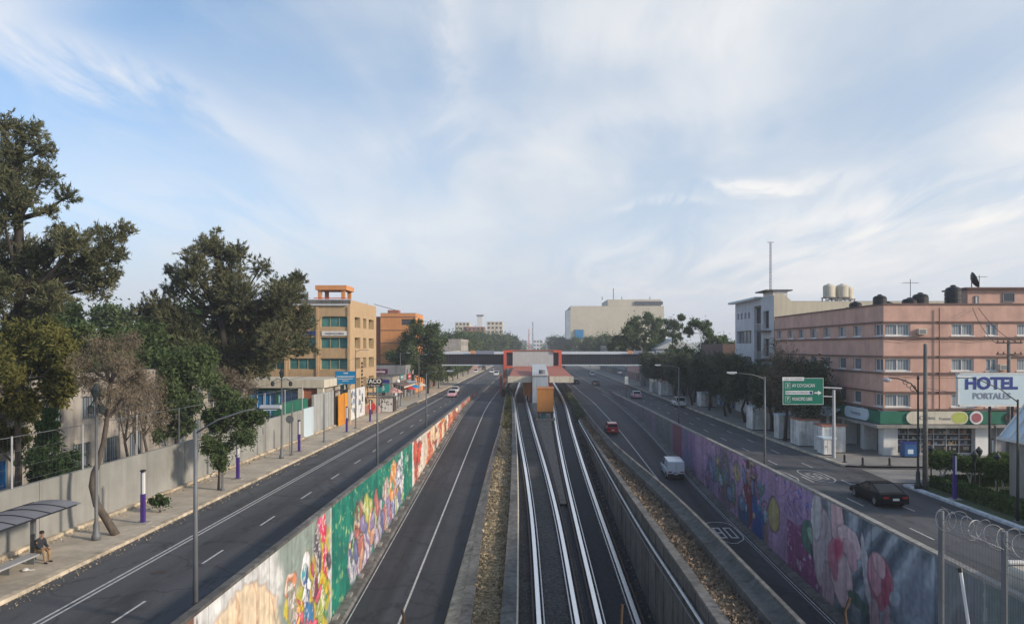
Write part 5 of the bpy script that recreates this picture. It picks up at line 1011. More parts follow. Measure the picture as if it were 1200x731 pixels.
# ================= TREES =================
def tree(name, label, loc, trunk, lobes, m, leaf=.16, n=9000, seed=1, bark='bark', elong=1.6, sub=9, group=None, cat='tree', tr=.25, tight=.33, limbs=True, spray=0):
    """trunk: list of (x,y,z) local; lobes: (x,y,z,rx,rz) local"""
    rg = np.random.default_rng(seed); t = thing(name, label, cat, loc, 0, group); b = MB()
    r0 = tr; b.tube(trunk, [r0*(1-.55*i/(len(trunk)-1)) for i in range(len(trunk))], 9)
    pts = []
    for (lx, ly, lz, rx, rz) in lobes:
        L_ = Vector((lx, ly, lz)); 
        if limbs:
            k = min(range(len(trunk)), key=lambda i: (Vector(trunk[i])-L_).length + (0 if trunk[i][2] < lz else 4)); a = Vector(trunk[max(0, k-1)] if trunk[k][2] > lz-.3 else trunk[k])
            mid = a.lerp(L_, .5)+Vector((0, 0, -.12*(L_-a).length*rg.random())); b.tube([a, mid, L_], [r0*.42, r0*.28, r0*.1], 6, cap=False)
        for _ in range(sub):
            d = rg.normal(size=3); d /= np.linalg.norm(d); q = (.35+.65*rg.random()**.6); p = np.array((lx+d[0]*rx*q, ly+d[1]*rx*q, lz+d[2]*rz*q)); s = (.22+.26*rg.random())*min(rx, rz)*tight*3
            pts.append((*p, s))
            if limbs and rg.random() < .5: b.tube([L_, Vector(p)], [r0*.09+.012, .012], 4, cap=False)
    b.build('trunk', bark, t, smooth=True)
    if spray:
        V = sprays(lobes, n, leaf, seed, elong, abs(spray), .55 if spray > 0 else -1.6)
    else:
        n1_ = int(n*.72); V = leafcloud(pts, n1_, .52, leaf, seed, elong); wide = [(l[0], l[1], l[2], min(l[3], l[4])*1.0) for l in lobes]; V = np.concatenate([V, leafcloud(wide, n-n1_, .5, leaf, seed+1, elong)])
    leafmesh('crown', V, m, t); return t
def px_lobes(Y, X0, lst, dep=.5, seed=0, dy=0, sc_=1.0):
    """lobes written as (px, py, radius px) at distance Y, spread in depth"""
    rg = random.Random(seed); o = []
    for (px, py, r) in lst:
        x_, _, z_ = P(px, py, Y); rr = r/867*Y*sc_; o.append((x_-X0, rg.uniform(-1, 1)*rr*dep*2+dy, z_, rr, rr*.9))
    return o
# big casuarina on the left edge
Y = 52; X0 = P(20, 0, Y)[0]
lob = px_lobes(Y, X0, [(10, 150, 16), (32, 155, 17), (18, 180, 20), (50, 175, 13), (45, 205, 18), (10, 215, 22), (40, 235, 18), (72, 228, 12), (60, 250, 12), (15, 260, 20), (-20, 200, 30), (-30, 260, 35), (10, 300, 26), (45, 300, 22), (75, 285, 18), (100, 290, 20), (128, 280, 16), (140, 268, 10), (118, 305, 20), (85, 315, 22), (50, 335, 26), (20, 345, 26), (105, 335, 18), (128, 325, 12), (-20, 330, 34), (75, 350, 18), (10, 372, 20), (45, 365, 16), (140, 300, 9), (-60, 300, 40), (62, 268, 9), (105, 270, 9)], .8, 3, sc_=.9)
tree('casuarina_tree', 'tallest dark feathery tree cut by the left edge of the photo', (X0, Y, 0), [(0, 0, 0), (.3, .1, 5), (-.2, 0, 10), (.3, 0, 14), (.1, 0, 19), (-.2, 0, 23)], lob, 'cas', .11, 80000, 5, 'bark_d', 2.0, 6, tr=.5, tight=.23, spray=22)
Y = 76; X0 = P(262, 0, Y)[0]
lob = px_lobes(Y, X0, [(250, 288, 12), (238, 302, 14), (262, 298, 14), (285, 300, 12), (240, 325, 18), (270, 325, 20), (300, 312, 12), (205, 322, 12), (192, 316, 6), (212, 340, 14), (250, 350, 22), (285, 350, 22), (195, 360, 16), (178, 372, 14), (215, 378, 20), (250, 385, 24), (290, 380, 24), (325, 335, 14), (345, 328, 11), (335, 350, 17), (352, 345, 10), (320, 368, 22), (345, 378, 18), (358, 362, 8), (300, 410, 24), (330, 400, 20), (350, 405, 14), (265, 415, 22), (180, 395, 16), (230, 405, 20), (285, 432, 16), (310, 430, 14), (205, 400, 14), (165, 385, 10), (365, 410, 7), (255, 272, 5)], .8, 4, sc_=.96)
tree('casuarina_tree', 'big dark spreading tree in front of the beige office building', (X0, Y, 0), [(0, 0, 0), (.3, .1, 5), (.2, 0, 9), (-.3, 0, 13), (-.6, 0, 19)], lob, 'cas', .14, 92000, 6, 'bark_d', 2.0, 6, tr=.5, tight=.25, spray=22)
# bright green undertone behind the dark tree
Y = 84; X0 = P(205, 0, Y)[0]; tree('broadleaf_tree', 'deep green leafy tree filling the gap left of the big dark spreading tree', (X0, Y, 0), [(0, 0, 0), (.2, 0, 4), (0, 0, 8)], px_lobes(Y, X0, [(190, 385, 22), (215, 370, 22), (175, 405, 22), (225, 400, 24), (240, 425, 22), (200, 420, 20), (160, 425, 18)], .6, 5), 'dkgreen', .2, 15000, 9, 'bark_d', 1.3, 12, tr=.3)
# yellowish tree lower left
Y = 43; X0 = P(20, 0, Y)[0]; tree('broadleaf_tree', 'yellow-green leafy tree low at the left edge in front of the cream building', (X0, Y, 0), [(0, 0, 0), (.1, 0, 3), (0, 0, 6), (.2, 0, 8)], px_lobes(Y, X0, [(5, 400, 26), (35, 392, 22), (60, 405, 24), (80, 420, 16), (20, 430, 28), (55, 440, 26), (78, 450, 16), (5, 470, 24), (35, 475, 18), (60, 465, 14), (-10, 500, 18), (10, 515, 14), (-30, 440, 40)], .7, 6), 'olive', .11, 26000, 12, 'bark', 1.3, 13, tr=.22)
Y = 60; X0 = P(70, 0, Y)[0]; tree('broadleaf_tree', 'dull green tree rising between the left edge tree and the withered leaning tree', (X0, Y, 0), [(0, 0, 0), (.1, 0, 4), (0, 0, 9)], px_lobes(Y, X0, [(30, 385, 20), (60, 385, 22), (85, 400, 20), (110, 395, 18), (55, 420, 22), (100, 425, 22), (15, 400, 16), (130, 400, 14), (85, 440, 16), (125, 430, 15), (70, 460, 14)], .7, 7), 'midgreen', .16, 17000, 13, 'bark', 1.4, 12, tr=.25)
Y = 39; X0 = -21.9
tree('leaning_street_tree', 'withered brown street tree with a bent leaning trunk beside the dark lamp post', (X0+.05, 38.9, .14), [(0, 0, 0), (-.45, 0, .75), (-1.0, 0, 1.6), (-1.25, 0, 2.6), (-1.15, 0, 3.3), (-1.0, 0, 3.6), (-.7, .05, 4.8), (-.45, 0, 6.2), (-.3, 0, 8)],
     px_lobes(Y, X0, [(120, 405, 15), (140, 400, 16), (105, 425, 14), (130, 430, 20), (152, 425, 15), (115, 450, 15), (150, 448, 15), (135, 462, 16), (160, 440, 10), (100, 445, 10), (155, 465, 8)], .6, 8), 'brownl', .045, 13500, 14, 'bark', 2.2, 12, tr=.22, tight=.36, spray=-14)
# thin bare trees behind the wall
for i, (px, Y, h, lab) in enumerate(((150, 47, 6.2, 'thin twisted bare tree behind the wall, nearest the leaning tree'), (172, 50, 6.4, 'straight thin bare tree behind the wall under the brown crowns'), (160, 55, 7, 'slender bare tree farther behind the wall under the brown crowns'))):
    x_ = P(px, 0, Y)[0]; tree('bare_tree', lab, (x_, Y, 0), [(0, 0, 0), (.2, 0, 2), (-.2, 0, 4), (.1, 0, h)], [(-.6, 0, h, 1.2, 1.1), (.7, 0, h-.8, 1.1, 1), (0, .3, h+1, 1.2, 1)], 'brownl', .06, 3600, 20+i, 'bark', 2, 9, tr=.13, spray=-12)
Y = 41; X0 = P(55, 0, Y)[0]; tree('cypress_tree', 'narrow dark conifer behind the grey wall beside the blue windows', (X0, Y, 0), [(0, 0, 0), (0, 0, 3), (0, 0, 7)], px_lobes(Y, X0, [(57, 485, 7), (57, 500, 10), (56, 518, 14), (58, 535, 18), (60, 552, 21), (58, 568, 22), (45, 560, 14), (75, 560, 12)], .8, 10), 'dkgreen', .10, 15000, 15, 'bark_d', 1.5, 12, tr=.12)
Y = 62; X0 = P(205, 0, Y)[0]; tree('broadleaf_tree', 'rounded green tree just behind the grey wall left of the withered tree', (X0, Y, 0), [(0, 0, 0), (.2, 0, 3), (-.1, 0, 6)], px_lobes(Y, X0, [(200, 425, 18), (222, 420, 18), (190, 448, 18), (215, 450, 22), (240, 440, 14), (200, 472, 18), (225, 475, 16), (212, 498, 12), (185, 480, 10), (240, 420, 10), (195, 505, 9)], .7, 11, sc_=1.15), 'midgreen', .12, 26000, 16, 'bark_d', 1.3, 12, tr=.2)
Y = 66; X0 = P(285, 0, Y)[0]; tree('broadleaf_tree', 'thin withered tree behind the wall beside the rounded green tree', (X0, Y, 0), [(0, 0, 0), (0, 0, 3), (.2, 0, 6)], px_lobes(Y, X0, [(262, 450, 14), (280, 455, 15), (255, 475, 12), (290, 475, 12), (270, 440, 10), (248, 440, 8)], .7, 12), 'brownl', .08, 8000, 17, 'bark', 2, 11, tr=.16, spray=12)
Y = 51.3; X0 = -21.7; tree('street_tree', 'young green street tree on the pavement beside the first purple post past it', (X0, Y, .15), [(0, 0, 0), (.05, 0, 1.2), (-.05, 0, 2.4), (.1, 0, 4.6)], px_lobes(Y, X0, [(265, 483, 11), (285, 495, 13), (255, 500, 12), (272, 510, 14), (290, 515, 9), (250, 520, 9), (266, 530, 11), (262, 545, 7), (300, 492, 8), (280, 480, 8), (245, 490, 7), (275, 470, 9), (262, 462, 8), (290, 478, 8)], .8, 13, sc_=1.3), 'midgreen', .09, 19000, 18, 'bark', 1.3, 12, tr=.10)
tree('shrub', 'small leafy shrub in a dirt pit on the left pavement by the purple post', (-22.2, 44.2, .15), [(0, 0, 0), (0, 0, .4)], [(0, 0, .75, .55, .4), (-.3, 0, .6, .35, .3), (.35, 0, .65, .35, .3)], 'dkgreen', .07, 900, 19, 'bark', 1.4, 8, tr=.04, cat='shrub')
# backdrop of trees behind the left wall
pro = tree('backdrop_tree', 'dull green tree deep behind the left wall, nearest the left edge', (-46, 58, 0), [(0, 0, 0), (0, 0, 5), (0, 0, 10)], [(0, 0, 11, 3, 2.6), (2.4, 0, 9, 2.6, 2.2), (-2.4, 1, 9.2, 2.8, 2.2), (1, -1, 7, 2.6, 2.2), (-1.5, 0, 6.6, 2.4, 2.2), (0, 1, 13, 2, 1.8)], 'midgreen', .24, 12000, 31, 'bark_d', 1.3, 14, tr=.3)
for i, (x_, y_, s_) in enumerate(((-52, 80, 1.05), (-44, 92, 1.0), (-58, 104, 1.1), (-47, 118, .95), (-60, 62, 1.2), (-37, 70, .85))): place(pro, (x_, y_, 0), i*1.3, s_, ('second', 'third', 'fourth', 'fifth', 'sixth', 'seventh')[i]+' dull green backdrop tree deep behind the left wall, counting from the edge')
# roadside tree by the footbridge on the left
Y = 158; X0 = -22.3; tree('roadside_tree', 'full green roadside tree standing left of the footbridge end', (X0, Y, 0), [(0, 0, 0), (.3, 0, 3), (-.1, 0, 6), (0, 0, 10)], px_lobes(Y, X0, [(490, 385, 9), (505, 388, 10), (480, 400, 11), (497, 402, 13), (513, 402, 9), (485, 418, 12), (503, 420, 12), (473, 412, 7), (515, 418, 6), (492, 432, 8), (460, 418, 6), (468, 424, 7), (505, 436, 7), (478, 432, 6)], .8, 14, sc_=1.12), 'midgreen', .24, 26000, 41, 'bark_d', 1.2, 13, tr=.35)
# small shrubs/trees far left pavement
tp = tree('pavement_tree', 'small bushy tree on the left pavement just before the footbridge', (-22.4, 178, 0), [(0, 0, 0), (0, 0, 2), (0, 0, 4)], [(0, 0, 4, 1.7, 1.5), (1, 0, 3, 1.4, 1.2), (-1, 0, 3.2, 1.4, 1.2), (0, .5, 5, 1.3, 1.1)], 'midgreen', .22, 3500, 42, 'bark_d', 1.2, 9, tr=.15)
for i, y_ in enumerate((205, 218, 232, 250, 270)): place(tp, (-23.2, y_, 0), i*1.1, 1.0+.1*(i % 3), ('first', 'second', 'third', 'fourth', 'fifth')[i]+' bushy pavement tree seen under and past the left half of the footbridge')
# ---- right street trees ----
kinds = []
for k in range(3):
    rg = random.Random(50+k); lob = [(rg.uniform(-1.8, 1.8), rg.uniform(-2, 2), rg.uniform(3.4, 7.6), rg.uniform(1.2, 1.9), rg.uniform(.9, 1.4)) for _ in range(12)]
    kinds.append(lob)
ords = ['nearest', 'second', 'third', 'fourth', 'fifth', 'sixth', 'seventh', 'eighth', 'ninth', 'tenth', 'eleventh', 'twelfth', 'thirteenth', 'fourteenth', 'fifteenth', 'sixteenth', 'seventeenth', 'eighteenth', 'inner one of the shaded pair by the brick building,', 'inner one past the brick building,', 'inner one near the footbridge stairs,', 'inner one behind the parked white car,']
first = [None]*3
spots = [(28.4, 77.5), (30.6, 82), (28.2, 87), (30.2, 92), (28.0, 97), (29.5, 101.5), (27.8, 106), (29.8, 111), (27.8, 116), (29.4, 121), (27.6, 127), (29.2, 133), (27.6, 141), (29.0, 148), (27.6, 156), (29.4, 163), (28.0, 172), (29.6, 181), (31.2, 139), (31.4, 152), (31.0, 168), (31.6, 118)]
for i, (x_, y_) in enumerate(spots):
    k = i % 3; lab = 'dark street tree by the right kerb, '+ords[i]+' from the green road sign' if i < 18 else 'dark right pavement tree, '+ords[i].rstrip(',')
    if first[k] is None:
        tk = [(0, 0, 0), ((-.3, .4, .1)[k], .2, 1.6), ((.35, -.2, -.3)[k], 0, 3.0), (.1, 0, 5.5)]
        first[k] = tree('kerb_tree', lab, (x_, y_, .15), tk, kinds[k], 'brownl' if False else 'shade', .14, 11500, 60+k, 'bark_d', 1.4, 12, tr=.2, group='street trees along the right kerb')
    else: place(first[k], (x_, y_, .15), i*2.1, (1.0+.12*((i*7) % 3-1), 1.0, 1.0+.1*((i*5) % 3-1)), lab)
Y = 78; X0 = P(920, 0, Y)[0]; tree('half_bare_tree', 'half bare brownish tree against the street side of the salmon hotel', (X0, Y, .15), [(0, 0, 0), (.2, 0, 3), (0, 0, 6)], px_lobes(Y, X0, [(905, 420, 14), (925, 425, 16), (915, 445, 16), (900, 440, 12), (935, 445, 12), (940, 425, 9), (908, 405, 8), (928, 465, 14), (905, 465, 13)], .5, 21), 'brownl', .07, 7500, 70, 'bark_d', 2.0, 13, tr=.2, tight=.42, spray=12)
Y = 205; X0 = 34; tree('tall_tree', 'full dark green tree above the right end of the footbridge', (X0, Y, 0), [(0, 0, 0), (0, 0, 6), (0, 0, 13)], px_lobes(Y, X0, [(745, 378, 9), (758, 375, 9), (735, 390, 9), (750, 392, 12), (765, 388, 9), (725, 400, 8), (740, 405, 11), (758, 405, 11), (773, 400, 8), (715, 407, 5), (730, 412, 7), (770, 378, 5), (765, 415, 8)], .8, 22), 'midgreen', .3, 16000, 71, 'bark_d', 1.2, 12, tr=.4)
Y = 190; X0 = P(788, 0, Y)[0]; tree('tall_tree', 'slender feathery tree right of the full green one past the footbridge', (X0, Y, 0), [(0, 0, 0), (0, 0, 6), (0, 0, 13)], px_lobes(Y, X0, [(785, 378, 8), (795, 382, 6), (780, 390, 6), (790, 395, 8), (788, 410, 7), (798, 372, 4), (783, 425, 8), (795, 430, 8)], .7, 23), 'midgreen', .24, 6000, 72, 'bark_d', 1.4, 11, tr=.25)
Y = 160; X0 = P(820, 0, Y)[0]; tree('tall_tree', 'pale-stemmed tree with two bare stems above the right street trees', (X0, Y, 0), [(0, 0, 0), (-.2, 0, 6), (.4, 0, 13)], px_lobes(Y, X0, [(815, 380, 8), (808, 388, 6), (825, 382, 7), (832, 392, 8), (838, 400, 8), (848, 398, 6), (845, 408, 8), (828, 405, 7), (855, 405, 5)], .7, 24), 'midgreen', .22, 7500, 73, 'bark_w', 1.3, 12, tr=.24)
Y = 150; X0 = P(822, 0, Y)[0]; tree('broadleaf_tree', 'leafy mid green tree below the pale-stemmed tree by the brick building', (X0, Y, 0), [(0, 0, 0), (0, 0, 3), (0, 0, 7)], px_lobes(Y, X0, [(800, 415, 10), (815, 420, 12), (832, 420, 11), (808, 432, 11), (826, 435, 12), (845, 432, 10), (790, 428, 9)], .7, 25), 'dkgreen', .22, 9000, 74, 'bark_d', 1.2, 12, tr=.25)
# ---- far rows ----
fp = tree('far_tree', 'nearest of the big trees massed left of the road beyond the footbridge', (-29, 300, 0), [(0, 0, 0), (0, 0, 6), (0, 0, 12)], [(0, 0, 14, 4, 3.4), (4, 0, 11, 3.6, 3), (-4, 1, 11.5, 3.8, 3), (2, -1, 8, 3.8, 3), (-2.5, 0, 7.6, 3.8, 3), (0, 2, 5, 4, 3)], 'midgreen', .5, 6000, 80, 'bark_d', 1.2, 13, tr=.4)
for i, (x_, y_, s_) in enumerate(((-36, 318, 1.0), (-26, 336, 1.0), (-33, 360, 1.1), (-25, 385, 1.05), (-20, 420, 1.1), (-30, 440, 1.2), (-17, 480, 1.15), (-14, 550, 1.1))): place(fp, (x_, y_, 0), i*1.7, s_, ('second', 'third', 'fourth', 'fifth', 'sixth', 'seventh', 'eighth', 'ninth')[i]+' of the big trees massed left of the road beyond the footbridge')
for i, (x_, y_, s_) in enumerate(((34, 330, .95), (44, 345, .9), (30, 380, .95), (40, 420, 1.05), (54, 440, 1.0), (28, 470, 1.0), (24, 560, 1.1), (20, 640, 1.2))): place(fp, (x_, y_, 0), i*1.2, s_, ('nearest', 'second', 'third', 'fourth', 'fifth', 'sixth', 'seventh', 'eighth')[i]+' of the far trees right of the road below the pale yellow block', group=None)
rg = np.random.default_rng(5); pts = [(rg.uniform(-260, 260), rg.uniform(700, 1500), rg.uniform(3, 11), rg.uniform(6, 11)) for _ in range(620)]
pts = [p for p in pts if not (-10 < p[0] < 16 and p[1] < 1400)]
tag(leafmesh('distant_trees', leafcloud(pts, 60000, .5, 1.3, 90, 1.0), 'midgreen'), 'hazy belt of distant city trees at the end of the avenue', 'far trees', kind='stuff')
# ---- garden: hedges and clipped trees ----
def hedge(name, label, x0, x1, y0, y1, h, n, seed, cat='hedge'):
    t = thing(name, label, cat, ((x0+x1)/2, (y0+y1)/2, .14)); w, d = (x1-x0)/2, (y1-y0)/2
    rg = np.random.default_rng(seed); u = rg.random((n, 3)); face = rg.integers(0, 5, n)
    p = np.stack([(u[:, 0]*2-1)*w, (u[:, 1]*2-1)*d, u[:, 2]*h], 1); p[face == 0, 2] = h; p[face == 1, 2] = h; p[face == 2, 0] = -w; p[face == 3, 1] = -d; p[face == 4, 0] = w
    V = leafcloud([(*q, .07) for q in p], n*2, .6, .065, seed, 1.1); leafmesh('foliage', V, 'hedge', t); MB().box(-w+.06, w-.06, -d+.06, d-.06, 0, h-.06).build('core', 'dkgreen', t); return t
hedge('hedge', 'long low clipped hedge beside the whitewashed garden kerb', 28.2, 29.4, 33, 52.6, .75, 9000, 101)
hedge('hedge', 'low clipped hedge at the pavement end of the garden', 29.6, 38, 52.5, 53.1, .7, 5000, 102)
hedge('hedge', 'short hedge inside the garden beside the tiled kiosk', 30.0, 34.6, 46.8, 47.4, .7, 4000, 103)
ct = None; cs = [(30.4, 51.4), (31.7, 50.4), (29.0, 52.1), (32.9, 52.3), (34.4, 51.4), (30.6, 48.0), (32.6, 49.2), (33.8, 52.9), (36.2, 52.4), (31.2, 47.4)]
for i, (x_, y_) in enumerate(cs):
    lab = 'clipped garden tree with a whitewashed trunk, '+('nearest the purple post', 'second from the purple post', 'third from the purple post', 'fourth from the purple post', 'fifth from the purple post', 'sixth from the purple post', 'seventh from the purple post', 'eighth from the purple post', 'closest to the shop fronts', 'closest to the tiled kiosk')[i]
    if ct is None:
        ct = thing('clipped_tree', lab, 'tree', (x_, y_, .14), 0, 'clipped trees in the garden'); b = MB(); b.tube([(0, 0, 0), (.05, 0, .6), (-.25, 0, 1.4)], [.09, .07, .05], 7); b.tube([(.05, 0, .5), (.3, .1, 1.4)], [.06, .04], 6); b.build('trunk', 'bark_w', ct)
        rg = np.random.default_rng(9); u = rg.normal(size=(900, 3)); u /= np.linalg.norm(u, axis=1)[:, None]; p = np.sign(u)*np.abs(u)**.6*np.array((.85, .85, .5)); leafmesh('crown', leafcloud([(q[0], q[1], q[2]+1.75, .1) for q in p]+[(q[0]*.6, q[1]*.6, q[2]*.6+1.75, .2) for q in p], 5200, .6, .07, 9, 1.1), 'hedge', ct)
    else: place(ct, (x_, y_, .14), i*1.4, 1+.1*((i % 3)-1), lab)
# ================= WALLS AND FENCES, LEFT =================
def wallseg(name, label, y0, y1, h, m, X=-24.75, th=.25, skirting=True, joints=3.0, cat='wall'):
    t = thing(name, label, cat, (X, y0, 0)); MB().box(X-th, X, y0, y1, -.02, h).build('panel', m, t, world=True)
    if skirting: MB().box(X+.003, X+.28, y0, y1, .155, .34).build('plinth', 'kerb', t, world=True)
    b = MB(); n_ = int((y1-y0)/joints)
    for k in range(1, n_+1): b.box(X+.002, X+.012, y0+k*joints-.012, y0+k*joints+.012, .36, h-.01)
    if n_: b.build('joint', 'conc_d', t, world=True)
    return t
wallseg('perimeter_wall', 'long smooth grey perimeter wall behind the left pavement with a mesh fence on top', -20, 80.3, 3.25, 'wallgrey', joints=5.2)
wallseg('gate_panel', 'pale double panel between the long grey wall and the ribbed grey hoarding', 80.4, 84.0, 3.3, 'signwhite', skirting=False)
wallseg('hoarding', 'grey sheet hoarding between the pale panel and the yellow gate', 84.1, 92.6, 4.6, 'wallgrey2', joints=1.2)
gt = thing('yellow_gate', 'bright yellow ribbed sheet gate standing proud of the grey hoarding', 'gate', (-24.3, 93, .16)); b = MB(); b.box(-24.3, -24.2, 92.9, 96.0, .16, 4.0); b.box(-24.7, -24.6, 96.01, 99.0, .16, 4.0); b.build('panel', 'yellow', gt, world=True)
b = MB(); [b.box(-24.8, -24.62, y_, y_+.14, .15, 4.5) for y_ in (92.75, 95.95, 99.0)]; b.box(-24.72, -24.6, 92.75, 99.1, 4.5, 4.62); b.split('frame', 'rust', gt, world=True)
b = MB(); [b.box(-24.19, -24.16, 92.9+k*.44, 92.94+k*.44, .3, 3.95) for k in range(1, 7)]; b.build('rib', 'orange', gt, world=True)
pw = wallseg('poster_wall', 'white boarded wall pasted with faded posters past the yellow gate', 99.3, 108.2, 4.3, 'white', X=-24.4, skirting=False, joints=1.3)
b = MB()
for k in range(26): y_ = 99.6+random.random()*7.6; z_ = .6+random.random()*2.9; b.m = k % 3; b.box(-24.38, -24.37-k*.0002, y_, y_+.55+random.random()*.3, z_, z_+.5+random.random()*.25)
b.build('poster', ['greyl', 'bluewall', 'conc_d'], pw, world=True)
# upper wall piece and mesh above left wall
mf = thing('mesh_fence', 'tall thin wire mesh fence on pale posts along the top of the long grey wall', 'fence', (-24.87, 20, 3.25))
b = MB()
for k in range(12): y_ = 18.6+k*5.6; b.tube([(-24.87, y_, 3.25), (-24.87, y_, 5.75)], .045, 6)
b.split('post', 'steel_l', mf, world=True)
b = MB()
for z_ in (3.5, 4.2, 5.0, 5.7): b.tube([(-24.87, 10, z_), (-24.87, 80, z_)], (.006 if z_ < 5.6 else .02), 4)
for k in range(230): y_ = 12+k*.3; b.tube([(-24.87, y_, 3.3), (-24.87, y_, 5.7)], .003, 3, cap=False)
b.build('wire', 'steel', mf, world=True)
gp = thing('green_panel', 'dark green sheet leaning up behind the end of the long grey wall', 'panel', (-25.6, 76, 0)); MB().box(-25.9, -25.1, 74, 83, 3.2, 4.3).build('sheet', 'green_b', gp, world=True)
# blue board on posts above the yellow gate
t = thing('blue_board', 'bright blue board on posts above the yellow gate', 'sign', (-25, 95, 4)); MB().box(-25.25, -22.6, 95.0, 95.12, 5.3, 6.95).build('panel', 'blue', t, world=True)
b = MB(); b.box(-24.9, -24.75, 95.14, 95.28, 0, 6.9); b.box(-23.4, -23.25, 95.14, 95.28, .1, 6.9); b.box(-24.1, -23.98, 95.14, 95.28, 4.6, 6.9); b.split('post', 'white_c', t, world=True)
b = MB(); rr = random.Random(3)
for row, (z_, x0_, x1_, s_) in enumerate(((6.62, -24.15, -23.65, .12), (6.18, -25.05, -22.8, .10), (5.92, -24.9, -22.95, .07), (5.68, -24.3, -23.5, .07))):
    x_ = x0_
    while x_ < x1_: w_ = rr.uniform(.05, .12); b.box(x_, x_+w_, 94.985, 94.998, z_, z_+s_*1.5); x_ += w_+.035
b.build('lettering', 'white', t, world=True)
# shop clutter past the poster wall
t = thing('shop_board', 'black and white shop board high on the left pavement past the posters', 'sign', (-24, 112, 2)); b = MB(); b.box(-25.3, -22.6, 112, 112.15, 4.0, 5.3); b.box(-25.3, -22.2, 112.2, 112.3, 2.75, 3.2); b.build('panel', 'black', t, world=True); text('TACO', .85, (-23.95, 111.98, 4.85), 'white', t, bold=.03); text('La Esquina', .45, (-23.95, 111.98, 4.25), 'white', t); text('QUESADILLAS', .32, (-23.8, 112.18, 2.98), 'signwhite', t); b = MB(); b.box(-25.2, -25.1, 112.16, 112.25, 0, 4.2); b.box(-22.8, -22.7, 112.16, 112.19, .1, 4.2); b.split('post', 'steel', t, world=True)
t = thing('market_stall', 'stall with a pink and red front and shelves under the black shop board', 'stall', (-24, 110.4, 0)); b = MB(); b.box(-25.0, -22.9, 110.6, 111.7, .15, 1.2); b.build('counter', 'pinkwall', t, world=True); MB().box(-25.2, -22.7, 110.3, 111.9, 2.45, 2.55).build('roof', 'brownband', t, world=True); b = MB(); [b.tube([(x_, y_, .15), (x_, y_, 2.45)], .04, 6) for x_ in (-25.0, -22.9) for y_ in (110.5, 111.7)]; b.split('post', 'steel', t, world=True)
t = thing('advert_drum', 'red and pink round advert board in front of the stall on the left pavement', 'sign', (-23.6, 109.3, .15)); b = MB(); q = [(-23.6+.55*math.cos(a), 1.25+.6*math.sin(a)) for a in np.linspace(0, 2*PI, 18)[:-1]]; b.prism(q, 109.3, 109.42, 'y'); b.build('panel', 'red', t, world=True); MB().box(-23.7, -23.5, 109.3, 109.42, .15, .66).build('stand', 'rust', t, world=True)
t = thing('shop_sign', 'purple sign with white lettering above the left shops beyond the poster wall', 'sign', (-25, 125, 4)); MB().box(-27.4, -24.35, 125, 125.3, 5.5, 6.35).build('panel', 'magenta', t, world=True); text('Bananitas', .6, (-25.85, 124.98, 5.93), 'white', t, bold=.015); b = MB(); b.tube([(-26.5, 125.2, 0), (-26.5, 125.2, 5.5)], .06, 6); b.tube([(-24.8, 125.2, .1), (-24.8, 125.2, 5.5)], .06, 6); b.split('post', 'steel', t, world=True)
t = thing('shop_sign', 'teal square sign with a pale symbol hanging above the left pavement', 'sign', (-23.4, 116, 2)); MB().box(-24.4, -22.3, 116, 116.15, 2.95, 4.25).build('panel', 'teal', t, world=True); text('B', 1.05, (-23.35, 115.98, 3.6), 'signwhite', t, bold=.02); b = MB(); b.box(-24.4, -22.3, 116.02, 116.12, 4.4, 4.95); b.build('top_panel', 'navy', t, world=True); MB().tube([(-22.6, 116.2, .15), (-22.6, 116.2, 4.4)], .06, 6).split('post', 'steel', t, world=True)
t = thing('pavement_kiosk', 'white street kiosk covered in small black stickers on the left pavement', 'kiosk', (-21.8, 113, .15))
b = MB(); b.box(-23.2, -21.1, 113.0, 115.4, .2, 2.35); b.build('body', 'white', t, world=True); MB().box(-23.4, -20.95, 112.8, 115.6, 2.36, 2.5).build('roof', 'conc_d', t, world=True); MB().box(-23.15, -21.15, 113.05, 115.35, .14, .199).build('base', 'black', t, world=True)
b = MB(); rr = random.Random(8)
for k in range(16): x_ = rr.uniform(-23.1, -21.35); z_ = rr.uniform(.4, 2.1); b.box(x_, x_+rr.uniform(.08, .25), 112.985, 112.997, z_, z_+rr.uniform(.08, .28))
b.build('sticker', 'black', t, world=True); MB().box(-21.2, -21.09, 112.98, 115.42, .2, 2.36).split('corner_post', 'rust', t, world=True)
t = thing('parasol', 'faded pink parasol over the left pavement beyond the white kiosk', 'parasol', (-22.5, 121, .15)); MB().tube([(0, 0, 0), (0, 0, 3)], .03, 6).build('pole', 'steel', t); MB().lathe((0, 0, 2.5), [(1.5, 0), (1.45, .06), (.9, .45), (.05, .8)], 8).build('canopy', 'pinkwall', t)
t = thing('shop_shutter', 'pale blue shop shutter on the corner past the left side street', 'shutter', (-25.0, 137, .15)); MB().box(-25.17, -25.1, 136, 139, .15, 3.0).build('slats', 'signwhite', t, world=True); MB().box(-25.18, -25.08, 135.9, 139.1, 3.01, 3.2).build('box', 'blue', t, world=True)

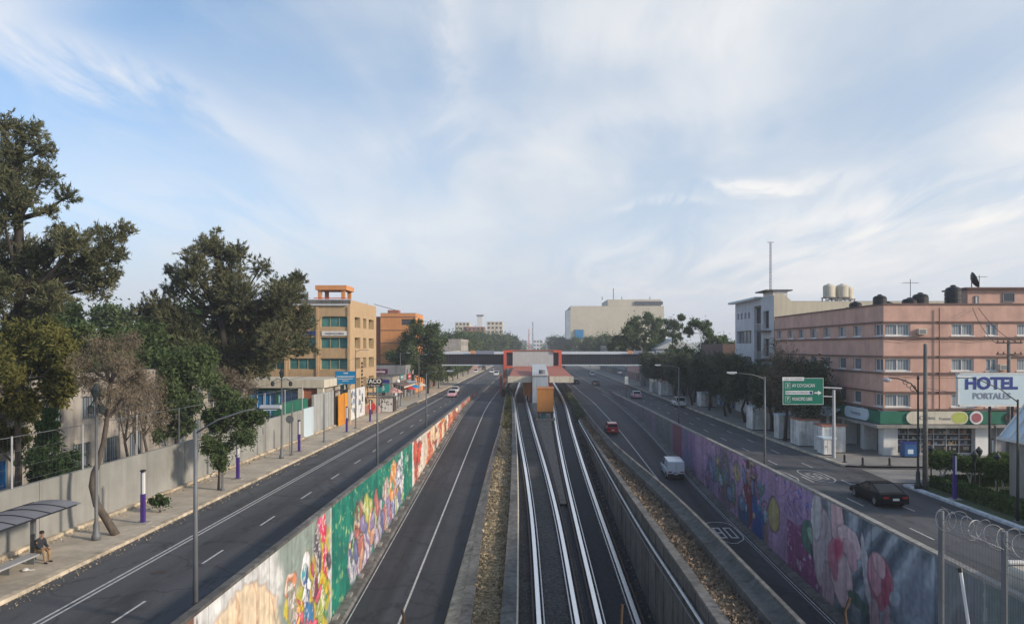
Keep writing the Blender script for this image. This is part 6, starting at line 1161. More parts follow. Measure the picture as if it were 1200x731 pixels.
# ================= STREET FURNITURE =================
def cobra(x_, y_, z_, h, arm, side, label, m='steel', dz=.6, group=None, extra=None):
    t = thing('street_lamp', label, 'street lamp', (x_, y_, z_), 0, group)
    MB().tube([(0, 0, 0), (0, 0, h*.5), (0, 0, h)], [.095, .08, .055], 10).split('pole', m, t, smooth=True)
    MB().tube([(0, 0, h-.15), (side*arm*.35, 0, h+dz*.45), (side*arm*.75, 0, h+dz*.85), (side*arm, 0, h+dz)], [.035, .03, .028, .025], 8).build('arm', m, t, smooth=True)
    b = MB(); b.prism([(-.12, 0), (-.08, .09), (.08, .11), (.12, .02), (.06, -.05), (-.06, -.05)], 0, .75, 'x'); o = b.build('lamp_head', 'steel_l', t, bevel=.02); o.location = (side*arm - (0 if side > 0 else .75), 0, h+dz+.0)
    MB().box(.15, .6, -.07, .07, -.075, -.051).build('lens', 'signwhite', o)
    b = MB(); b.cbox((0, 0, .01), (.42, .42, .03)); [b.lathe((sx*.15, sy*.15, .025), [(.02, 0), (.02, .05)], 6) for sx in (-1, 1) for sy in (-1, 1)]; b.build('base_plate', 'steel', t)
    return t
cobra(-11.95, 26.3, .0, 7.1, 2.3, 1, 'nearest grey lamp post behind the pale mural parapet, arm reaching over the underpass', dz=.75)
cobra(-11.95, 57.3, .0, 7.1, 2.3, 1, 'grey lamp post behind the green mural section', dz=.2); cobra(-11.95, 84, .0, 7.1, 2.3, 1, 'grey lamp post behind the start of the orange mural panels', dz=.2)
cobra(18.15, 57.6, 0, 7.7, 2.2, -1, 'lamp post behind the purple mural parapet with its pale head reaching left', dz=.3)
t = cobra(18.1, 91, 0, 7.6, 2.2, -1, 'lamp post behind the right parapet beside the reddish part of the mural', dz=.2)
t = cobra(17.3, 135, 0, 5.3, .8, -1, 'lamp post with a white box at the far end of the right parapet', dz=.1)
MB().box(-.3, .3, -.25, .2, 3.3, 4.7).build('white_box', 'white', t); MB().box(-.2, .2, -.2, .15, 2.1, 2.9).build('control_box', 'brownband', t)
def lantern_post(x_, y_, h, label, s=1.0):
    t = thing('lantern_post', label, 'street lamp', (x_, y_, .15)); MB().lathe((0, 0, 0), [(.22, 0), (.22, .25), (.15, .35), (.14, .8), (.09, 1.0), (.075, h*.6), (.06, h-.5), (.10, h-.48), (.05, h-.4)], 10).split('post', 'steel', t, smooth=True)
    MB().lathe((0, 0, h-.55), [(.12, 0), (.2, .35), (.24, .5), (.14, .62), (.05, .8)], 8).build('lantern', 'dark', t)
    MB().tube([(-.8*s, 0, h-.9), (-.4*s, 0, h-.6), (0, 0, h-.75), (.4*s, 0, h-.6), (.8*s, 0, h-.9)], .03, 6).build('bracket', 'dark', t)
    b = MB(); [b.lathe((sx*.8*s, 0, h-1.25), [(.03, .42), (.17, .3), (.15, 0), (.04, -.05)], 8) for sx in (-1, 1)]; b.split('side_lantern', 'dark', t); return t
lantern_post(-22.3, 37.9, 7.75, 'tall grey post with a dark lantern top, beside the bent leaning tree', .35)
lantern_post(-22.2, 65.7, 7.7, 'tall lantern post with spreading dark brackets standing beside the round sign')
def simple_pole(x_, y_, h, label, lamp=0, z=.15):
    t = thing('pole', label, 'pole', (x_, y_, z)); MB().tube([(0, 0, 0), (0, 0, h*.5), (0, 0, h)], [.09, .075, .05], 8).build('shaft', 'steel', t)
    MB().lathe((0, 0, 0), [(.16, 0), (.16, .12), (.1, .2)], 8).build('base', 'steel', t)
    if lamp: MB().tube([(0, 0, h-.3), (lamp*.6, 0, h-.02), (lamp*1.1, 0, h-.05)], .035, 6).build('arm', 'steel', t); b = MB(); b.cbox((lamp*1.35, 0, h-.06), (.55, .22, .1)); b.build('lamp_head', 'steel_l', t)
    return t
simple_pole(-21.6, 77, 5.0, 'plain dark pole in front of the grey hoarding on the left pavement'); simple_pole(-21.4, 90, 9.6, 'tall lamp pole rising in front of the white poster wall', lamp=1)
simple_pole(-21.3, 51.0, 3.2, 'thin low pole beside the young green street tree'); simple_pole(-21.9, 67.6, 4.7, 'thin pole right behind the round sign on the left pavement')
t = simple_pole(-21.7, 120, 4.0, 'short dark lamp post with a white globe past the white kiosk'); MB().lathe((0, 0, 3.95), [(.1, 0), (.3, .15), (.36, .4), (.25, .65), (.05, .75)], 12).build('globe', 'white', t, smooth=True)
simple_pole(-22.0, 124, 9.0, 'tall thin pole at the corner of the left side street', lamp=1); simple_pole(-22.4, 147, 8.5, 'lamp pole on the pavement before the full green roadside tree', lamp=1)
t = thing('round_sign', 'grey back of a round traffic sign on a thin pole by the left kerb', 'traffic sign', (-21.9, 67, .15)); b = MB(); b.prism([(.36*math.cos(a), 3.35+.36*math.sin(a)) for a in np.linspace(0, 2*PI, 21)[:-1]], -.04, -.02, 'y'); b.build('disc', 'steel', t); MB().tube([(0, 0, 0), (0, 0, 3.7)], .03, 6).split('post', 'steel', t)
tot = None
for x_, y_, lab in ((-21.8, 41.5, 'purple pavement post with a white upper panel beside the small shrub'), (-22.0, 55.4, 'purple pavement post just past the young green street tree'), (-22, 70, 'purple pavement post standing past the round grey sign'), (-21.5, 86, 'purple pavement post in front of the yellow gate'), (-21.4, 98, 'purple pavement post in front of the stall past the poster wall'), (27.45, 48.0, 'purple post with a white upper half in the garden beside the black coupe'), (34.8, 56.0, 'purple post with a double white panel in front of the shop fronts')):
    if tot is None:
        tot = thing('purple_post', lab, 'post', (x_, y_, .15), 0, 'purple and white street posts'); MB().box(-.11, .11, -.11, .11, 0, 1.65).build('lower_body', 'purple', tot, bevel=.02); MB().box(-.085, -.02, -.09, .09, 1.651, 2.9).build('upper_body', 'purple', tot, bevel=.01); MB().box(-.015, .085, -.10, .09, 1.651, 2.82).build('white_panel', 'white', tot); MB().box(-.11, .11, -.11, .11, 2.901, 2.99).build('cap', 'black', tot); b = MB(); b.cbox((0, 0, .03), (.7, .7, .06)); b.build('base', 'conc', tot)
    else: place(tot, (x_, y_, .15), 0, None, lab)
# bus shelter
bs = thing('bus_shelter', 'bus shelter with a curved smoky canopy against the grey wall', 'bus shelter', (-22.3, 29.6, .15))
b = MB(); prof = [(-23.35+2.0*k/10, 2.68+.16*math.sin(PI*(.12+.78*k/10))-(.10*k/10)) for k in range(11)]
b.prism(prof+[(p[0], p[1]-.03) for p in reversed(prof)], 24.0, 35.1, 'y'); b.build('canopy', mat('smoky_polycarbonate', (.20, .20, .215), .5, .1, 1), bs, world=True)
b = MB()
for y_ in np.arange(24.05, 34.7, 1.1): b.tube([(p[0], y_, p[1]+.02) for p in prof], .022, 5)
b.tube([(prof[-1][0], 24, prof[-1][1]), (prof[-1][0], 34.7, prof[-1][1])], .035, 6); b.tube([(prof[0][0], 24, prof[0][1]), (prof[0][0], 34.7, prof[0][1])], .035, 6); b.build('canopy_rib', 'black', bs, world=True)
for y_ in (26.0, 30.2, 34.3): MB().box(-23.2, -23.02, y_-.09, y_+.09, .15, 2.75).split('post', 'steel', bs, world=True, bevel=.01)
MB().box(-23.0, -22.45, 26.5, 33.9, .52, .6).build('bench_seat', 'steel_l', bs, world=True, bevel=.015); b = MB(); [b.box(-22.95, -22.6, y_, y_+.08, .15, .519) for y_ in (27, 29.5, 32, 33.6)]; b.split('bench_leg', 'steel', bs, world=True)
t = thing('litter_scrap', 'white crumpled scrap lying on the pavement near the bus shelter', 'litter', (-22.3, 32.6, .17)); MB().lathe((0, 0, .0), [(.10, 0), (.16, .03), (.09, .07), (.12, .09), (.03, .12)], 7).build('paper', 'white', t); MB().cbox((.2, .12, .012), (.22, .14, .015), .7).build('paper', 'white', t) 

# ---- seated person ----
def skin(name, pts, edges, radii, m, parent, root=0, sub=2):
    me = bpy.data.meshes.new(name); me.from_pydata(pts, edges, []); o = bpy.data.objects.new(name, me); COL.objects.link(o); o.parent = parent
    s_ = o.modifiers.new('skin', 'SKIN'); s_.use_smooth_shade = True; s_.branch_smoothing = .3
    for i, r_ in enumerate(radii): v = me.skin_vertices[0].data[i]; v.radius = r_ if isinstance(r_, tuple) else (r_, r_); v.use_root = (i == root)
    u = o.modifiers.new('sub', 'SUBSURF'); u.levels = sub; u.render_levels = sub; me.materials.append(K[m]); return o
K['skin'] = mat('skin', (.30, .16, .10), .6, .08, 6); K['jacket'] = mat('dark_jacket', (.028, .032, .042), .9, .25, 9, bump=.3); K['khaki'] = mat('khaki_trousers', (.30, .21, .12), .9, .15, 9, bump=.3); K['hair'] = mat('black_hair', (.012, .010, .009), .7, .2, 20); K['shoe'] = mat('dark_shoes', (.02, .016, .014), .5, .2, 8)
pr = thing('person', 'person in dark jacket and khaki trousers sitting at the end of the shelter bench', 'person', (-22.65, 34.05, .15), R(-18))
# faces local +X ; seat height .47
B = [(0, 0, .54), (-.02, 0, .70), (.02, 0, .88), (.07, 0, 1.03), (.12, 0, 1.12), (.15, 0, 1.21), (.17, 0, 1.31), (.165, 0, 1.38),
     (.02, .11, .53), (.42, .13, .55), (.44, .14, .32), (.40, .15, .10), (.44, .15, .05), (.56, .17, .03),
     (.02, -.11, .53), (.43, -.13, .56), (.50, -.14, .32), (.52, -.16, .10), (.56, -.16, .05), (.67, -.18, .03),
     (.06, .18, 1.0), (.09, .20, .80), (.33, .16, .66), (.42, .10, .635),
     (.06, -.18, 1.0), (.09, -.20, .80), (.33, -.16, .67), (.43, -.07, .65)]
E_ = [(0, 1), (1, 2), (2, 3), (3, 4), (4, 5), (5, 6), (6, 7), (0, 8), (8, 9), (9, 10), (10, 11), (11, 12), (12, 13), (0, 14), (14, 15), (15, 16), (16, 17), (17, 18), (18, 19), (3, 20), (20, 21), (21, 22), (22, 23), (3, 24), (24, 25), (25, 26), (26, 27)]
Rr = [(.13, .12), (.12, .10), (.13, .11), (.12, .10), (.06, .06), (.055, .055), (.085, .075), (.07, .065), .095, .07, .055, .04, .045, .03, .095, .07, .055, .04, .045, .03, .045, .04, .033, .03, .045, .04, .033, .03]
body = skin('body', B, E_, Rr, 'skin', pr)
jk = [0, 1, 2, 3, 4, 20, 21, 22, 24, 25, 26]; im = {v: i for i, v in enumerate(jk)}
skin('jacket', [B[i] for i in jk], [(im[a], im[c]) for a, c in ((0, 1), (1, 2), (2, 3), (3, 4), (3, 20), (20, 21), (21, 22), (3, 24), (24, 25), (25, 26))], [(.17, .165), (.175, .155), (.20, .165), (.18, .15), (.085, .085), .115, .078, .056, .115, .078, .056], 'jacket', pr)
tr_ = [0, 8, 9, 10, 11, 14, 15, 16, 17]; im = {v: i for i, v in enumerate(tr_)}
skin('trousers', [B[i] for i in tr_], [(im[a], im[c]) for a, c in ((0, 8), (8, 9), (9, 10), (10, 11), (0, 14), (14, 15), (15, 16), (16, 17))], [(.14, .135), .11, .088, .075, .066, .11, .088, .075, .066], 'khaki', pr)
for a, c in ((12, 13), (18, 19)):
    p, q = Vector(B[a]), Vector(B[c]); skin('shoe', [tuple(p-Vector((.06, 0, 0))), tuple((p+q)/2), tuple(q+Vector((.05, 0, 0)))], [(0, 1), (1, 2)], [(.052, .05), (.05, .042), (.04, .03)], 'shoe', pr, 0, 1)
b = MB(); hc = Vector((.155, 0, 1.345)); vs_ = []
b.lathe((hc.x-.012, 0, hc.z-.03), [(.09, 0), (.104, .04), (.098, .085), (.07, .118), (.02, .135)], 14); b.build('hair', 'hair', pr, smooth=True)
b = MB(); b.cbox((.245, 0, 1.325), (.03, .024, .04)); b.build('nose', 'skin', pr, bevel=.008); b = MB(); [b.cbox((.236, s_*.032, 1.352), (.012, .022, .010)) for s_ in (-1, 1)]; b.split('eye', 'hair', pr); b = MB(); b.cbox((.238, 0, 1.285), (.01, .045, .01)); b.build('mouth', 'brownband', pr); b = MB(); [b.cbox((.15, s_*.088, 1.33), (.03, .018, .055)) for s_ in (-1, 1)]; b.split('ear', 'skin', pr, bevel=.006)
for (hx, hy, hz, s_) in ((.44, .09, .63, 1), (.45, -.06, .645, -1)):   # five short curled fingers, thumb on the inner side
    P0 = [(hx, hy, hz)]; E2 = []; R2 = [(.032, .018)]
    P0.append((hx+.055, hy-.01*s_, hz-.005)); E2.append((0, 1)); R2.append((.04, .016))
    for k, (o_, l_) in enumerate(((-.030, .055), (-.010, .065), (.010, .062), (.030, .048))):
        i_ = len(P0); P0 += [(hx+.075, hy+o_, hz-.008), (hx+.075+l_*.6, hy+o_, hz-.022), (hx+.075+l_*.8, hy+o_, hz-.052)]; E2 += [(1, i_), (i_, i_+1), (i_+1, i_+2)]; R2 += [.009, .0085, .007]
    i_ = len(P0); P0 += [(hx+.03, hy-.045*s_, hz+.0), (hx+.065, hy-.055*s_, hz-.01)]; E2 += [(0, i_), (i_, i_+1)]; R2 += [.012, .009]
    skin('hand', P0, E2, R2, 'skin', pr, 0, 1)

# green direction sign
gs = thing('direction_sign', 'large green road direction sign on a gantry arm over the right avenue', 'road sign', (27.0, 66, .15))
MB().box(22.35, 26.0, 65.9, 65.98, 4.9, 7.3).build('panel', 'green', gs, world=True)
b = MB(); w_ = .05
for (a, c, e, f_) in ((22.37, 25.98, 4.92, 4.95), (22.37, 25.98, 7.25, 7.28), (22.37, 22.40, 4.951, 7.249), (25.95, 25.98, 4.951, 7.249)): b.box(a, c, 65.885, 65.899, e, f_)
b.build('border', 'white', gs, world=True)
MB().box(22.33, 24.25, 65.865, 65.884, 7.04, 7.36).build('header_panel', 'white', gs, world=True); text('CALZ. DE TLALPAN', .19, (23.29, 65.86, 7.19), 'greyl', gs, xs=1.0)
MB().box(22.6, 25.05, 65.88, 65.899, 5.82, 6.14).build('middle_panel', 'white', gs, world=True); text('FERROCARRIL DE CUERNAVACA', .165, (23.72, 65.87, 5.98), 'greyl', gs, xs=.88, bold=.003)
MB().box(24.78, 25.0, 65.87, 65.879, 5.85, 6.1).build('symbol', 'navy', gs, world=True)
text('AV COYOACAN', .42, (23.2, 65.89, 6.6), 'white', gs, align='LEFT', xs=.66, bold=.002); text('MUNICIPIO LIBRE', .42, (23.2, 65.89, 5.4), 'white', gs, align='LEFT', xs=.555, bold=.002)
for s_, z_ in (('3', 6.6), ('7', 5.4)):
    text(s_, .40, (22.8, 65.89, z_), 'white', gs, bold=.01); b = MB()
    for (a, c, e, f_) in ((22.58, 23.02, z_-.26, z_-.24), (22.58, 23.02, z_+.24, z_+.26), (22.58, 22.6, z_-.239, z_+.239), (23.0, 23.02, z_-.239, z_+.239)): b.box(a, c, 65.885, 65.899, e, f_)
    b.build('number_box', 'white', gs, world=True)
b = MB(); b.prism([(25.2, 5.9), (25.2, 6.02), (25.5, 6.02), (25.5, 6.17), (25.82, 5.96), (25.5, 5.75), (25.5, 5.9)], 65.88, 65.899, 'y'); b.build('arrow', 'white', gs, world=True)
MB().tube([(27.0, 66.1, .15), (27.0, 66.1, 6.2)], [.16, .12], 10).split('post', 'steel_l', gs, world=True); b = MB(); b.tube([(24, 66.08, 6.5), (27.7, 66.08, 6.35)], .07, 8); b.tube([(24, 66.08, 5.7), (27.0, 66.08, 5.6)], .06, 8); b.build('gantry_arm', 'steel_l', gs, world=True)
# hotel board
hs = thing('hotel_sign', 'big pale hotel board with blue and grey lettering on dark posts', 'sign', (34.5, 55, .15))
MB().box(31.8, 38.4, 55.0, 55.25, 5.75, 8.0).build('panel', 'signwhite', hs, world=True, bevel=.02); b = MB(); b.box(31.7, 38.5, 54.97, 55.28, 5.62, 5.745); b.box(31.7, 38.5, 54.97, 55.28, 8.005, 8.1); b.box(31.68, 31.795, 54.97, 55.28, 5.62, 8.1); b.split('frame', 'white', hs, world=True)
text('HOTEL', 1.22, (34.15, 54.98, 7.3), 'navy', hs, bold=.045, xs=1.02); text('PORTALES', .62, (34.2, 54.98, 6.38), 'greyl', hs, bold=.012, xs=.98)
for x_ in (34.3, 36.0): MB().tube([(x_, 55.4, .15), (x_, 55.4, 5.9)], .10, 8).split('post', 'dark', hs, world=True)
# utility poles and ornate posts right
def upole(x_, y_, h, label, cross=True, z=.15):
    t = thing('utility_pole', label, 'utility pole', (x_, y_, z)); MB().tube([(0, 0, 0), (0, 0, h)], [.19, .12], 10).build('shaft', 'conc_d', t, smooth=True)
    if cross:
        for k, zz_ in enumerate((h-.25, h-1.15)):
            MB().box(-1.0, 1.0, -.15, -.03, zz_, zz_+.1).build('crossarm', 'rust', t); b = MB(); [b.lathe((xx, -.09, zz_+.1), [(.05, 0), (.07, .08), (.03, .16)], 8) for xx in (-.9, -.45, .45, .9)]; b.split('insulator', 'brownband', t)
    return t
upole(27.35, 51.4, 10.1, 'plain concrete utility pole at the garden corner beside the ornate lamp', cross=False)
upole(37.4, 58.0, 10.4, 'concrete utility pole with wooden crossarms behind the hotel board')
ol = thing('ornate_lamp', 'dark ornate iron lamp post with a scrolled arm at the garden corner', 'street lamp', (26.95, 51.6, .15))
MB().lathe((0, 0, 0), [(.24, 0), (.24, .3), (.15, .45), (.14, 1.1), (.08, 1.3), (.07, 4), (.055, 7.6), (.1, 7.65), (.04, 7.9)], 10).split('post', 'dark', ol, smooth=True)
MB().tube([(0, 0, 6.7), (-.5, 0, 7.35), (-1.4, 0, 7.7), (-2.1, 0, 7.75)], .05, 6).build('arm', 'dark', ol)
b = MB(); [b.tube([(-.35-.28*k+(.2-.03*k)*math.cos(a), 0, 7.0+.22*k+(.2-.03*k)*math.sin(a)) for a in np.linspace(0, 5.2, 10)], .025, 5) for k in range(3)]; b.build('scroll', 'dark', ol)
MB().lathe((-2.15, 0, 7.5), [(.05, .25), (.28, .12), (.26, 0), (.1, -.06)], 10).build('lamp_head', 'steel_l', ol)
cobra(27.6, 42.0, .15, 6.9, 2.75, -1, 'lamp arm reaching left across the hotel board', dz=1.25, m='dark')
gl = None
for i, (x_, y_) in enumerate(((29.7, 49.6), (31.2, 51.6), (34.0, 51.8), (30.6, 48.6), (28.4, 52.6))):
    lab = 'dark garden lantern post, '+('second to the purple post', 'between the middle clipped trees', 'closest to the shop fronts', 'nearest the tiled kiosk', 'at the pavement end of the hedge')[i]
    if gl is None:
        gl = thing('garden_lantern', lab, 'lamp post', (x_, y_, .14), 0, 'garden lanterns'); MB().lathe((0, 0, 0), [(.12, 0), (.1, .2), (.05, .3), (.045, 2.2), (.08, 2.25)], 8).split('post', 'dark', gl); MB().lathe((0, 0, 2.25), [(.08, 0), (.2, .25), (.24, .45), (.1, .6), (.03, .72)], 8).build('lantern', 'dark', gl)
    else: place(gl, (x_, y_, .14), 0, None, lab)
bo = None
for x_, y_, lab in ((27.7, 61.9, 'black bollard nearer the road where the right pavement curves into the side street'), (29.9, 61.8, 'black bollard farther along the side street by the shop pillars'), (26.9, 63.6, 'black bollard closest to the road sign post')):
    if bo is None: bo = thing('bollard', lab, 'bollard', (x_, y_, .15), 0, 'black bollards'); MB().lathe((0, 0, 0), [(.09, 0), (.09, .42), (.11, .46), (.09, .5), (.10, .58), (.06, .66), (.02, .68)], 12).build('shaft', 'black', bo); MB().lathe((0, 0, -.02), [(.2, 0), (.2, .05), (.13, .07)], 12).build('base', 'black', bo)
    else: place(bo, (x_, y_, .15), 0, None, lab)
t = thing('drinks_cooler', 'blue drinks cooler with a pale patch outside the shop with shelves', 'cooler', (34.2, 66.4, .15)); MB().box(33.3, 34.7, 66.1, 67.0, .25, 1.4).build('cabinet', mat('cooler_blue', (.01, .08, .24), .5), t, world=True, bevel=.05); MB().box(33.25, 34.75, 66.05, 67.05, 1.41, 1.5).build('lid', 'navy', t, world=True); MB().box(33.6, 34.1, 66.08, 66.095, .5, .9).build('label_patch', 'signwhite', t, world=True); MB().box(33.4, 34.6, 66.2, 66.9, .15, .249).build('base', 'black', t, world=True)
# tiled kiosk cut by the right edge
tk_ = thing('tiled_kiosk', 'brown kiosk with a white sloping tiled roof cut by the right edge', 'kiosk', (29.9, 44, .14))
MB().box(29.9, 33.4, 41.2, 46.3, .14, 4.25).build('wall', 'dirtwall', tk_, world=True)
MB().prism([(29.55, 4.26), (33.8, 4.26), (33.8, 4.6), (31.9, 6.9), (31.5, 6.9)], 40.8, 46.7, 'y').build('roof', 'signwhite', tk_, world=True)
b = MB()
for k in range(7): b.tube([(29.5, 46.6-k*.9, 4.42), (31.5, 46.6-k*.9, 6.98)], .06, 6)
b.box(29.4, 29.54, 40.7, 46.8, 4.2, 4.38); b.build('roof_trim', 'white', tk_, world=True)
# white metal stalls right kerb
def stall(x_, y_, w, d, h, label, roof=None):
    t = thing('street_stall', label, 'stall', (x_, y_, .15), 0, 'white metal stalls along the right kerb'); MB().box(-w/2, w/2, 0, d, .08, h).build('body', 'stallwhite', t, bevel=.03); MB().box(-w/2-.08, w/2+.1, -.1, d+.1, h+.002, h+.1).build('roof', roof or 'signwhite', t)
    b = MB()
    for k in range(1, 3): b.box(-w/2+w*k/3-.015, -w/2+w*k/3+.015, -.01, -.001, .2, h-.1)
    b.box(-w/2+.2, -w/2+.28, -.03, -.001, h*.5, h*.5+.14); b.build('door_seam', 'greywall', t); MB().box(-w/2+.05, w/2-.05, .05, d-.05, 0, .079).build('base', 'black', t); return t
stall(27.2, 67.5, 1.1, 1.6, 1.5, 'small low white stall box right beside the road sign post'); stall(28.2, 69.0, 2.2, 2.0, 2.5, 'white metal stall behind the road sign post, under brown roofing', 'brick'); stall(27.6, 73.5, 2.1, 2.4, 2.6, 'second white stall past the road sign post, with brown roofing', 'brick'); stall(27.2, 79.0, 1.6, 1.6, 2.6, 'narrow white stall third past the road sign post')
stall(27.6, 88, 2.6, 2.6, 2.7, 'wide white stall under the trees near the purple mural lamp post'); stall(29.2, 122, 2.6, 3, 2.3, 'grey-white stall in deep shade past the parked white car'); stall(27.4, 150, 2.4, 3, 3.0, 'white stall beneath the trees by the far pink taxi', 'brick'); stall(27.2, 161, 2.2, 3, 2.8, 'farthest white stall near the footbridge stairs')
# road rail at end of right parapet
t = thing('guard_rail', 'short dark rail fence at the far tip of the right parapet', 'rail', (16.4, 148, 0)); b = MB(); [b.tube([(16.35, 148+k*1.6, 0), (16.35, 148+k*1.6, 1.0)], .05, 6) for k in range(6)]; b.tube([(16.35, 148, 1.0), (16.35, 156, 1.0)], .05, 6); b.tube([(16.35, 148, .55), (16.35, 156, .55)], .04, 6); b.build('rail', 'steel', t, world=True)
# cables
cb = thing('power_cable', 'thin black cables sagging from the crossarm pole up to the hotel roof', 'cable', (37.4, 58, 10)); b = MB()
def sag(a, c, s_, r_=.02): a, c = Vector(a), Vector(c); return [a.lerp(c, k/12)+Vector((0, 0, -s_*4*(k/12)*(1-k/12))) for k in range(13)]
for dx in (-.9, .9): b.tube(sag((37.4+dx, 58, 10.3), (40.5+dx*.3, 67.5, 13.6), .5), .025, 5)
b.tube(sag((37.4, 58, 9.4), (60, 62, 10.5), .8), .025, 5); b.build('cable', 'black', cb, world=True)
cb = thing('power_cable', 'thin black cable from the garden corner pole across to the hotel wall', 'cable', (27.4, 51.4, 9)); MB().tube(sag((27.35, 51.4, 7.2), (45, 67.5, 6.4), .5), .02, 5).build('cable', 'black', cb, world=True)

# ================= OVERPASS EDGE, FENCE, RODS =================
ov = thing('overpass', 'concrete overpass under the viewpoint', 'overpass', (0, -2, 7)); MB().box(-28, 34, -6, 3.6, 7.2, 7.7).build('deck', 'conc', ov, world=True); MB().box(-28, 34, 3.3, 3.6, 7.7, 8.0).build('parapet', 'conc', ov, world=True)
MB().box(9.0, 9.8, 3.61, 18, 2.7, 3.2).build('stair_landing', 'conc', ov, world=True); b = MB(); [b.box(x_, x_+1, -2, 1, -7, 7.19) for x_ in (-26, -3.4, 8.3, 31)]; b.box(9.0, 9.8, 15, 17.6, -2, 2.69); b.split('pier', 'conc', ov, world=True)
fn = thing('mesh_panel_fence', 'close wire mesh fence with coiled razor wire on top at the lower right corner', 'fence', (9.4, 17, 3.2))
A, Bp, Cp = Vector((9.41, 17.0, 0)), Vector((9.65, 15.1, 0)), Vector((9.89, 13.2, 0))
for q in (A, Bp, Cp): MB().tube([(q.x, q.y, 3.2), (q.x, q.y, 6.25)], .065, 10).split('post', 'steel', fn, world=True)
b = MB()
for (p, q) in ((A, Bp), (Bp, Cp)):
    for k in range(1, 44): r_ = p.lerp(q, k/44); b.tube([(r_.x, r_.y, 3.25), (r_.x, r_.y, 5.95)], .006, 4, cap=False)
    for zz_ in np.arange(3.4, 6.0, .4): b.tube([(p.x, p.y, zz_), (q.x, q.y, zz_)], .005, 4, cap=False)
b.build('mesh', 'steel', fn, world=True)
K['coil'] = mat('dull_wire', (.30, .31, .32), .5, .1, 3, metal=.4)
rw = thing('razor_wire', 'coiled razor wire looping along the top of the corner mesh fence', 'razor wire', (9.4, 17, 6))
b = MB(); pts = []; 
for k in range(0, 360):
    a = k/24*2*PI; s_ = k/360; p = A.lerp(Cp, s_); pts.append((p.x+(.20+.03*math.sin(s_*50))*math.cos(a), p.y+.06*math.sin(a*1.3), 6.10+.22*math.sin(a)-.05*math.sin(s_*31)))
b.tube(pts, .0065, 5); b.tube([(A.x, A.y, 6.05), (Cp.x, Cp.y, 6.05)], .008, 4); b.tube([(A.x, A.y, 6.35), (Bp.x, Bp.y, 6.2)], .006, 4)
for k in range(0, 356, 4): q = Vector(pts[k]); b.cbox(q, (.035, .004, .018), k*.7, k*1.1)
b.build('coil', 'coil', rw, world=True)
t = thing('leaning_pipe', 'thin white leaning pipe with a black tip behind the corner mesh', 'pipe', (8.0, 14.2, 3.2)); MB().tube([(8.29, 13.6, 2.8), (8.20, 13.8, 4.5), (8.12, 14.0, 5.75)], .03, 8).build('tube', 'white', t, world=True); MB().tube([(8.12, 14.0, 5.751), (8.11, 14.02, 5.83)], .045, 8).build('cap', 'black', t, world=True)
MB().box(8.0, 8.999, 12.8, 14.5, 2.7, 3.2).build('stair_bracket', 'conc', ov, world=True)
t = thing('concrete_block', 'cream rounded concrete block on the road edge seen through the corner mesh', 'block', (19.5, 27, 0)); MB().box(18.5, 22.0, 26.0, 29.0, 0, 1.5).build('block', 'white_c', t, world=True, bevel=.2); b = MB(); b.tube([(18.6, 28.9, 1.62), (22, 28.9, 1.62)], .09, 8); b.build('edge_roll', 'white', t, world=True)
for i, (pts, lab) in enumerate((([(995.0, 760), (990, 716), (996, 700)], 'bent rusty rod standing at the bottom below the pink lilies'), ([(474, 760), (473, 722), (471, 713)], 'short dark rusty stub at the bottom over the left underpass lane'), ([(727, 760), (728, 725), (729, 708)], 'short rusty stub at the bottom over the right metro track'))):
    t = thing('rusty_rod', lab, 'rod', P(pts[0][0], pts[0][1], 3.45)); q = [P(a, c, 3.45) for a, c in pts]; q = [(q[0][0], q[0][1], 7.9)]+q; MB().tube(q, .0065, 7).build('rod', 'rustrod', t, world=True)

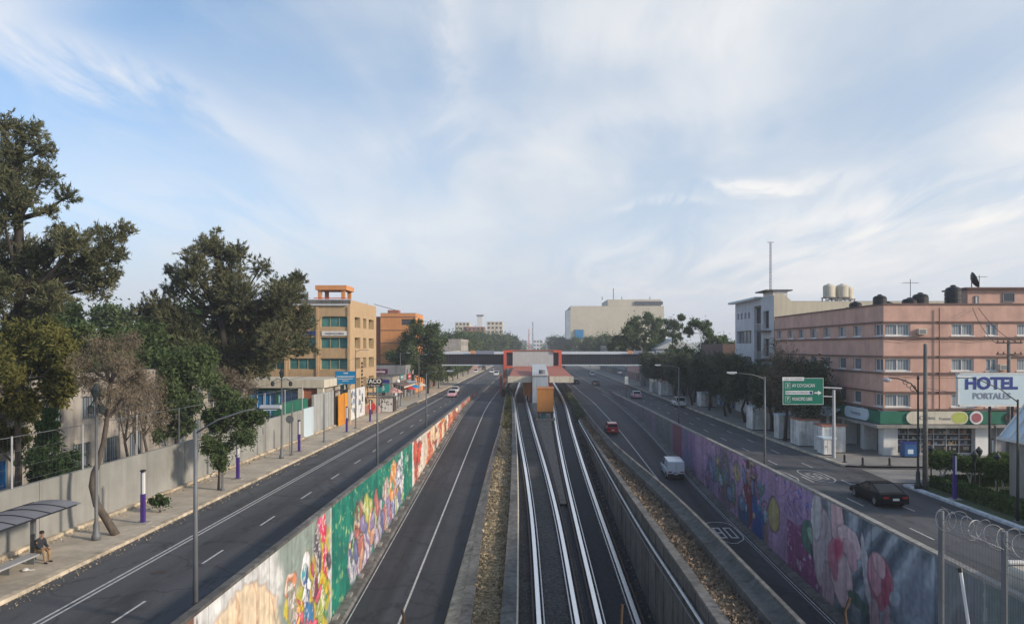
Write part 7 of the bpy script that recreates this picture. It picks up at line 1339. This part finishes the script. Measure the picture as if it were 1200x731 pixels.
# ================= VEHICLES =================
K['carglass'] = mat('car_glass', (.010, .012, .015), .15, .1, 1, spec=.2); K['tyre'] = mat('tyre', (.012, .012, .012), .8); K['rim'] = mat('rim', (.35, .36, .37), .35, metal=.8); K['tail'] = mat('tail_lamp', (.35, .015, .012), .25); K['headl'] = mat('head_lamp', (.7, .7, .68), .15); K['plate'] = mat('plate', (.65, .65, .62), .5)
def paint_m(n_, c): return mat(n_, c, .28, .04, 1, coat=.25, coord='obj')
def car(label, loc, rz, L_=4.4, W=1.72, H=1.42, m='black', kind='sedan', m2=None, cat='car', name='car'):
    """front toward +Y local; origin at ground centre"""
    t = thing(name, label, cat, loc, rz); hw = W/2; gc = .2
    if kind == 'van': belt = .95; prof = [(-L_/2, .42, .96), (-L_/2+.06, .25, 1.0), (0, .2, 1.0), (L_*.22, .2, 1.0), (L_*.36, .22, .98), (L_/2-.1, .28, .80), (L_/2, .40, .62)]
    elif kind == 'suv': prof = [(-L_/2, .45, .95), (-L_/2+.08, .3, 1.0), (-L_*.2, .26, 1.0), (L_*.15, .26, .99), (L_*.3, .28, .97), (L_/2-.12, .32, .82), (L_/2, .45, .66)]
    elif kind == 'hatch': prof = [(-L_/2, .4, .85), (-L_/2+.08, .25, .93), (-L_*.2, .2, .93), (L_*.15, .2, .90), (L_*.3, .2, .86), (L_/2-.12, .26, .70), (L_/2, .38, .55)]
    else: prof = [(-L_/2, .42, .78), (-L_/2+.08, .26, .88), (-L_*.33, .2, .92), (-L_*.1, .2, .90), (L_*.15, .2, .88), (L_*.3, .2, .82), (L_/2-.14, .26, .68), (L_/2, .38, .52)]
    vs, fs = [], []
    for (y_, zb_, zt_) in prof:
        k = .90 if abs(y_) > L_/2-.02 else (.97 if abs(y_) > L_/2-.2 else 1.0); w_ = hw*k; zm = zb_+(zt_-zb_)*.55
        vs += [(-w_*.90, y_, zb_), (-w_*.98, y_, zb_+.12), (-w_, y_, zm), (-w_*.97, y_, zt_-.07), (-w_*.88, y_, zt_), (0, y_, zt_+.03), (w_*.88, y_, zt_), (w_*.97, y_, zt_-.07), (w_, y_, zm), (w_*.98, y_, zb_+.12), (w_*.90, y_, zb_)]
    n = 11
    for i in range(len(prof)-1):
        for k in range(n): fs.append((i*n+k, i*n+(k+1) % n, (i+1)*n+(k+1) % n, (i+1)*n+k))
    fs += [tuple(range(n)), tuple((len(prof)-1)*n+k for k in range(n))]
    b = MB(); b.mesh(vs, fs); body = b.build('body', m, t, smooth=False); s_ = body.modifiers.new('s', 'SUBSURF'); s_.levels = s_.render_levels = 2; s_.subdivision_type = 'SIMPLE'; bv = body.modifiers.new('b', 'BEVEL'); bv.width = .03; bv.segments = 2; bv.limit_method = 'ANGLE'; bv.angle_limit = R(20)
    G = {'sedan': (-L_*.40, -L_*.22, L_*.05, L_*.25, .88), 'coupe': (-L_*.42, -L_*.14, L_*.04, L_*.24, .87), 'hatch': (-L_/2+.12, -L_/2+.5, L_*.05, L_*.27, .91), 'suv': (-L_/2+.1, -L_/2+.42, L_*.05, L_*.27, .97), 'van': (-L_/2+.03, -L_/2+.14, L_*.12, L_*.34, .98)}[kind]
    r0, r1, f1, f0, bz = G; tw, bw = hw*.74, hw*.90
    if kind == 'van': tw = hw*.86
    q = [(-bw, r0, bz), (bw, r0, bz), (bw, f0, bz-.02), (-bw, f0, bz-.02), (-tw, r1, H-.05), (tw, r1, H-.05), (tw, f1, H-.05), (-tw, f1, H-.05)]
    MB().mesh(q, [(0, 1, 5, 4), (1, 2, 6, 5), (2, 3, 7, 6), (3, 0, 4, 7), (4, 5, 6, 7), (0, 3, 2, 1)]).build('glasshouse', 'carglass', t)
    rm = m2 or m; b = MB(); e = .04
    b.prism([(r1-.08, H-.075), (r1+.10, H-.01), ((r1+f1)/2, H+.015), (f1-.10, H-.01), (f1+.10, H-.085), (f1, H-.10), (r1, H-.10)], -tw-.03, tw+.03, 'x'); b.build('roof', rm, t, bevel=.02)
    b = MB()
    def pil(a, c, w_=.05):
        for s2 in (-1, 1): b.tube([(s2*(bw+.005), a, bz-.03), (s2*(tw+.01), c, H-.07)], w_, 4)
    pil(r0, r1, .055); pil(f0, f1, .035); pil((r0+f0)/2-.05, (r1+f1)/2-.05, .035)
    if kind in ('sedan', 'coupe'): pass
    b.build('pillar', rm, t)
    if kind == 'van':   # panelled cargo sides and rear doors
        b = MB(); 
        for s2 in (-1, 1): b.mesh([(s2*(bw+.012), r0-.01, bz-.03), (s2*(bw+.012), 0, bz-.03), (s2*(tw+.012), 0, H-.06), (s2*(tw+.012), r1-.01, H-.06)], [(0, 1, 2, 3)])
        b.mesh([(-bw-.01, r0-.015, bz-.03), (bw+.01, r0-.015, bz-.03), (tw+.01, r1-.015, H-.06), (-tw-.01, r1-.015, H-.06)], [(0, 1, 2, 3)]); b.build('cargo_side', m, t)
        b = MB(); b.box(-.012, .012, r0-.03, r0-.02, .45, H-.12); b.box(-.25, .15, r0-.03, r0-.02, .72, .80); b.build('door_seam', 'black', t)
    wy = L_*.305; wr = .31
    for sx in (-1, 1):
        for sy in (-1, 1):
            o = MB().prism([(wr*math.cos(a), wr*math.sin(a)) for a in np.linspace(0, 2*PI, 23)[:-1]], -.1, .1, 'x').build('wheel', 'tyre', t, bevel=.03); o.location = (sx*(hw-.09), sy*wy, wr)
            b = MB(); b.prism([(wr*.62*math.cos(a), wr*.62*math.sin(a)) for a in np.linspace(0, 2*PI, 15)[:-1]], sx*.101, sx*.125, 'x'); b.build('rim', 'rim', o)
            arch = MB().prism([((wr+.06)*math.cos(a), (wr+.06)*math.sin(a)) for a in np.linspace(0, PI, 12)], -.005, .005, 'x').build('wheel_arch', 'tyre', t); arch.location = (sx*(hw+.001), sy*wy, wr)
    yb = -L_/2; zt = .62 if kind not in ('van', 'suv') else .78
    for s2 in (-1, 1): MB().box(min(s2*hw*.86, s2*hw*.48), max(s2*hw*.86, s2*hw*.48), yb-.02, yb+.1, zt, zt+.13).build('tail_light', 'tail', t, bevel=.01); MB().box(min(s2*hw*.84, s2*hw*.5), max(s2*hw*.84, s2*hw*.5), L_/2-.14, L_/2-.0, .55, .68).build('headlight', 'headl', t, bevel=.02)
    MB().box(-hw*.92, hw*.92, yb-.06, yb+.08, .30, .50 if kind != 'van' else .66).build('bumper', m if kind != 'van' else 'black', t, bevel=.03); MB().box(-hw*.92, hw*.92, L_/2-.1, L_/2+.05, .26, .46).build('bumper', m, t, bevel=.03)
    MB().box(-.2, .2, yb-.075, yb-.061, .52 if kind != 'van' else .55, .66).build('number_plate', 'plate', t)
    for s2 in (-1, 1): MB().cbox((s2*(hw+.08), f0-.35, bz+.06), (.16, .08, .12)).build('mirror', m, t, bevel=.02)
    return t
pk = mat('gloss_black', (.006, .008, .012), .5, .04, 1, coord='obj', spec=.12); pw_ = paint_m('van_white', (.62, .68, .74)); prd = paint_m('gloss_red', (.42, .02, .03)); pt_ = paint_m('taxi_pink', (.66, .36, .42)); pwh = paint_m('car_white', (.66, .67, .68)); pgr = paint_m('car_grey', (.10, .11, .12))
car('glossy black coupe driving in the right avenue beside the garden', (22.55, 48.2, 0), 0, 4.75, 1.78, 1.33, pk, 'coupe')
def slope(f, Y): return math.atan((f(Y+2)-f(Y-2))/4)
v = car('white delivery van in the right underpass lane, seen from behind', (15.0, 79.0, zR(79)+.01), 0, 4.2, 1.85, 1.92, pw_, 'van', cat='van', name='van'); v.rotation_euler = (slope(zR, 79), 0, 0)
v = car('red hatchback in the right underpass lane beyond the white van', (11.1, 103, zR(103)+.01), 0, 3.9, 1.62, 1.42, prd, 'hatch'); v.rotation_euler = (slope(zR, 103), 0, 0)
car('white sport utility car at the right kerb under the street trees', (25.0, 126, 0), 0, 4.5, 1.85, 1.68, pwh, 'suv')
car('pink and white taxi on the right avenue ahead of the parked white car', (20.6, 146, 0), 0, 4.3, 1.7, 1.45, pt_, 'sedan', m2=pwh)
car('grey sedan crossing just right of the right canopy', (11.9, 202, 0), R(8), 4.4, 1.75, 1.45, pgr, 'sedan'); car('dark sedan beyond the pink taxi, second right of the station', (17.0, 196, 0), R(-12), 4.5, 1.75, 1.45, pgr, 'sedan')
car('white car on the far right avenue seen under the footbridge', (21.5, 262, 0), 0, 4.4, 1.8, 1.6, pwh, 'suv'); car('small white car just right of the red station portal under the footbridge', (9.6, 238, 0), 0, 4.2, 1.75, 1.5, pwh, 'sedan')
car('pink and white taxi coming up the left avenue near the mural end', (-16.1, 150, 0), PI, 4.3, 1.7, 1.45, pt_, 'sedan', m2=pwh); car('white car right behind the pink taxi on the left avenue', (-16.9, 163, 0), PI, 4.1, 1.65, 1.42, pwh, 'hatch')
car('white car nearest under the left half of the footbridge', (-12.5, 262, 0), PI, 4.4, 1.8, 1.65, pwh, 'suv'); car('white sedan just behind the nearest one under the left half of the footbridge', (-15.6, 290, 0), PI, 4.4, 1.75, 1.5, pwh, 'sedan'); car('white car by the left kerb beyond the footbridge', (-22.0, 292, 0), PI, 4.3, 1.75, 1.5, pwh, 'sedan'); car('dark car by the left kerb beyond the white one past the footbridge', (-21, 325, 0), PI, 4.4, 1.8, 1.6, pgr, 'suv')
b = MB()   # manhole covers
for (x_, y_, r_) in ((-16.6, 33, .34), (-13.8, 52, .34), (-18.9, 61, .34), (22.4, 44, .34), (24.8, 70, .34), (20.2, 84, .34)):
    b.mesh([(x_+r_*math.cos(a), y_+r_*math.sin(a), .011) for a in np.linspace(0, 2*PI, 19)[:-1]], [tuple(range(18))])
tag(b.build('manhole_covers', 'rust'), kind='structure')

# ================= HAZE =================
hz = MB().box(-905, 905, -66, 2206, -8, 62).build('haze', 'white'); tag(hz, 'thin pale haze filling the air over the avenue', 'haze', kind='stuff')
hm = bpy.data.materials.new('haze'); hm.use_nodes = True; t_ = hm.node_tree; t_.nodes.clear(); o_ = t_.nodes.new('ShaderNodeOutputMaterial'); vp = t_.nodes.new('ShaderNodeVolumePrincipled')
vp.inputs['Color'].default_value = (.86, .90, .97, 1); vp.inputs['Density'].default_value = 0.00042; vp.inputs['Anisotropy'].default_value = 0.2; t_.links.new(vp.outputs[0], o_.inputs['Volume'])
hz.data.materials.clear(); hz.data.materials.append(hm)

# ---- late street clutter, left shops and overhead lines ----
for i, (x_, y_, w, h, z_, m_, lab) in enumerate(((-25.0, 150, 3.0, 1.0, 3.6, 'red', 'red shop fascia on the left before the orange building'), (-25.0, 156, 3.2, .9, 4.4, 'white_c', 'cream shop fascia next to the red one before the orange building'), (-25.0, 141, 3.4, .8, 3.9, 'teal', 'teal shop fascia above the brown awning on the left'))):
    t = thing('shop_fascia', lab, 'sign', (x_, y_, z_)); MB().box(x_-.18, x_, y_, y_+w, z_, z_+h).build('panel', m_, t, world=True)
    b = MB(); rr = random.Random(i); q = y_+.4
    while q < y_+w-.5: l_ = rr.uniform(.12, .3); b.box(x_+.001, x_+.012, q, q+l_, z_+.3*h, z_+.7*h); q += l_+.1
    b.build('lettering', 'white' if m_ != 'white_c' else 'navy', t, world=True)
for i, (y_, c_) in enumerate(((139, 'red'), (144, 'blue'), (152, 'white_c'))):
    t = thing('market_umbrella', ('small red parasol by the left corner shop', 'small blue parasol by the left corner shop', 'small cream parasol before the orange building')[i], 'parasol', (-22.8, y_, .15)); MB().tube([(0, 0, 0), (0, 0, 2.4)], .03, 6).build('stick', 'steel', t); MB().lathe((0, 0, 2.0), [(1.2, 0), (1.15, .05), (.7, .35), (.04, .6)], 8).build('canopy', c_, t)
pl_ = thing('overhead_line', 'thin overhead cables running along the left pavement poles', 'cable', (-21.8, 65, 7.4)); b = MB()
for (p, q) in (((-22.3, 37.9, 6.9), (-22.2, 65.7, 7.0)), ((-22.2, 65.7, 7.0), (-21.4, 90, 8.8)), ((-21.4, 90, 8.8), (-22.0, 124, 8.6)), ((-22.0, 124, 8.6), (-22.4, 147, 8.2))): b.tube(sag(p, q, .35), .014, 4)
b.build('cable', 'black', pl_, world=True)
